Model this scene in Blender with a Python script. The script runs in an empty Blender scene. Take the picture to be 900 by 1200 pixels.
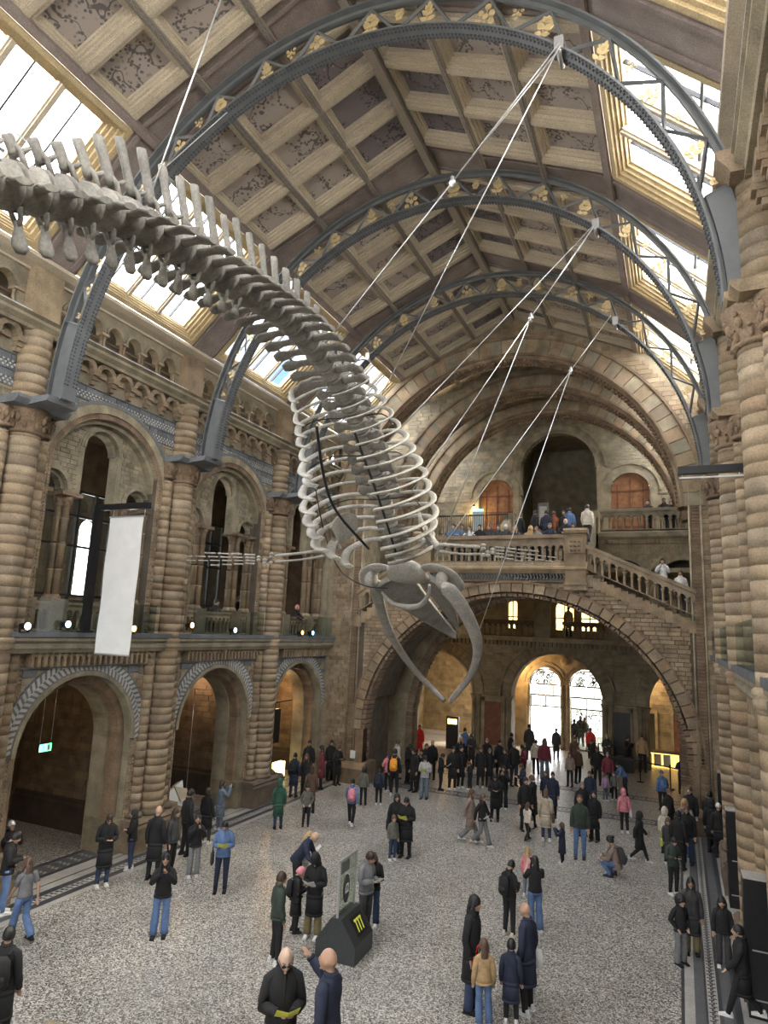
import bpy, bmesh, math, random
from math import sin, cos, pi, sqrt, radians, atan2, hypot
from mathutils import Vector, Matrix, Euler, noise

random.seed(7)
SC = bpy.context.scene
COL = SC.collection

# ------------------------------------------------------------------ camera
cam_d = bpy.data.cameras.new('camera')
cam_d.sensor_fit = 'VERTICAL'
cam_d.sensor_height = 24.0
cam_d.lens = 24.0 * 768.0 / 1200.0
cam_d.clip_start = 0.05
cam_d.clip_end = 500
cam = bpy.data.objects.new('camera', cam_d)
COL.objects.link(cam)
_cx = Vector((0.91324695, -0.03323136, -0.40604886))   # hall X, Y, Z axes seen in camera axes (right, down, forward)
_cy = Vector((0.40520769, 0.17749732, 0.89682854))
_cz = Vector((0.04226975, -0.98356005, 0.17556448))
_R = Matrix((_cx, _cy, _cz))
r_ = _R @ Vector((1, 0, 0)); u_ = _R @ Vector((0, -1, 0)); b_ = _R @ Vector((0, 0, -1))
m = Matrix((r_, u_, b_)).transposed().to_4x4()
m.translation = Vector((0, 0, 6.5))
cam.matrix_world = m
SC.camera = cam

# ------------------------------------------------------------------ colour management
SC.view_settings.view_transform = 'Standard'
SC.view_settings.look = 'None'
SC.view_settings.gamma = 1.0
SC.view_settings.use_curve_mapping = False
SC.view_settings.exposure = 1.42

# ------------------------------------------------------------------ world: bright hazy sky
W = bpy.data.worlds.new('sky'); SC.world = W; W.use_nodes = True
nt = W.node_tree; nt.nodes.clear()
out = nt.nodes.new('ShaderNodeOutputWorld'); bg = nt.nodes.new('ShaderNodeBackground')
tc = nt.nodes.new('ShaderNodeTexCoord'); ns = nt.nodes.new('ShaderNodeTexNoise'); rp = nt.nodes.new('ShaderNodeValToRGB')
ns.inputs['Scale'].default_value = 1.6; ns.inputs['Detail'].default_value = 3
mpn = nt.nodes.new('ShaderNodeMapping'); mpn.inputs['Location'].default_value = (5.3, 0.5, 5.7)
nt.links.new(tc.outputs['Generated'], mpn.inputs['Vector']); nt.links.new(mpn.outputs['Vector'], ns.inputs['Vector'])
nt.links.new(ns.outputs['Fac'], rp.inputs['Fac'])
rp.color_ramp.elements[0].position = .38; rp.color_ramp.elements[0].color = (.030, .052, .085, 1)
rp.color_ramp.elements[1].position = .50; rp.color_ramp.elements[1].color = (1, .975, .935, 1)
nt.links.new(rp.outputs['Color'], bg.inputs['Color'])
bg.inputs['Strength'].default_value = 8.6
nt.links.new(bg.outputs['Background'], out.inputs['Surface'])

# ------------------------------------------------------------------ sun (veiled, beyond the right-hand skylights)
AX = -6.3
sd = bpy.data.lights.new('sun', 'SUN'); sd.energy = 5.0; sd.angle = radians(9); sd.color = (1, .86, .62)
so = bpy.data.objects.new('sun', sd); COL.objects.link(so)
sv = Vector((0.80, 0.86, 1.05)).normalized()
so.rotation_euler = sv.to_track_quat('Z', 'Y').to_euler(); so.location = sv * 60

def portal(name, loc, sx, sy, direction):
    d = bpy.data.lights.new(name, 'AREA'); d.shape = 'RECTANGLE'; d.size = sx; d.size_y = sy
    d.cycles.is_portal = True
    o = bpy.data.objects.new(name, d); COL.objects.link(o); o.location = loc
    o.rotation_euler = (-Vector(direction)).to_track_quat('Z', 'Y').to_euler()
    return o
# portals at the skylights and at the open hall behind the camera: they only guide the sampling of the sky
for s in (-1, 1):
    p = portal('skylight_portal', (AX + s * 7.6, 12.0, 16.9), 32.0, 5.0, (-s * .72, 0, -.69))
    zax = Vector((s * .72, 0, .69)); xax = Vector((0, 1, 0)); yax = zax.cross(xax)
    mm = Matrix((xax, yax, zax)).transposed().to_4x4(); mm.translation = p.location; p.matrix_world = mm
p = portal('hall_portal', (AX, -8.6, 9.5), 15, 13, (0, 1, 0))

# ------------------------------------------------------------------ helpers
def tag(o, label=None, cat=None, group=None, kind=None):
    if label: o['label'] = label
    if cat: o['category'] = cat
    if group: o['group'] = group
    if kind: o['kind'] = kind
    return o

def empty(name, loc=(0, 0, 0), label=None, cat=None, group=None, kind=None, parent=None):
    o = bpy.data.objects.new(name, None); COL.objects.link(o); o.location = loc
    o.empty_display_size = .1
    if parent: o.parent = parent
    return tag(o, label, cat, group, kind)

class MB:
    """mesh collector: any number of shapes, one mesh object"""
    def __init__(s): s.v = []; s.f = []; s.r = []; s.sm = []
    def face(s, idx, r=.5, smooth=False): s.f.append(idx); s.r.append(r); s.sm.append(smooth)
    def hexa(s, pts, r=.5):
        b = len(s.v); s.v += [tuple(p) for p in pts]
        for q in ((3, 2, 1, 0), (4, 5, 6, 7), (0, 1, 5, 4), (1, 2, 6, 5), (2, 3, 7, 6), (3, 0, 4, 7)):
            s.face(tuple(b + i for i in q), r)
    def box(s, a, b, T=None, r=.5):
        x0, y0, z0 = a; x1, y1, z1 = b
        p = [(x0, y0, z0), (x1, y0, z0), (x1, y1, z0), (x0, y1, z0), (x0, y0, z1), (x1, y0, z1), (x1, y1, z1), (x0, y1, z1)]
        if T: p = [T(*q) for q in p]
        s.hexa(p, r)
    def bevbox(s, a, b, bev, T=None, r=.5):
        """block whose outer face (greater second coordinate) has chamfered edges"""
        x0, y0, z0 = a; x1, y1, z1 = b; c = bev
        p = [(x0, y0, z0), (x1, y0, z0), (x1, y0, z1), (x0, y0, z1),
             (x0, y1 - c, z0), (x1, y1 - c, z0), (x1, y1 - c, z1), (x0, y1 - c, z1),
             (x0 + c, y1, z0 + c), (x1 - c, y1, z0 + c), (x1 - c, y1, z1 - c), (x0 + c, y1, z1 - c)]
        if T: p = [T(*q) for q in p]
        k = len(s.v); s.v += p
        for q in ((0, 1, 5, 4), (1, 2, 6, 5), (2, 3, 7, 6), (3, 0, 4, 7), (4, 5, 9, 8), (5, 6, 10, 9), (6, 7, 11, 10), (7, 4, 8, 11), (8, 9, 10, 11)):
            s.face(tuple(k + i for i in q), r)
    def tube(s, pts, rad, n=8, r=.5, caps=True, ref=(0, 0, 1), smooth=True):
        pts = [Vector(p) for p in pts]; m_ = len(pts)
        if not isinstance(rad, (list, tuple)): rad = [rad] * m_
        rings = []
        ref = Vector(ref); last = None
        for i, p in enumerate(pts):
            t = (pts[min(i + 1, m_ - 1)] - pts[max(i - 1, 0)])
            t = t.normalized() if t.length > 1e-9 else Vector((0, 0, 1))
            if last is None:
                a = ref.cross(t)
                if a.length < 1e-3: a = Vector((1, 0, 0)).cross(t)
                if a.length < 1e-3: a = Vector((0, 1, 0)).cross(t)
            else:
                a = last - t * last.dot(t)
            a.normalize(); last = a; bb = t.cross(a)
            rr = rad[i]; rx, ry = rr if isinstance(rr, (list, tuple)) else (rr, rr)
            k = len(s.v); rings.append(k)
            for j in range(n):
                an = 2 * pi * j / n
                s.v.append(tuple(p + a * (cos(an) * rx) + bb * (sin(an) * ry)))
        for i in range(m_ - 1):
            for j in range(n):
                j2 = (j + 1) % n
                s.face((rings[i] + j, rings[i] + j2, rings[i + 1] + j2, rings[i + 1] + j), r, smooth)
        if caps:
            s.face(tuple(rings[0] + j for j in reversed(range(n))), r)
            s.face(tuple(rings[-1] + j for j in range(n)), r)
    def lathe(s, prof, c=(0, 0, 0), n=12, r=.5, a0=0, a1=2 * pi, T=None, smooth=True):
        full = abs(a1 - a0) > 6.28
        k = len(s.v); cnt = n if full else n + 1
        for (rad, z) in prof:
            for j in range(cnt):
                an = a0 + (a1 - a0) * j / n
                p = (c[0] + rad * cos(an), c[1] + rad * sin(an), c[2] + z)
                s.v.append(T(*p) if T else p)
        for i in range(len(prof) - 1):
            for j in range(n):
                j2 = (j + 1) % cnt if full else j + 1
                s.face((k + i * cnt + j, k + i * cnt + j2, k + (i + 1) * cnt + j2, k + (i + 1) * cnt + j), r, smooth)
        if full:
            if prof[0][0] > 1e-4: s.face(tuple(k + j for j in reversed(range(n))), r)
            if prof[-1][0] > 1e-4: s.face(tuple(k + (len(prof) - 1) * cnt + j for j in range(n)), r)
    def ring(s, T, uc, zs, r0, r1, w0, w1, a0=0, a1=pi, n=20, rnd=True, gap=0.0, ry=1.0, base=.5, amp=.5, bev=0):
        """annular row of blocks in the (u,z) plane between depths w0 and w1"""
        for i in range(n):
            b0 = a0 + (a1 - a0) * i / n + gap; b1 = a0 + (a1 - a0) * (i + 1) / n - gap
            P = []
            for (an, rr, w) in ((b0, r0, w0), (b0, r1, w0), (b1, r1, w0), (b1, r0, w0), (b0, r0, w1), (b0, r1, w1), (b1, r1, w1), (b1, r0, w1)):
                P.append(T(uc + rr * cos(an), w, zs + rr * ry * sin(an)))
            s.hexa(P, base + amp * (random.random() - .5) * 2 if rnd else base)
    def sphere(s, c, rx, ry, rz, n=10, m=7, r=.5, z0=-1.0, fn=None):
        k = len(s.v); rows = []
        for i in range(m + 1):
            ph = -pi / 2 + pi * i / m
            row = []
            for j in range(n):
                th = 2 * pi * j / n
                x, y, z = cos(ph) * cos(th), cos(ph) * sin(th), sin(ph)
                if fn: x, y, z = fn(x, y, z)
                row.append(len(s.v)); s.v.append((c[0] + x * rx, c[1] + y * ry, c[2] + z * rz))
            rows.append(row)
        for i in range(m):
            for j in range(n):
                s.face((rows[i][j], rows[i][(j + 1) % n], rows[i + 1][(j + 1) % n], rows[i + 1][j]), r, True)
    def mesh(s, name='m', recalc=False):
        me = bpy.data.meshes.new(name)
        me.from_pydata(s.v, [], s.f)
        at = me.attributes.new('rnd', 'FLOAT', 'FACE')
        at.data.foreach_set('value', s.r)
        me.polygons.foreach_set('use_smooth', s.sm)
        if recalc:
            bm = bmesh.new(); bm.from_mesh(me); bmesh.ops.recalc_face_normals(bm, faces=bm.faces); bm.to_mesh(me); bm.free()
        me.update()
        return me
    def build(s, name, mat, parent=None, label=None, cat=None, group=None, kind=None, recalc=False):
        me = s.mesh(name, recalc)
        me.materials.append(mat)
        return inst(name, me, parent, None, label, cat, group, kind)

def inst(name, me, parent=None, M=None, label=None, cat=None, group=None, kind=None, mat=None):
    o = bpy.data.objects.new(name, me); COL.objects.link(o)
    if parent: o.parent = parent
    if M is not None: o.matrix_local = M
    if mat is not None:
        o.material_slots[0].link = 'OBJECT'; o.material_slots[0].material = mat
    return tag(o, label, cat, group, kind)

# ------------------------------------------------------------------ materials
def _mat(name):
    m_ = bpy.data.materials.new(name); m_.use_nodes = True
    nt_ = m_.node_tree; b = nt_.nodes['Principled BSDF']
    return m_, nt_, b

def N(nt_, t, **kw):
    n_ = nt_.nodes.new(t)
    for k, v in kw.items(): setattr(n_, k, v)
    return n_

def ramp(nt_, stops, fac=None, mode='LINEAR'):
    r = nt_.nodes.new('ShaderNodeValToRGB'); r.color_ramp.interpolation = mode
    e = r.color_ramp.elements
    while len(e) < len(stops): e.new(.5)
    for i, (p, c) in enumerate(stops):
        e[i].position = p; e[i].color = (*c, 1)
    if fac is not None: nt_.links.new(fac, r.inputs['Fac'])
    return r

def stone(name, cols, rough=.86, stain=.35, bump=.25, scale=2.2, fine=34, objrnd=True):
    m_, nt_, b = _mat(name); L = nt_.links.new
    at = N(nt_, 'ShaderNodeAttribute'); at.attribute_name = 'rnd'; at.attribute_type = 'GEOMETRY'
    fac = at.outputs['Fac']
    if objrnd:
        oi = N(nt_, 'ShaderNodeObjectInfo'); ad = N(nt_, 'ShaderNodeMath', operation='ADD'); fr = N(nt_, 'ShaderNodeMath', operation='FRACT')
        L(fac, ad.inputs[0]); L(oi.outputs['Random'], ad.inputs[1]); L(ad.outputs[0], fr.inputs[0]); fac = fr.outputs[0]
    rp_ = ramp(nt_, [(i / (len(cols) - 1), c) for i, c in enumerate(cols)], fac)
    geo = N(nt_, 'ShaderNodeNewGeometry')
    n1 = N(nt_, 'ShaderNodeTexNoise'); n1.inputs['Scale'].default_value = scale; n1.inputs['Detail'].default_value = 4
    L(geo.outputs['Position'], n1.inputs['Vector'])
    n2 = N(nt_, 'ShaderNodeTexNoise'); n2.inputs['Scale'].default_value = fine; n2.inputs['Detail'].default_value = 2
    L(geo.outputs['Position'], n2.inputs['Vector'])
    mr = N(nt_, 'ShaderNodeMapRange'); mr.inputs[1].default_value = .3; mr.inputs[2].default_value = .7
    mr.inputs[3].default_value = 1 - stain; mr.inputs[4].default_value = 1 + stain * .6
    L(n1.outputs['Fac'], mr.inputs[0])
    mr2 = N(nt_, 'ShaderNodeMapRange'); mr2.inputs[1].default_value = .3; mr2.inputs[2].default_value = .7
    mr2.inputs[3].default_value = .78; mr2.inputs[4].default_value = 1.15
    L(n2.outputs['Fac'], mr2.inputs[0])
    mu = N(nt_, 'ShaderNodeMath', operation='MULTIPLY'); L(mr.outputs[0], mu.inputs[0]); L(mr2.outputs[0], mu.inputs[1])
    vm = N(nt_, 'ShaderNodeVectorMath', operation='SCALE'); L(rp_.outputs['Color'], vm.inputs[0]); L(mu.outputs[0], vm.inputs['Scale'])
    L(vm.outputs[0], b.inputs['Base Color'])
    b.inputs['Roughness'].default_value = rough
    if bump:
        bp = N(nt_, 'ShaderNodeBump'); bp.inputs['Strength'].default_value = bump; bp.inputs['Distance'].default_value = .02
        L(n2.outputs['Fac'], bp.inputs['Height']); L(bp.outputs[0], b.inputs['Normal'])
    return m_

def plain(name, col, rough=.6, metal=0.0, var=.15, scale=18, bump=0, spec=.5, vcol=None, emit=None, es=0):
    m_, nt_, b = _mat(name); L = nt_.links.new
    b.inputs['Roughness'].default_value = rough; b.inputs['Metallic'].default_value = metal
    b.inputs['Specular IOR Level'].default_value = spec
    geo = N(nt_, 'ShaderNodeTexCoord')
    n1 = N(nt_, 'ShaderNodeTexNoise'); n1.inputs['Scale'].default_value = scale; n1.inputs['Detail'].default_value = 2
    L(geo.outputs['Object'], n1.inputs['Vector'])
    mr = N(nt_, 'ShaderNodeMapRange'); mr.inputs[1].default_value = .3; mr.inputs[2].default_value = .7
    mr.inputs[3].default_value = 1 - var; mr.inputs[4].default_value = 1 + var
    L(n1.outputs['Fac'], mr.inputs[0])
    rgb = N(nt_, 'ShaderNodeRGB'); rgb.outputs[0].default_value = (*col, 1)
    vm = N(nt_, 'ShaderNodeVectorMath', operation='SCALE'); L(rgb.outputs[0], vm.inputs[0]); L(mr.outputs[0], vm.inputs['Scale'])
    cur = vm.outputs[0]
    if vcol:
        at = N(nt_, 'ShaderNodeAttribute'); at.attribute_name = vcol
        mm = N(nt_, 'ShaderNodeVectorMath', operation='MULTIPLY'); L(cur, mm.inputs[0]); L(at.outputs['Color'], mm.inputs[1]); cur = mm.outputs[0]
    L(cur, b.inputs['Base Color'])
    if emit:
        b.inputs['Emission Color'].default_value = (*emit, 1); b.inputs['Emission Strength'].default_value = es
    if bump:
        bp = N(nt_, 'ShaderNodeBump'); bp.inputs['Strength'].default_value = bump; bp.inputs['Distance'].default_value = .01
        L(n1.outputs['Fac'], bp.inputs['Height']); L(bp.outputs[0], b.inputs['Normal'])
    return m_

def glass(name, tint=(.95, .97, 1), gl=.12, rough=.03, dif=0.0):
    m_, nt_, b = _mat(name); L = nt_.links.new
    nt_.nodes.remove(b); o = nt_.nodes['Material Output']
    tr = N(nt_, 'ShaderNodeBsdfTransparent'); tr.inputs[0].default_value = (*tint, 1)
    g = N(nt_, 'ShaderNodeBsdfGlossy'); g.inputs['Roughness'].default_value = rough
    mx = N(nt_, 'ShaderNodeMixShader'); mx.inputs[0].default_value = gl
    L(tr.outputs[0], mx.inputs[1]); L(g.outputs[0], mx.inputs[2]); last = mx
    if dif:
        tl = N(nt_, 'ShaderNodeBsdfTranslucent'); tl.inputs[0].default_value = (.9, .93, 1, 1)
        m2 = N(nt_, 'ShaderNodeMixShader'); m2.inputs[0].default_value = dif
        L(mx.outputs[0], m2.inputs[1]); L(tl.outputs[0], m2.inputs[2]); last = m2
    L(last.outputs[0], o.inputs['Surface'])
    return m_

M_BUFF = stone('buff_terracotta', [(.225, .165, .105), (.34, .26, .165), (.28, .205, .13), (.38, .30, .205), (.26, .205, .145), (.31, .215, .135)])
M_WALL = stone('grey_buff_blocks', [(.22, .185, .125), (.32, .27, .18), (.26, .235, .175), (.36, .30, .20), (.23, .20, .155)])
M_BLUE = stone('blue_grey_terracotta', [(.125, .135, .15), (.17, .18, .19), (.15, .15, .16)], stain=.25)
M_CARVE = stone('carved_terracotta', [(.22, .15, .095), (.27, .19, .125), (.19, .13, .085)], bump=1.0, fine=26)
M_PALE = stone('pale_chevron', [(.42, .42, .40), (.50, .49, .46)], stain=.2)
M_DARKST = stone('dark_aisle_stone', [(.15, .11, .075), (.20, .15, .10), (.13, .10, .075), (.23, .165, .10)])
M_MORTAR = stone('mortar', [(.10, .08, .06), (.12, .10, .075)], objrnd=False)
M_DMORT = stone('dark_mortar', [(.06, .05, .04), (.07, .055, .045)], objrnd=False)
M_CREAM = stone('cream_painted_timber', [(.50, .43, .325), (.56, .485, .365)], rough=.6, stain=.12, bump=.05)
M_GOLDW = stone('ochre_painted_timber', [(.50, .39, .22), (.56, .44, .26)], rough=.6, stain=.15, bump=.05)
M_MAROON = stone('maroon_painted_beam', [(.25, .205, .185), (.29, .235, .21)], rough=.6, stain=.2, bump=.05)
M_IRON = plain('grey_blue_painted_iron', (.135, .145, .15), .5, .15, .12, 3)
M_IRON2 = plain('dark_riveted_iron', (.085, .092, .10), .5, .3, .12, 3)
M_GOLD = plain('gilded_leaf', (.62, .49, .27), .42, .35, .2, 9)
M_BONE = stone('bone', [(.20, .19, .168), (.28, .265, .235), (.235, .22, .198)], rough=.7, stain=.28, bump=.35, scale=3, fine=22)  # bone colour darkened to stand in for backlit shade along the tail
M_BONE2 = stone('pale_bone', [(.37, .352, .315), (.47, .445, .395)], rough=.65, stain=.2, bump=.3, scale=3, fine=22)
M_BLACK = plain('black_metal', (.018, .018, .02), .35, .2, .1)
M_STEEL = plain('steel_cable', (.55, .55, .55), .35, .7, .05)
M_WHITE = plain('white_fabric', (.74, .74, .73), .8, 0, .04, 3)
M_GLASS = glass('skylight_glass')
M_GLASS2 = glass('door_glass', (.8, .85, .85), .15)
M_GLASSB = glass('glass_balustrade', (.80, .86, .86), .10)
M_LEAD = glass('leaded_glass', (.34, .35, .33), .08)
M_AMBER = glass('amber_glass', (.42, .36, .22), .08)
M_WOOD = plain('red_brown_timber', (.16, .055, .03), .5, 0, .3, 5)
M_WOOD2 = plain('orange_brown_timber', (.27, .12, .05), .5, 0, .3, 5)
M_LAMPW = plain('warm_lamp', (1, .8, .5), .5, emit=(1, .72, .36), es=14)
M_LAMPC = plain('cool_lamp', (.7, .9, 1), .5, emit=(.25, .65, 1), es=4)
M_LAMPY = plain('yellow_lamp', (1, .85, .4), .5, emit=(1, .6, .12), es=4)
M_STRIP = plain('white_striplight', (1, 1, 1), .5, emit=(1, 1, 1), es=3)
# ------------------------------------------------------------------ floor
def mat_terrazzo():
    m_, nt_, b = _mat('speckled_terrazzo'); L = nt_.links.new
    geo = N(nt_, 'ShaderNodeNewGeometry')
    v = N(nt_, 'ShaderNodeTexVoronoi'); v.inputs['Scale'].default_value = 46; L(geo.outputs['Position'], v.inputs['Vector'])
    sp = N(nt_, 'ShaderNodeSeparateColor'); L(v.outputs['Color'], sp.inputs[0])
    rp_ = ramp(nt_, [(0, (.03, .028, .026)), (.22, (.095, .09, .083)), (.45, (.24, .23, .21)), (.72, (.43, .415, .385)), (1, (.66, .64, .59))], sp.outputs[0])
    n1 = N(nt_, 'ShaderNodeTexNoise'); n1.inputs['Scale'].default_value = .55; n1.inputs['Detail'].default_value = 4; L(geo.outputs['Position'], n1.inputs['Vector'])
    mr = N(nt_, 'ShaderNodeMapRange'); mr.inputs[1].default_value = .3; mr.inputs[2].default_value = .7; mr.inputs[3].default_value = .84; mr.inputs[4].default_value = 1.12
    L(n1.outputs['Fac'], mr.inputs[0])
    vm = N(nt_, 'ShaderNodeVectorMath', operation='SCALE'); L(rp_.outputs['Color'], vm.inputs[0]); L(mr.outputs[0], vm.inputs['Scale'])
    L(vm.outputs[0], b.inputs['Base Color'])
    mr3 = N(nt_, 'ShaderNodeMapRange'); mr3.inputs[3].default_value = .28; mr3.inputs[4].default_value = .5; L(n1.outputs['Fac'], mr3.inputs[0])
    L(mr3.outputs[0], b.inputs['Roughness'])
    return m_
M_TERR = mat_terrazzo()
M_FDARK = stone('dark_floor_band', [(.045, .05, .058), (.06, .065, .075)], rough=.4, objrnd=False, bump=0, stain=.15)
M_FMID = stone('grey_floor_band', [(.11, .115, .125), (.13, .135, .145)], rough=.4, objrnd=False, bump=0, stain=.15)
M_FPALE = stone('pale_floor_band', [(.36, .35, .33), (.40, .39, .37)], rough=.45, objrnd=False, bump=0, stain=.15)

mb = MB(); mb.box((-30, -12, -.3), (12, 48, 0.0))
floor = mb.build('floor', M_TERR, kind='structure', label='speckled grey terrazzo floor of the hall')

def strip(x0, x1, y0, y1, mat, name='border_strip', z=.004):
    m2 = MB(); m2.box((x0, y0, -.02), (x1, y1, z)); return m2.build(name, mat, floor)
YB0, YB1 = -10, 27.0
# right border: pale, grey, dark, patterned, grey, dark
strip(-.14, .03, YB0, YB1, M_FPALE); strip(-.20, -.14, YB0, YB1, M_FDARK, z=.003)
strip(.03, .20, YB0, YB1, M_FMID); strip(.20, .24, YB0, YB1, M_FDARK)
strip(.24, .42, YB0, YB1, M_FPALE); strip(.42, .49, YB0, YB1, M_FDARK)
strip(.49, .68, YB0, YB1, M_FMID); strip(.68, .80, YB0, YB1, M_FDARK); strip(.80, 2.2, YB0, YB1, M_FPALE, z=.002)
# left border
strip(-13.42, -13.22, YB0, YB1, M_FPALE); strip(-13.62, -13.42, YB0, YB1, M_FDARK)
strip(-13.86, -13.62, YB0, YB1, M_FPALE, z=.003); strip(-14.06, -13.86, YB0, YB1, M_FDARK)
strip(-14.80, -14.06, YB0, YB1, M_FPALE, z=.003); strip(-14.38, -14.33, YB0, YB1, M_FDARK)
strip(-14.95, -14.80, YB0, YB1, M_FDARK); strip(-15.5, -14.95, YB0, YB1, M_FMID); strip(-15.62, -15.5, YB0, YB1, M_FDARK)
# wave pattern tesserae of the right border, chequer and chevrons of the left one
mt = MB()
y = 8.0
while y < 26.8:
    mt.box((.26, y, 0), (.36, y + .035, .0065), r=.4); mt.box((.33, y + .035, 0), (.36, y + .075, .0065), r=.4)
    mt.box((.30, y + .075, 0), (.40, y + .11, .0065), r=.4); mt.box((.30, y + .11, 0), (.33, y + .15, .0065), r=.4)
    y += .15
mt.build('wave_tessera', M_FDARK, floor, kind='stuff')
mt = MB(); y = 6.0
while y < 26.8:
    mt.box((-13.83, y, 0), (-13.75, y + .07, .0065)); mt.box((-13.75, y + .055, 0), (-13.65, y + .09, .0065))
    y += .15
mt.build('border_tessera', M_FDARK, floor, kind='stuff')
mt = MB(); y = 8.0
while y < 26.8:
    for k in range(3):
        xx = -15.42 + k * .15
        mt.hexa([(xx, y, 0), (xx + .07, y + .12, 0), (xx + .07, y + .19, 0), (xx, y + .07, 0), (xx, y, .006), (xx + .07, y + .12, .006), (xx + .07, y + .19, .006), (xx, y + .07, .006)])
        mt.hexa([(xx + .07, y + .12, 0), (xx + .14, y, 0), (xx + .14, y + .07, 0), (xx + .07, y + .19, 0), (xx + .07, y + .12, .006), (xx + .14, y, .006), (xx + .14, y + .07, .006), (xx + .07, y + .19, .006)])
    y += .36
mt.build('chevron_tessera', M_FPALE, floor, kind='stuff')
# transverse guilloche bands near the bridge
for yb in (26.9, 30.6):
    strip(-13.2, -.2, yb, yb + .75, M_FDARK, z=.0045)
    mt = MB()
    x = -13.0
    while x < -.4:
        mt.ring(lambda u, w, z: (u, z, w), x + .25, yb + .37, .15, .22, 0, .0075, 0, 2 * pi, 12, rnd=False)
        mt.ring(lambda u, w, z: (u, z, w), x + .25, yb + .37, .0, .07, 0, .0075, 0, 2 * pi, 8, rnd=False)
        x += .5
    mt.build('guilloche_tessera', M_FPALE, floor, kind='stuff')

# ------------------------------------------------------------------ wall building kit
def TL(x0, s=1):
    """(u along the hall, w towards the hall, z) -> world; s=1 for the left wall, -1 for the right"""
    return lambda u, w, z: (x0 + s * w, u, z)
def TF(y0):
    """wall across the hall facing the camera: u = x, w towards the camera"""
    return lambda u, w, z: (u, y0 - w, z)

def blocks(mb, T, u0, u1, z0, z1, ch, bl, w, mask=None, proud=.02, gap=.008, base=None, minlen=.1):
    z = z0; row = 0
    while z < z1 - .02:
        h = min(ch, z1 - z); u = u0 - (row % 2) * bl * .5 * random.uniform(.8, 1.2); row += 1
        while u < u1:
            l = bl * random.uniform(.7, 1.3); a, b = max(u, u0), min(u + l, u1); u += l
            if b - a < minlen: continue
            if mask:
                zs_ = (z + gap, z + h * .5, z + h - gap)
                while b - a > minlen and any(mask(a, q) for q in zs_): a += .05
                while b - a > minlen and any(mask(b, q) for q in zs_): b -= .05
                if b - a <= minlen or any(mask((a + b) / 2, q) for q in zs_): continue
            mb.bevbox((a + gap, w - .02, z + gap), (b - gap, w + proud * random.uniform(.7, 1.25), z + h - gap), .008, T, random.random() if base is None else base)
        z += h

def arch_plate(mb, T, u0, u1, z0, z1, ops, w0, w1, n=18, r=.5):
    """solid wall between w0 and w1 with round-headed openings ops=[(uc, radius, zspring, zbottom)]"""
    ops = sorted(ops); cur = u0
    for (uc, rad, zs, zb) in ops:
        if uc - rad > cur: mb.box((cur, w0, z0), (uc - rad, w1, z1), T, r)
        if zb > z0: mb.box((uc - rad, w0, z0), (uc + rad, w1, zb), T, r)
        for i in range(n):
            a0 = pi - pi * i / n; a1 = pi - pi * (i + 1) / n
            ua, za, ub, zb_ = uc + rad * cos(a0), zs + rad * sin(a0), uc + rad * cos(a1), zs + rad * sin(a1)
            if i == 0: pass
            P = [T(ua, w0, za), T(ub, w0, zb_), T(ub, w1, zb_), T(ua, w1, za), T(ua, w0, z1), T(ub, w0, z1), T(ub, w1, z1), T(ua, w1, z1)]
            mb.hexa(P, r)
        cur = uc + rad
    if u1 > cur: mb.box((cur, w0, z0), (u1, w1, z1), T, r)

def in_arch(ops, grow=0.0):
    def f(u, z):
        for (uc, rad, zs, zb) in ops:
            R_ = rad + grow
            if z < zb: continue
            if z <= zs:
                if abs(u - uc) < R_: return True
            elif hypot(u - uc, z - zs) < R_: return True
        return False
    return f

def moulding(mb, T, u0, u1, prof, r=.5):
    """prof: list of (w, z) outline points; extruded along u"""
    k = len(mb.v); n = len(prof)
    for u in (u0, u1):
        for (w, z) in prof: mb.v.append(T(u, w, z))
    for i in range(n):
        j = (i + 1) % n
        mb.face((k + i, k + j, k + n + j, k + n + i), r)
    mb.face(tuple(k + i for i in range(n)), r); mb.face(tuple(k + n + i for i in reversed(range(n))), r)

# shared shaft drums
_drums = {}
def drum(rad, h):
    key = (round(rad, 3), round(h, 3))
    if key not in _drums:
        b = MB(); c = .005; n_ = 18 if rad > .2 else 10
        for pr in ([(rad - c, 0), (rad, c)], [(rad, c), (rad, h - c)], [(rad, h - c), (rad - c, h)]): b.lathe(pr, n=n_)
        me = b.mesh('shaft_drum'); me.materials.append(M_BUFF); _drums[key] = me
    return _drums[key]

PITCH = 5.65
PY = [-0.8, 4.85, 10.5, 16.15, 21.8]
SH = .36
def capital_mesh(rad, h):
    b = MB()
    b.lathe([(rad * 1.0, 0), (rad * 1.18, .03), (rad * 1.18, .07), (rad * 1.0, .10), (rad * 1.1, h * .5), (rad * 1.45, h * .85), (rad * 1.5, h)], n=16)
    # carved leaves
    for tier, (zz, rr, sz) in enumerate(((.14, 1.08, .11), (h * .5, 1.25, .13))):
        for k in range(9):
            an = 2 * pi * (k + .5 * tier) / 9
            cx, cy = cos(an) * rad * rr, sin(an) * rad * rr
            b.sphere((cx, cy, zz + sz * .5), sz * .45, sz * .45, sz * .9, n=6, m=4)
            b.sphere((cx * 1.12, cy * 1.12, zz + sz * 1.2), sz * .35, sz * .35, sz * .35, n=5, m=3)
    me = b.mesh('capital'); me.materials.append(M_CARVE); return me
CAP_BIG = capital_mesh(SH, .62); CAP_SM = capital_mesh(.17, .5)

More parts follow.
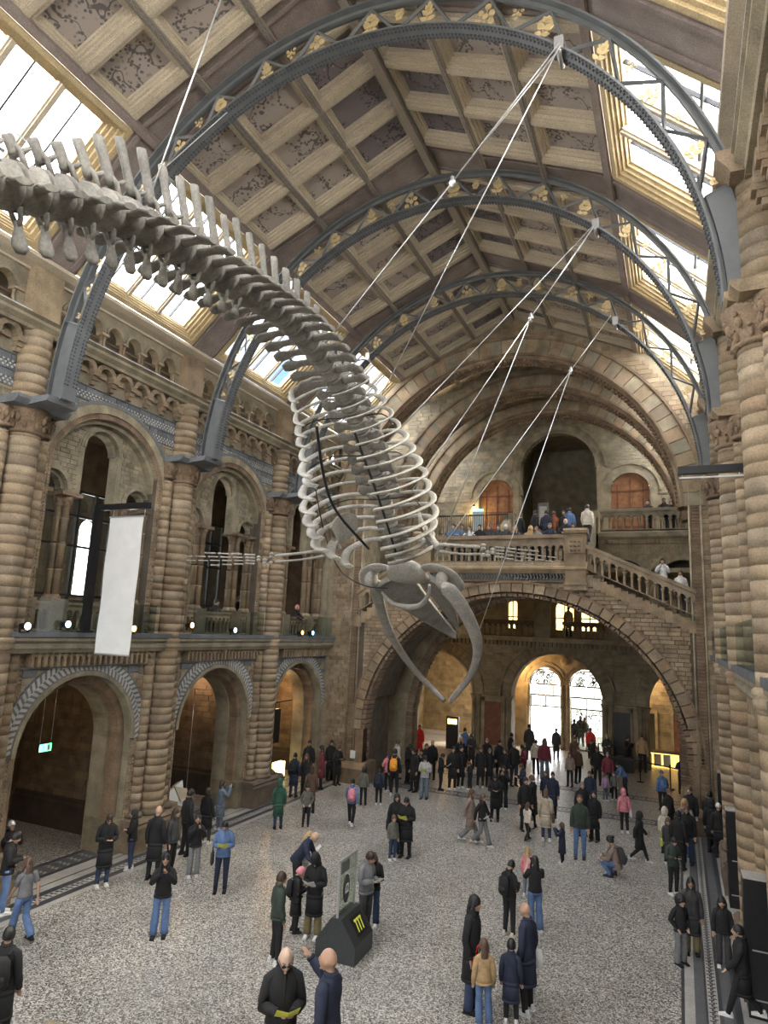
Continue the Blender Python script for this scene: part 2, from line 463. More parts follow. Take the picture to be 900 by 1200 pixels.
def pier(side, y, label):
    s = 1 if side == 'left' else -1
    X0 = -14.50 if side == 'left' else 1.28           # shaft centre line
    root = empty('clustered_pier', (X0, y, 0), label, 'pier', 'clustered stone piers of the %s arcade' % side)
    def T(u, w, z): return (s * w, u, z)               # local
    b = MB()   # plinth
    b.box((-.98, -.9, 0), (.98, .42, .62), T, .3)
    moulding(b, T, -1.02, 1.02, [(-.9, .62), (.46, .62), (.46, .68), (.40, .74), (.44, .80), (.36, .88), (-.9, .88)], .35)
    for u in (-.62, 0, .62): b.lathe([(SH * 1.12 if u == 0 else .24, .88), (SH * 1.16 if u == 0 else .26, .96), (SH if u == 0 else .17, 1.04)], (0, 0, 0), 14, T=lambda x, y_, z, u=u: (x + s * (0 if u == 0 else -.02), y_ + u, z))
    b.build('plinth', M_DARKST, root)
    zz = 1.02; k = 0
    hs = (.21, .24, .27)
    while zz < 10.72:
        if 5.62 < zz < 5.9: zz = 5.93
        h = hs[(k * 7 + int(y)) % 3]; lim = 5.66 if zz < 5.66 else 10.78
        h = min(h, lim - zz)
        if h < .05: zz = 5.93 if zz < 5.9 else 11; continue
        inst('shaft_drum', drum(SH, round(h, 2)), root, Matrix.Translation((0, 0, zz)))
        for u in (-.55, .55):
            if u > 0 and side == 'left' and k % 3: pass
            inst('small_shaft_drum', drum(.165, round(h, 2)), root, Matrix.Translation((s * -.08, u, zz)))
        zz += round(h, 2); k += 1
    b = MB()
    for (u, rr) in ((0, SH), (-.55, .165), (.55, .165)):
        b.lathe([(rr + .01, 5.64), (rr + .05, 5.68), (rr + .05, 5.76), (rr + .02, 5.78), (rr + .06, 5.83), (rr + .06, 5.9), (rr, 5.94)], (s * (0 if u == 0 else -.08), u, 0), 16)
    b.box((-.9, -.5, 5.66), (.9, -.02, 5.92), T)
    b.build('shaft_ring', M_BUFF, root)
    # diapered strips either side of the shafts, block by block
    b = MB(); b.box((-.95, -.8, .88), (.95, -.14, 11.2), T, .4); b.build('pier_core', M_MORTAR, root)
    b = MB()
    for u0 in (-.95, .70):
        blocks(b, T, u0, u0 + .25, .9, 11.2, .24, .5, -.14, proud=.02, minlen=.05)
    for u0 in (-.42,): pass
    for uu in (-.87, -.78, .78, .87):
        z = 1.0
        while z < 11.1:
            b.box((uu - .02, -.14, z), (uu + .02, -.10, z + .05), T, random.random()); z += .105
    b.build('diapered_strip', M_BUFF, root, kind='stuff')
    inst('capital', CAP_BIG, root, Matrix.Translation((0, 0, 10.78)))
    for u in (-.55, .55): inst('small_capital', CAP_SM, root, Matrix.Translation((s * -.08, u, 10.86)))
    b = MB(); wa = .62 if side == 'left' else .47
    moulding(b, T, -.75, .75, [(-.8, 11.38), (wa - .12, 11.38), (wa - .04, 11.46), (wa, 11.50), (wa, 11.58), (-.8, 11.58)])
    we = 1.2 if side == 'left' else .52
    moulding(b, T, -.42, .42, [(.3, 11.38), (we - .04, 11.44), (we, 11.50), (we, 11.58), (.3, 11.58)])
    b.build('abacus', M_BLUE if side == 'left' else M_BUFF, root)
    # round-fronted pilaster above the capital, up to the clerestory sill
    b = MB(); z = 11.58
    while z < 13.4:
        h = .24 if z < 13.2 else 13.45 - z
        if h <= .03: break
        rr_ = random.random()
        for pr in ([(.403, z + .001), (.41, z + .007)], [(.41, z + .007), (.41, z + h - .007)], [(.41, z + h - .007), (.403, z + h - .001)]): b.lathe(pr, (s * -.12, 0, 0), 16, r=rr_)
        z += h
    b.build('upper_pilaster', M_BUFF, root)
    b = MB()
    if side == 'right':
        moulding(b, T, -.5, .5, [(-.3, 13.45), (.36, 13.45), (.40, 13.55), (.52, 13.7), (.55, 13.85), (-.3, 13.85)])
    b.box((-.42, -.5, 13.4), (.42, .14, 15.2), T)
    b.build('clerestory_pilaster', M_BUFF, root)
    return root
for y, lab in ((4.85, 'left clustered pier nearest the viewer, mostly out of view'), (10.5, 'buff stone clustered pier at the left edge of the photo'), (16.15, 'buff stone clustered pier right of the hanging white banner'), (21.8, 'buff stone clustered pier of the left arcade, nearest the bridge')):
    if y > 8: pier('left', y, lab)
for y, lab in ((10.5, 'large buff clustered pier at the right edge of the photo'), (16.15, 'right hand clustered pier behind the nearest one, beside a black panel'), (21.8, 'right hand clustered pier nearest the bridge')):
    pier('right', y, lab)

# ------------------------------------------------------------------ long walls
def side_wall(side):
    s = 1 if side == 'left' else -1
    X0 = -14.50 if side == 'left' else 1.28
    T = TL(X0, s); full = side == 'left'
    wall = empty('wall_' + side, (0, 0, 0), kind='structure', label='%s side wall of the hall with two tiers of round arches' % side)
    bays = [(PY[i] + PITCH / 2, PITCH) for i in range(5)]
    core = MB(); bl = MB(); blue = MB(); carve = MB(); pale = MB(); corb = MB(); cream = MB()
    WP = -.12                                              # wall plane, measured from the shaft centre line
    for bi, (uc, _) in enumerate(bays):
        ua, ub = uc - PITCH / 2, uc + PITCH / 2
        last = bi == 4
        if last: uc = 24.35; ub = 27.45
        near = full and bi >= 2
        g = [(uc, 1.86, 3.1, 0)]
        # ground storey
        arch_plate(core, T, ua, ub, 0, 6.0, g, -1.3, WP - .02)
        z = 0
        mk = in_arch([(uc, 2.36, 3.1, 0)])
        if near:
            bands = [(0.9, 3.5, None), (3.5, 3.66, 'b'), (3.66, 3.98, None), (3.98, 4.14, 'b'), (4.14, 4.46, None), (4.46, 4.62, 'b'), (4.62, 4.95, None), (4.95, 5.16, 'b')]
            for (za, zb, k) in bands:
                blocks(blue if k else bl, T, ua + .9, ub - .9, za, zb, .16, .42, WP, mask=mk)
                if k: blocks(blue, T, ua + .9, ub - .9, za, zb, .5, .6, WP + .004, mask=mk)
        # herringbone ring and mouldings
        if bi >= 1:
            nn = 44
            for i in range(nn):
                a = pi * (i + .5) / nn
                for (ra, rb, sk) in ((1.98, 2.16, .035), (2.16, 2.34, -.035)):
                    P = []
                    for w in (WP, WP + .03):
                        for (rr, da) in ((ra, -.018 - sk), (rb, -.018 + sk * 0), (rb, .02 + sk * 0), (ra, .02 - sk)):
                            P.append(T(uc + rr * cos(a + da), w, 3.1 + rr * sin(a + da)))
                    pale.hexa(P, random.random())
            blue.ring(T, uc, 3.1, 1.96, 2.38, WP - .1, WP + .018, n=30, base=.3, amp=.2)
        core.ring(T, uc, 3.1, 1.84, 1.96, WP - .3, WP + .07, n=28, base=.7, amp=.1)
        carve.ring(T, uc, 3.1, 1.62, 1.84, -.75, -.35, n=34, base=.5, amp=.5)
        core.ring(T, uc, 3.1, 1.55, 1.64, -1.25, -.7, n=28, base=.5, amp=.3)
        for q in (-1, 1):      # jambs of the recessed orders
            carve.box((uc + q * 1.73 - .11, -.75, .9), (uc + q * 1.73 + .11, -.35, 3.1), T)
            core.box((uc + q * 1.6 - .045, -1.25, 0), (uc + q * 1.6 + .045, -.7, 3.1), T)
            core.box((uc + q * 1.75 - .2, -1.2, 0), (uc + q * 1.75 + .2, -.05, .9), T, .2)
        # string course with a row of little corbels
        moulding(core, T, ua, ub, [(WP - .2, 5.56), (WP + .30, 5.56), (WP + .34, 5.62), (WP + .40, 5.68), (WP + .40, 5.76), (WP + .34, 5.8), (WP + .42, 5.86), (WP + .42, 5.93), (WP - .2, 5.93)], .6)
        moulding(blue, T, ua, ub, [(WP - .2, 5.95), (WP + .44, 5.95), (WP + .44, 6.08), (WP - .2, 6.08)], .2)
        u = ua + .95
        while u < ub - .85:
            corb.box((u, WP - .02, 5.22), (u + .07, WP + .22, 5.56), T, random.random())
            corb.ring(T, u + .13, 5.42, .055, .12, WP, WP + .2, n=5)
            u += .19
        moulding(blue, T, ua, ub, [(WP - .1, 5.16), (WP + .06, 5.16), (WP + .06, 5.21), (WP - .1, 5.21)], .3)
        # gallery storey: great arch with three lights behind
        G = [(uc, 2.02, 10.0, 6.0)]
        arch_plate(core, T, ua, ub, 6.0, 13.45, G, -.55, WP - .02, n=24)
        lights = [(uc - 1.50, .46, 9.86, 6.9), (uc, .60, 11.15, 6.9), (uc + 1.50, .46, 9.86, 6.9)]
        mk2 = in_arch([(uc, 2.46, 10.0, 6.0)])
        if full or bi >= 2:
            blocks(bl, T, ua + .42, ub - .42, 9.6, 11.9, .17, .4, WP, mask=mk2)
            blocks(blue, T, ua + .42, ub - .42, 11.9, 12.75, .2, .5, WP, mask=mk2)
            # diaper: proud lozenges
            for (za, rows) in ((11.95, 3), (12.38, 3)):
                for k in range(rows):
                    u = ua + .45 + (k % 2) * .06
                    while u < ub - .45:
                        z = za + k * .07
                        if not mk2(u, z): pale.hexa([T(u - .035, WP + .01, z), T(u, WP + .01, z - .035), T(u + .035, WP + .01, z), T(u, WP + .01, z + .035), T(u - .035, WP + .04, z), T(u, WP + .04, z - .035), T(u + .035, WP + .04, z), T(u, WP + .04, z + .035)], random.random())
                        u += .12
        blue.ring(T, uc, 10.0, 2.42, 2.52, WP - .1, WP + .06, n=32, base=.4, amp=.2)
        core.ring(T, uc, 10.0, 2.18, 2.42, WP - .1, WP + .045, n=40, base=.8, amp=.15)
        carve.ring(T, uc, 10.0, 2.02, 2.20, WP - .25, WP + .01, n=44, base=.5, amp=.5)
        core.ring(T, uc, 10.0, 1.90, 2.03, -.5, -.28, n=36, base=.6, amp=.3)
        # tympanum wall with the lights
        tw = -.50
        for q in (0,):
            ops = lights
            # plate limited to the inside of the great arch: strips
            def ztop(u): return 10.0 + sqrt(max(0, 2.02 ** 2 - (u - uc) ** 2))
            u = uc - 2.0; du = .05
            m3 = in_arch(ops)
            while u < uc + 2.0 - 1e-6:
                um = u + du / 2; zt = ztop(um); zlo = 9.7
                inside = None
                for (c_, r_o, zs_, zb_) in ops:
                    if abs(um - c_) < r_o: inside = zs_ + sqrt(r_o ** 2 - (um - c_) ** 2)
                zb2 = inside if inside else zlo
                if zt > zb2: core.box((u, tw - .35, zb2), (u + du, tw, zt), T, .5)
                u += du
        if full or bi >= 2:
            mk3 = lambda u, z: in_arch([(a_, b_ + .13, c_, d_) for (a_, b_, c_, d_) in lights])(u, z) or hypot(u - uc, z - 10.0) > 1.92
            blocks(bl, T, uc - 1.95, uc + 1.95, 9.9, 12.0, .13, .3, tw + .005, mask=mk3, proud=.016, minlen=.07)
        for (c_, r_o, zs_, zb_) in lights:
            core.ring(T, c_, zs_, r_o, r_o + .06, tw - .1, tw + .04, n=16, base=.7, amp=.2)
            core.ring(T, c_, zs_, r_o + .06, r_o + .15, tw - .1, tw + .022, n=16, base=.5, amp=.4)
            core.ring(T, c_, zs_, r_o - .08, r_o + .01, tw - .35, tw - .12, n=14, base=.4, amp=.3)
        # clerestory: corbel arcade, sill, miniature arcade
        u0c = ua + .48; n_c = 7; pc = (ub - ua - .96) / n_c
        for k in range(n_c):
            c_ = u0c + pc * (k + .5)
            corb.ring(T, c_, 13.12, pc * .32, pc * .52, WP, WP + .20, n=8)
            corb.ring(T, c_, 13.06, 0, pc * .20, WP, WP + .07, n=6)
        for k in range(n_c + 1):
            c_ = u0c + pc * k
            for (za, zb, ww, hw) in ((12.78, 12.90, .10, .07), (12.90, 13.02, .16, .09), (13.02, 13.16, .23, .11)):
                corb.box((c_ - hw, WP - .02, za), (c_ + hw, WP + ww, zb), T, random.random())
        moulding(core, T, ua, ub, [(WP - .2, 13.42), (WP + .28, 13.42), (WP + .3, 13.5), (WP + .42, 13.6), (WP + .42, 13.68), (WP + .36, 13.7), (WP + .46, 13.76), (WP - .2, 13.76)], .45)
        moulding(pale, T, ua + .5, ub - .5, [(WP + .16, 13.765), (WP + .46, 13.765), (WP + .46, 13.80), (WP + .16, 13.82)], .9)
        nm = 6; um0 = ua + .62; pm = (ub - ua - 1.24) / nm
        mini = [(um0 + pm * (k + .5), pm * .36, 14.45, 13.76) for k in range(nm)]
        arch_plate(core, T, ua, ub, 14.38, 15.0, [(a_, b_, c_, 14.38) for (a_, b_, c_, d_) in mini], -.38, WP - .02, n=8)
        core.box((ua, -.38, 13.76), (um0, WP - .02, 14.4), T); core.box((ub - .62, -.38, 13.76), (ub, WP - .02, 14.4), T)
        for (a_, b_, c_, d_) in mini: core.ring(T, a_, c_, b_, b_ + .07, WP - .05, WP + .03, n=8, base=.7, amp=.3)
        core.box((ua, -1.1, 13.7), (ub, -.95, 15.0), T, .1)
        for k in range(nm + 1):
            c_ = um0 + pm * k
            for dd in (-.055, .055):
                cb = MB()
                cb.lathe([(.055, 13.82), (.06, 13.86), (.042, 13.9), (.042, 14.26), (.05, 14.28), (.075, 14.36)], (0, 0, 0), 8)
                if near or (not full and bi in (2, 3)):
                    me_ = _mini.setdefault('m', None)
                    if me_ is None:
                        me_ = cb.mesh('colonnette'); me_.materials.append(M_BUFF); _mini['m'] = me_
                    inst('colonnette', me_, wall, Matrix.Translation(T(c_ + dd, -.2, 0)))
                else:
                    x_, y_, _z = T(c_ + dd, -.2, 0); core.lathe([(.055, 13.82), (.042, 13.9), (.042, 14.26), (.075, 14.36)], (x_, y_, 0), 6)
            corb.box((c_ - .13, -.34, 14.35), (c_ + .13, -.08, 14.42), T)
        moulding(cream, T, ua, ub, [(-.5, 15.0), (WP + .06, 15.0), (WP + .06, 15.06), (WP + .3, 15.1), (WP + .5, 15.16), (WP + .52, 15.24), (WP + .4, 15.32), (-.5, 15.5)], .5)
        core.box((ua, -1.2, 15.0), (ub, -.2, 15.1), T, .1)
        # gallery fittings
        if full and bi >= 1 or (not full and bi >= 2):
            gallery_bay(T, side, uc, bi, wall)
    core.build('wall_core', M_MORTAR if 0 else M_WALL, wall)
    bl.build('stone_block', M_WALL, wall, kind='stuff')
    blue.build('blue_stone_band', M_BLUE, wall, kind='stuff')
    carve.build('carved_arch_moulding', M_CARVE, wall, kind='stuff')
    pale.build('pale_inlay', M_PALE, wall, kind='stuff')
    corb.build('corbel_table', M_BUFF, wall, kind='stuff')
    cream.build('skylight_sill', M_CREAM, wall)
    return wall
_mini = {}
_shaft = {}
def gallery_bay(T, side, uc, bi, wall):
    # column clusters, capitals, balustrade
    def part(name, key, fn, mat, M):
        if key not in _shaft:
            b = MB(); fn(b); me = b.mesh(name); me.materials.append(mat); _shaft[key] = me
        return inst(name, _shaft[key], wall, M)
    for c_ in (uc - .98, uc + .98, uc - 1.93, uc + 1.93):
        x, y, _z = T(c_, -.62, 0)
        def colfn(b):
            for (dx, dy, rr) in ((0, -.12, .085), (0, .12, .085), (.13, 0, .10), (-.13, 0, .10)):
                z = 6.98
                b.lathe([(rr + .05, 6.9), (rr + .05, 6.96), (rr + .02, 7.0), (rr, 7.04)], (dx, dy, 0), 8)
                for zz in (7.04, 7.72, 8.42, 9.02):
                    b.lathe([(rr, zz), (rr, zz + .6), (rr + .015, zz + .62), (rr + .015, zz + .66)], (dx, dy, 0), 8, r=random.random())
        part('column_cluster', 'cc', colfn, M_BUFF, Matrix.Translation((x, y, 0)))
        def capfn(b):
            for (dx, dy) in ((0, -.12), (0, .12), (.13, 0), (-.13, 0)):
                b.lathe([(.09, 9.36), (.12, 9.38), (.10, 9.42), (.13, 9.55), (.19, 9.66)], (dx, dy, 0), 8)
                for k in range(6):
                    an = k * pi / 3; b.sphere((dx + .12 * cos(an), dy + .12 * sin(an), 9.54), .04, .04, .07, n=5, m=3)
            b.box((-.34, -.33, 9.66), (.34, .33, 9.76))
        part('cluster_capital', 'cap', capfn, M_CARVE, Matrix.Translation((x, y, 0)))
        b = MB(); b.box((c_ - .28, -.95, 6.05), (c_ + .28, -.28, 6.92), T, .4); b.build('column_pedestal', M_BUFF, wall)
    # gallery balusters and rail
    rb = MB()
    for (a, b2) in ((uc - 1.66, uc - 1.25), (uc - .70, uc + .70), (uc + 1.25, uc + 1.66)):
        moulding(rb, T, a - .02, b2 + .02, [(-.52, 6.72), (-.32, 6.72), (-.27, 6.78), (-.27, 6.84), (-.52, 6.84)], .6)
        moulding(rb, T, a - .02, b2 + .02, [(-.52, 6.05), (-.3, 6.05), (-.3, 6.14), (-.52, 6.14)], .6)
        n = max(2, round((b2 - a) / .235)); p_ = (b2 - a) / n
        for k in range(n + 1):
            x, y, _z = T(a + p_ * k, -.4, 0)
            def bal(b): b.lathe([(.05, 6.14), (.055, 6.17), (.035, 6.2), (.035, 6.48), (.05, 6.5), (.075, 6.56)], (0, 0, 0), 7)
            part('gallery_baluster', 'bal', bal, M_BUFF, Matrix.Translation((x, y, 0)))
        arch_plate(rb, T, a, b2, 6.54, 6.73, [(a + p_ * (k + .5), p_ * .36, 6.56, 6.54) for k in range(n)], -.46, -.33, n=6, r=.6)
    rb.build('gallery_rail', M_BUFF, wall)
    g = MB(); g.box((uc - 2.0, .24, 6.08), (uc + 2.0, .25, 6.9), T); g.build('glass_screen', M_GLASSB, wall)
side_wall('left'); side_wall('right')
# ------------------------------------------------------------------ recesses behind the ground arches and the galleries above
def recesses(side):
    s = 1 if side == 'left' else -1
    X0 = -14.50 if side == 'left' else 1.28
    T = TL(X0, s)
    wall = empty('wall_%s_recess' % side, (0, 0, 0), kind='structure', label='shadowed brick recesses and gallery rooms behind the %s arcade' % side)
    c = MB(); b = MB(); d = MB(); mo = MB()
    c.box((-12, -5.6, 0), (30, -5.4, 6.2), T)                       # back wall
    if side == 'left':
        arch_plate(c, T, -12, 30, 6.2, 13.6, [(bc + q, .42, 9.6, 7.2) for bc in (13.3, 19.0) for q in (-1.5, -.2, 1.1)], -5.6, -5.4)  # openings added to let streaks of sky light into the gallery
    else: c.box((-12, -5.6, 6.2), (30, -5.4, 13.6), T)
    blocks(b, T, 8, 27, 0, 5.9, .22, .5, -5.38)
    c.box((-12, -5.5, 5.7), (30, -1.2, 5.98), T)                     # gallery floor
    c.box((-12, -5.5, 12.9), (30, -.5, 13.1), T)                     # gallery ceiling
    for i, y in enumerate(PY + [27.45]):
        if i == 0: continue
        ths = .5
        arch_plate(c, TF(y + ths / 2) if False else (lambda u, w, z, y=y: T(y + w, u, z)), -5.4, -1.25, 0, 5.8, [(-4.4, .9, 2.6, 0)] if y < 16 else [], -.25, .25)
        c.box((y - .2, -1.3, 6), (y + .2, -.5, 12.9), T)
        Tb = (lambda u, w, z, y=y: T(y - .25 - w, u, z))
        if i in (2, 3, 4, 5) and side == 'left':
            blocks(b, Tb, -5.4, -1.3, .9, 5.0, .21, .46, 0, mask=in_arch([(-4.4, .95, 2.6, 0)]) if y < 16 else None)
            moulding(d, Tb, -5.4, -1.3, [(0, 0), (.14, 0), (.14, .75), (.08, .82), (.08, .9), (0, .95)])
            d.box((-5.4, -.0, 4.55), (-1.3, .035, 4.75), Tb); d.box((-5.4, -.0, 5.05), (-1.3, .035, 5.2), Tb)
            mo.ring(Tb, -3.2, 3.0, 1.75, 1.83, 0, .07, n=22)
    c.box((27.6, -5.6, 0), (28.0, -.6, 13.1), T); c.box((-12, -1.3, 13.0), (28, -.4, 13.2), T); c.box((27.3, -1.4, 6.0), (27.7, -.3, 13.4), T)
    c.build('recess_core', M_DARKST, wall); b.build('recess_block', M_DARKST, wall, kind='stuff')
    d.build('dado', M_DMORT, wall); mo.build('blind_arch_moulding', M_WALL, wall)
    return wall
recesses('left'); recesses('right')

# tall glazed screens in the left gallery
def gallery_screen(uc):
    T = TL(-14.5, 1)
    g = empty('gallery_glass_screen', (-16.4, uc, 6.0), 'tall black framed glazed screen in the gallery behind the %s' % ('white banner' if uc < 16 else 'second great arch'), 'screen')
    b = MB()
    for u in (-1.9, -1.25, -.62, 0, .62, 1.25, 1.9): b.box((-.03, u - .035, 0), (.05, u + .035, 4.2))
    for z in (0, 1.05, 2.5, 3.4, 4.15): b.box((-.02, -1.9, z), (.045, 1.9, z + .07))
    b.build('frame', M_BLACK, g)
    us = (-1.9, -1.25, -.62, 0, .62, 1.25, 1.9); zs = (0, 1.05, 2.5, 3.4, 4.15)
    me = None
    for i in range(6):
        for j in range(4):
            p = MB(); p.box((0, us[i] + .035, zs[j] + .07), (.012, us[i + 1] - .035, zs[j + 1])); p.build('pane', M_GLASS2, g)
gallery_screen(13.3); gallery_screen(18.9)
def display_case(x, y, z, h, lab, mat):
    g = empty('display_case', (x, y, z), lab, 'display case')
    b = MB(); b.box((-.3, -.5, 0), (.3, .5, .5)); b.build('base', M_BLACK, g)
    b = MB(); b.box((-.28, -.48, .5), (.28, .48, h)); b.build('case_glass', M_GLASS2, g)
    b = MB(); b.box((-.3, -.5, h), (.3, .5, h + .12)); b.build('top', M_BLACK, g)
    b = MB(); b.box((-.27, -.45, h - .03), (.27, .45, h - .01)); b.build('light_panel', mat, g)
    b = MB(); b.sphere((0, -.15, .9), .14, .2, .25); b.sphere((0, .2, .8), .1, .14, .3); b.build('specimen', M_BONE2, g)
display_case(-17.4, 12.3, 5.98, 2.6, 'lit display case in the gallery left of the white banner', M_STRIP)
display_case(-17.2, 17.6, 5.98, 2.3, 'display case glowing yellow behind the second great arch', M_LAMPY)

# ------------------------------------------------------------------ roof
DZ0, DZ1, DD = 20.25, 17.95, 5.05
LS = hypot(DD, DZ0 - DZ1)
def slope_matrix(side):
    """local: X along the hall, Y down the slope, Z into the room"""
    sx = -1 if side == 'left' else 1
    yax = Vector((sx * DD / LS, 0, -(DZ0 - DZ1) / LS)); xax = Vector((0, 1, 0)); zax = xax.cross(yax)
    if zax.z > 0: xax = -xax; zax = -zax
    m_ = Matrix((xax, yax, zax)).transposed().to_4x4(); m_.translation = Vector((AX, 0, DZ0)); return m_
def mat_panel(name, base, dark, light):
    m_, nt_, b = _mat(name); L = nt_.links.new
    t = N(nt_, 'ShaderNodeTexCoord'); oi = N(nt_, 'ShaderNodeObjectInfo')
    sh = N(nt_, 'ShaderNodeVectorMath', operation='SCALE'); cmb = N(nt_, 'ShaderNodeCombineXYZ')
    mu = N(nt_, 'ShaderNodeMath', operation='MULTIPLY'); mu.inputs[1].default_value = 37; L(oi.outputs['Random'], mu.inputs[0]); L(mu.outputs[0], cmb.inputs[0]); L(mu.outputs[0], cmb.inputs[1])
    add = N(nt_, 'ShaderNodeVectorMath', operation='ADD'); L(t.outputs['Object'], add.inputs[0]); L(cmb.outputs[0], add.inputs[1])
    # branches: thin lines of a warped noise
    n1 = N(nt_, 'ShaderNodeTexNoise'); n1.inputs['Scale'].default_value = 1.5; n1.inputs['Detail'].default_value = 1.5; L(add.outputs[0], n1.inputs['Vector'])
    s1 = N(nt_, 'ShaderNodeMath', operation='SUBTRACT'); s1.inputs[1].default_value = .5; L(n1.outputs['Fac'], s1.inputs[0])
    a1 = N(nt_, 'ShaderNodeMath', operation='ABSOLUTE'); L(s1.outputs[0], a1.inputs[0])
    br = N(nt_, 'ShaderNodeMapRange'); br.inputs[1].default_value = .006; br.inputs[2].default_value = .014; br.inputs[3].default_value = 1; br.inputs[4].default_value = 0; L(a1.outputs[0], br.inputs[0])
    near = N(nt_, 'ShaderNodeMapRange'); near.inputs[1].default_value = .05; near.inputs[2].default_value = .11; near.inputs[3].default_value = 1; near.inputs[4].default_value = 0; L(a1.outputs[0], near.inputs[0])
    v = N(nt_, 'ShaderNodeTexVoronoi'); v.inputs['Scale'].default_value = 10; L(add.outputs[0], v.inputs['Vector'])
    lf = N(nt_, 'ShaderNodeMapRange'); lf.inputs[1].default_value = .34; lf.inputs[2].default_value = .42; lf.inputs[3].default_value = 1; lf.inputs[4].default_value = 0; L(v.outputs['Distance'], lf.inputs[0])
    ml = N(nt_, 'ShaderNodeMath', operation='MULTIPLY'); L(lf.outputs[0], ml.inputs[0]); L(near.outputs[0], ml.inputs[1])
    mx = N(nt_, 'ShaderNodeMath', operation='MAXIMUM'); L(ml.outputs[0], mx.inputs[0]); L(br.outputs[0], mx.inputs[1])
    c1 = N(nt_, 'ShaderNodeMixRGB'); c1.inputs[1].default_value = (*base, 1); c1.inputs[2].default_value = (*dark, 1); L(mx.outputs[0], c1.inputs[0])
    # some blooms
    v2 = N(nt_, 'ShaderNodeTexVoronoi'); v2.inputs['Scale'].default_value = 4.5; L(add.outputs[0], v2.inputs['Vector'])
    fl = N(nt_, 'ShaderNodeMapRange'); fl.inputs[1].default_value = .13; fl.inputs[2].default_value = .17; fl.inputs[3].default_value = .7; fl.inputs[4].default_value = 0; L(v2.outputs['Distance'], fl.inputs[0])
    m3 = N(nt_, 'ShaderNodeMath', operation='MULTIPLY'); L(fl.outputs[0], m3.inputs[0]); L(near.outputs[0], m3.inputs[1])
    c2 = N(nt_, 'ShaderNodeMixRGB'); c2.inputs[2].default_value = (*light, 1); L(m3.outputs[0], c2.inputs[0]); L(c1.outputs[0], c2.inputs[1])
    L(c2.outputs[0], b.inputs['Base Color']); b.inputs['Roughness'].default_value = .8
    return m_
M_PANEL = mat_panel('botanical_panel', (.37, .315, .275), (.12, .11, .105), (.30, .22, .16))
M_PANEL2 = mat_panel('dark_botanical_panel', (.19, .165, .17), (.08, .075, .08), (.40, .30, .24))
M_CHECK = stone('patterned_purlin', [(.36, .31, .25), (.15, .135, .12)], rough=.6, stain=.1, bump=0)

ceiling = empty('ceiling', (0, 0, 0), kind='structure', label='pitched coffered ceiling painted with plants between iron trusses')
CW, CL = 1.21, LS / 3 - .17
def coffer_frame_mesh():
    b = MB()
    def fr(x, y, w, z0, z1, r):
        b.box((-x, -y, z0), (x, -y + w, z1), r=r); b.box((-x, y - w, z0), (x, y, z1), r=r)
        b.box((-x, -y + w, z0), (-x + w, y - w, z1), r=r); b.box((x - w, -y + w, z0), (x, y - w, z1), r=r)
    X, Y = CW / 2, CL / 2
    fr(X + .02, Y + .02, .09, -.30, -.02, .9); fr(X - .06, Y - .06, .06, -.30, -.10, .3); fr(X - .11, Y - .11, .05, -.30, -.18, .7)
    me = b.mesh('coffer_frame'); me.materials.append(M_CREAM); return me
CF = coffer_frame_mesh()
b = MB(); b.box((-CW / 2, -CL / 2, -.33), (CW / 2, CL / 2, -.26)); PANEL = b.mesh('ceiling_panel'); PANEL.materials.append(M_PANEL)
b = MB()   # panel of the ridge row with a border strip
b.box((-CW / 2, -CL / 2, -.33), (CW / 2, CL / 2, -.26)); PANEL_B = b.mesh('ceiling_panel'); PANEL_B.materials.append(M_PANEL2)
def beam_mesh(name, L_, w, d, mat, chk=False):
    b = MB(); b.box((-L_ / 2, -w / 2, -.32), (L_ / 2, w / 2, d), r=.8); b.box((-L_ / 2, -w / 2 + .03, d), (L_ / 2, w / 2 - .03, d + .03), r=.4)
    if chk:
        n = int(L_ / .085)
        for i in range(n):
            for j in range(3):
                if (i + j) % 2 == 0:
                    x = -L_ / 2 + i * L_ / n; y = -w / 2 + .05 + j * (w - .1) / 3
                    b.box((x, y, d + .03), (x + L_ / n, y + (w - .1) / 3, d + .036), r=1.0)
    me = b.mesh(name); me.materials.append(mat); return me
RAF = beam_mesh('rafter', LS, .20, .0, M_CREAM)
SEG = 4.4
PUR = beam_mesh('purlin', PITCH, .17, .03, M_CHECK, True)
EAVE = beam_mesh('eaves_beam', PITCH, .22, .05, M_MAROON)
CMS = [(-0.8 + PITCH * k) for k in range(6)]
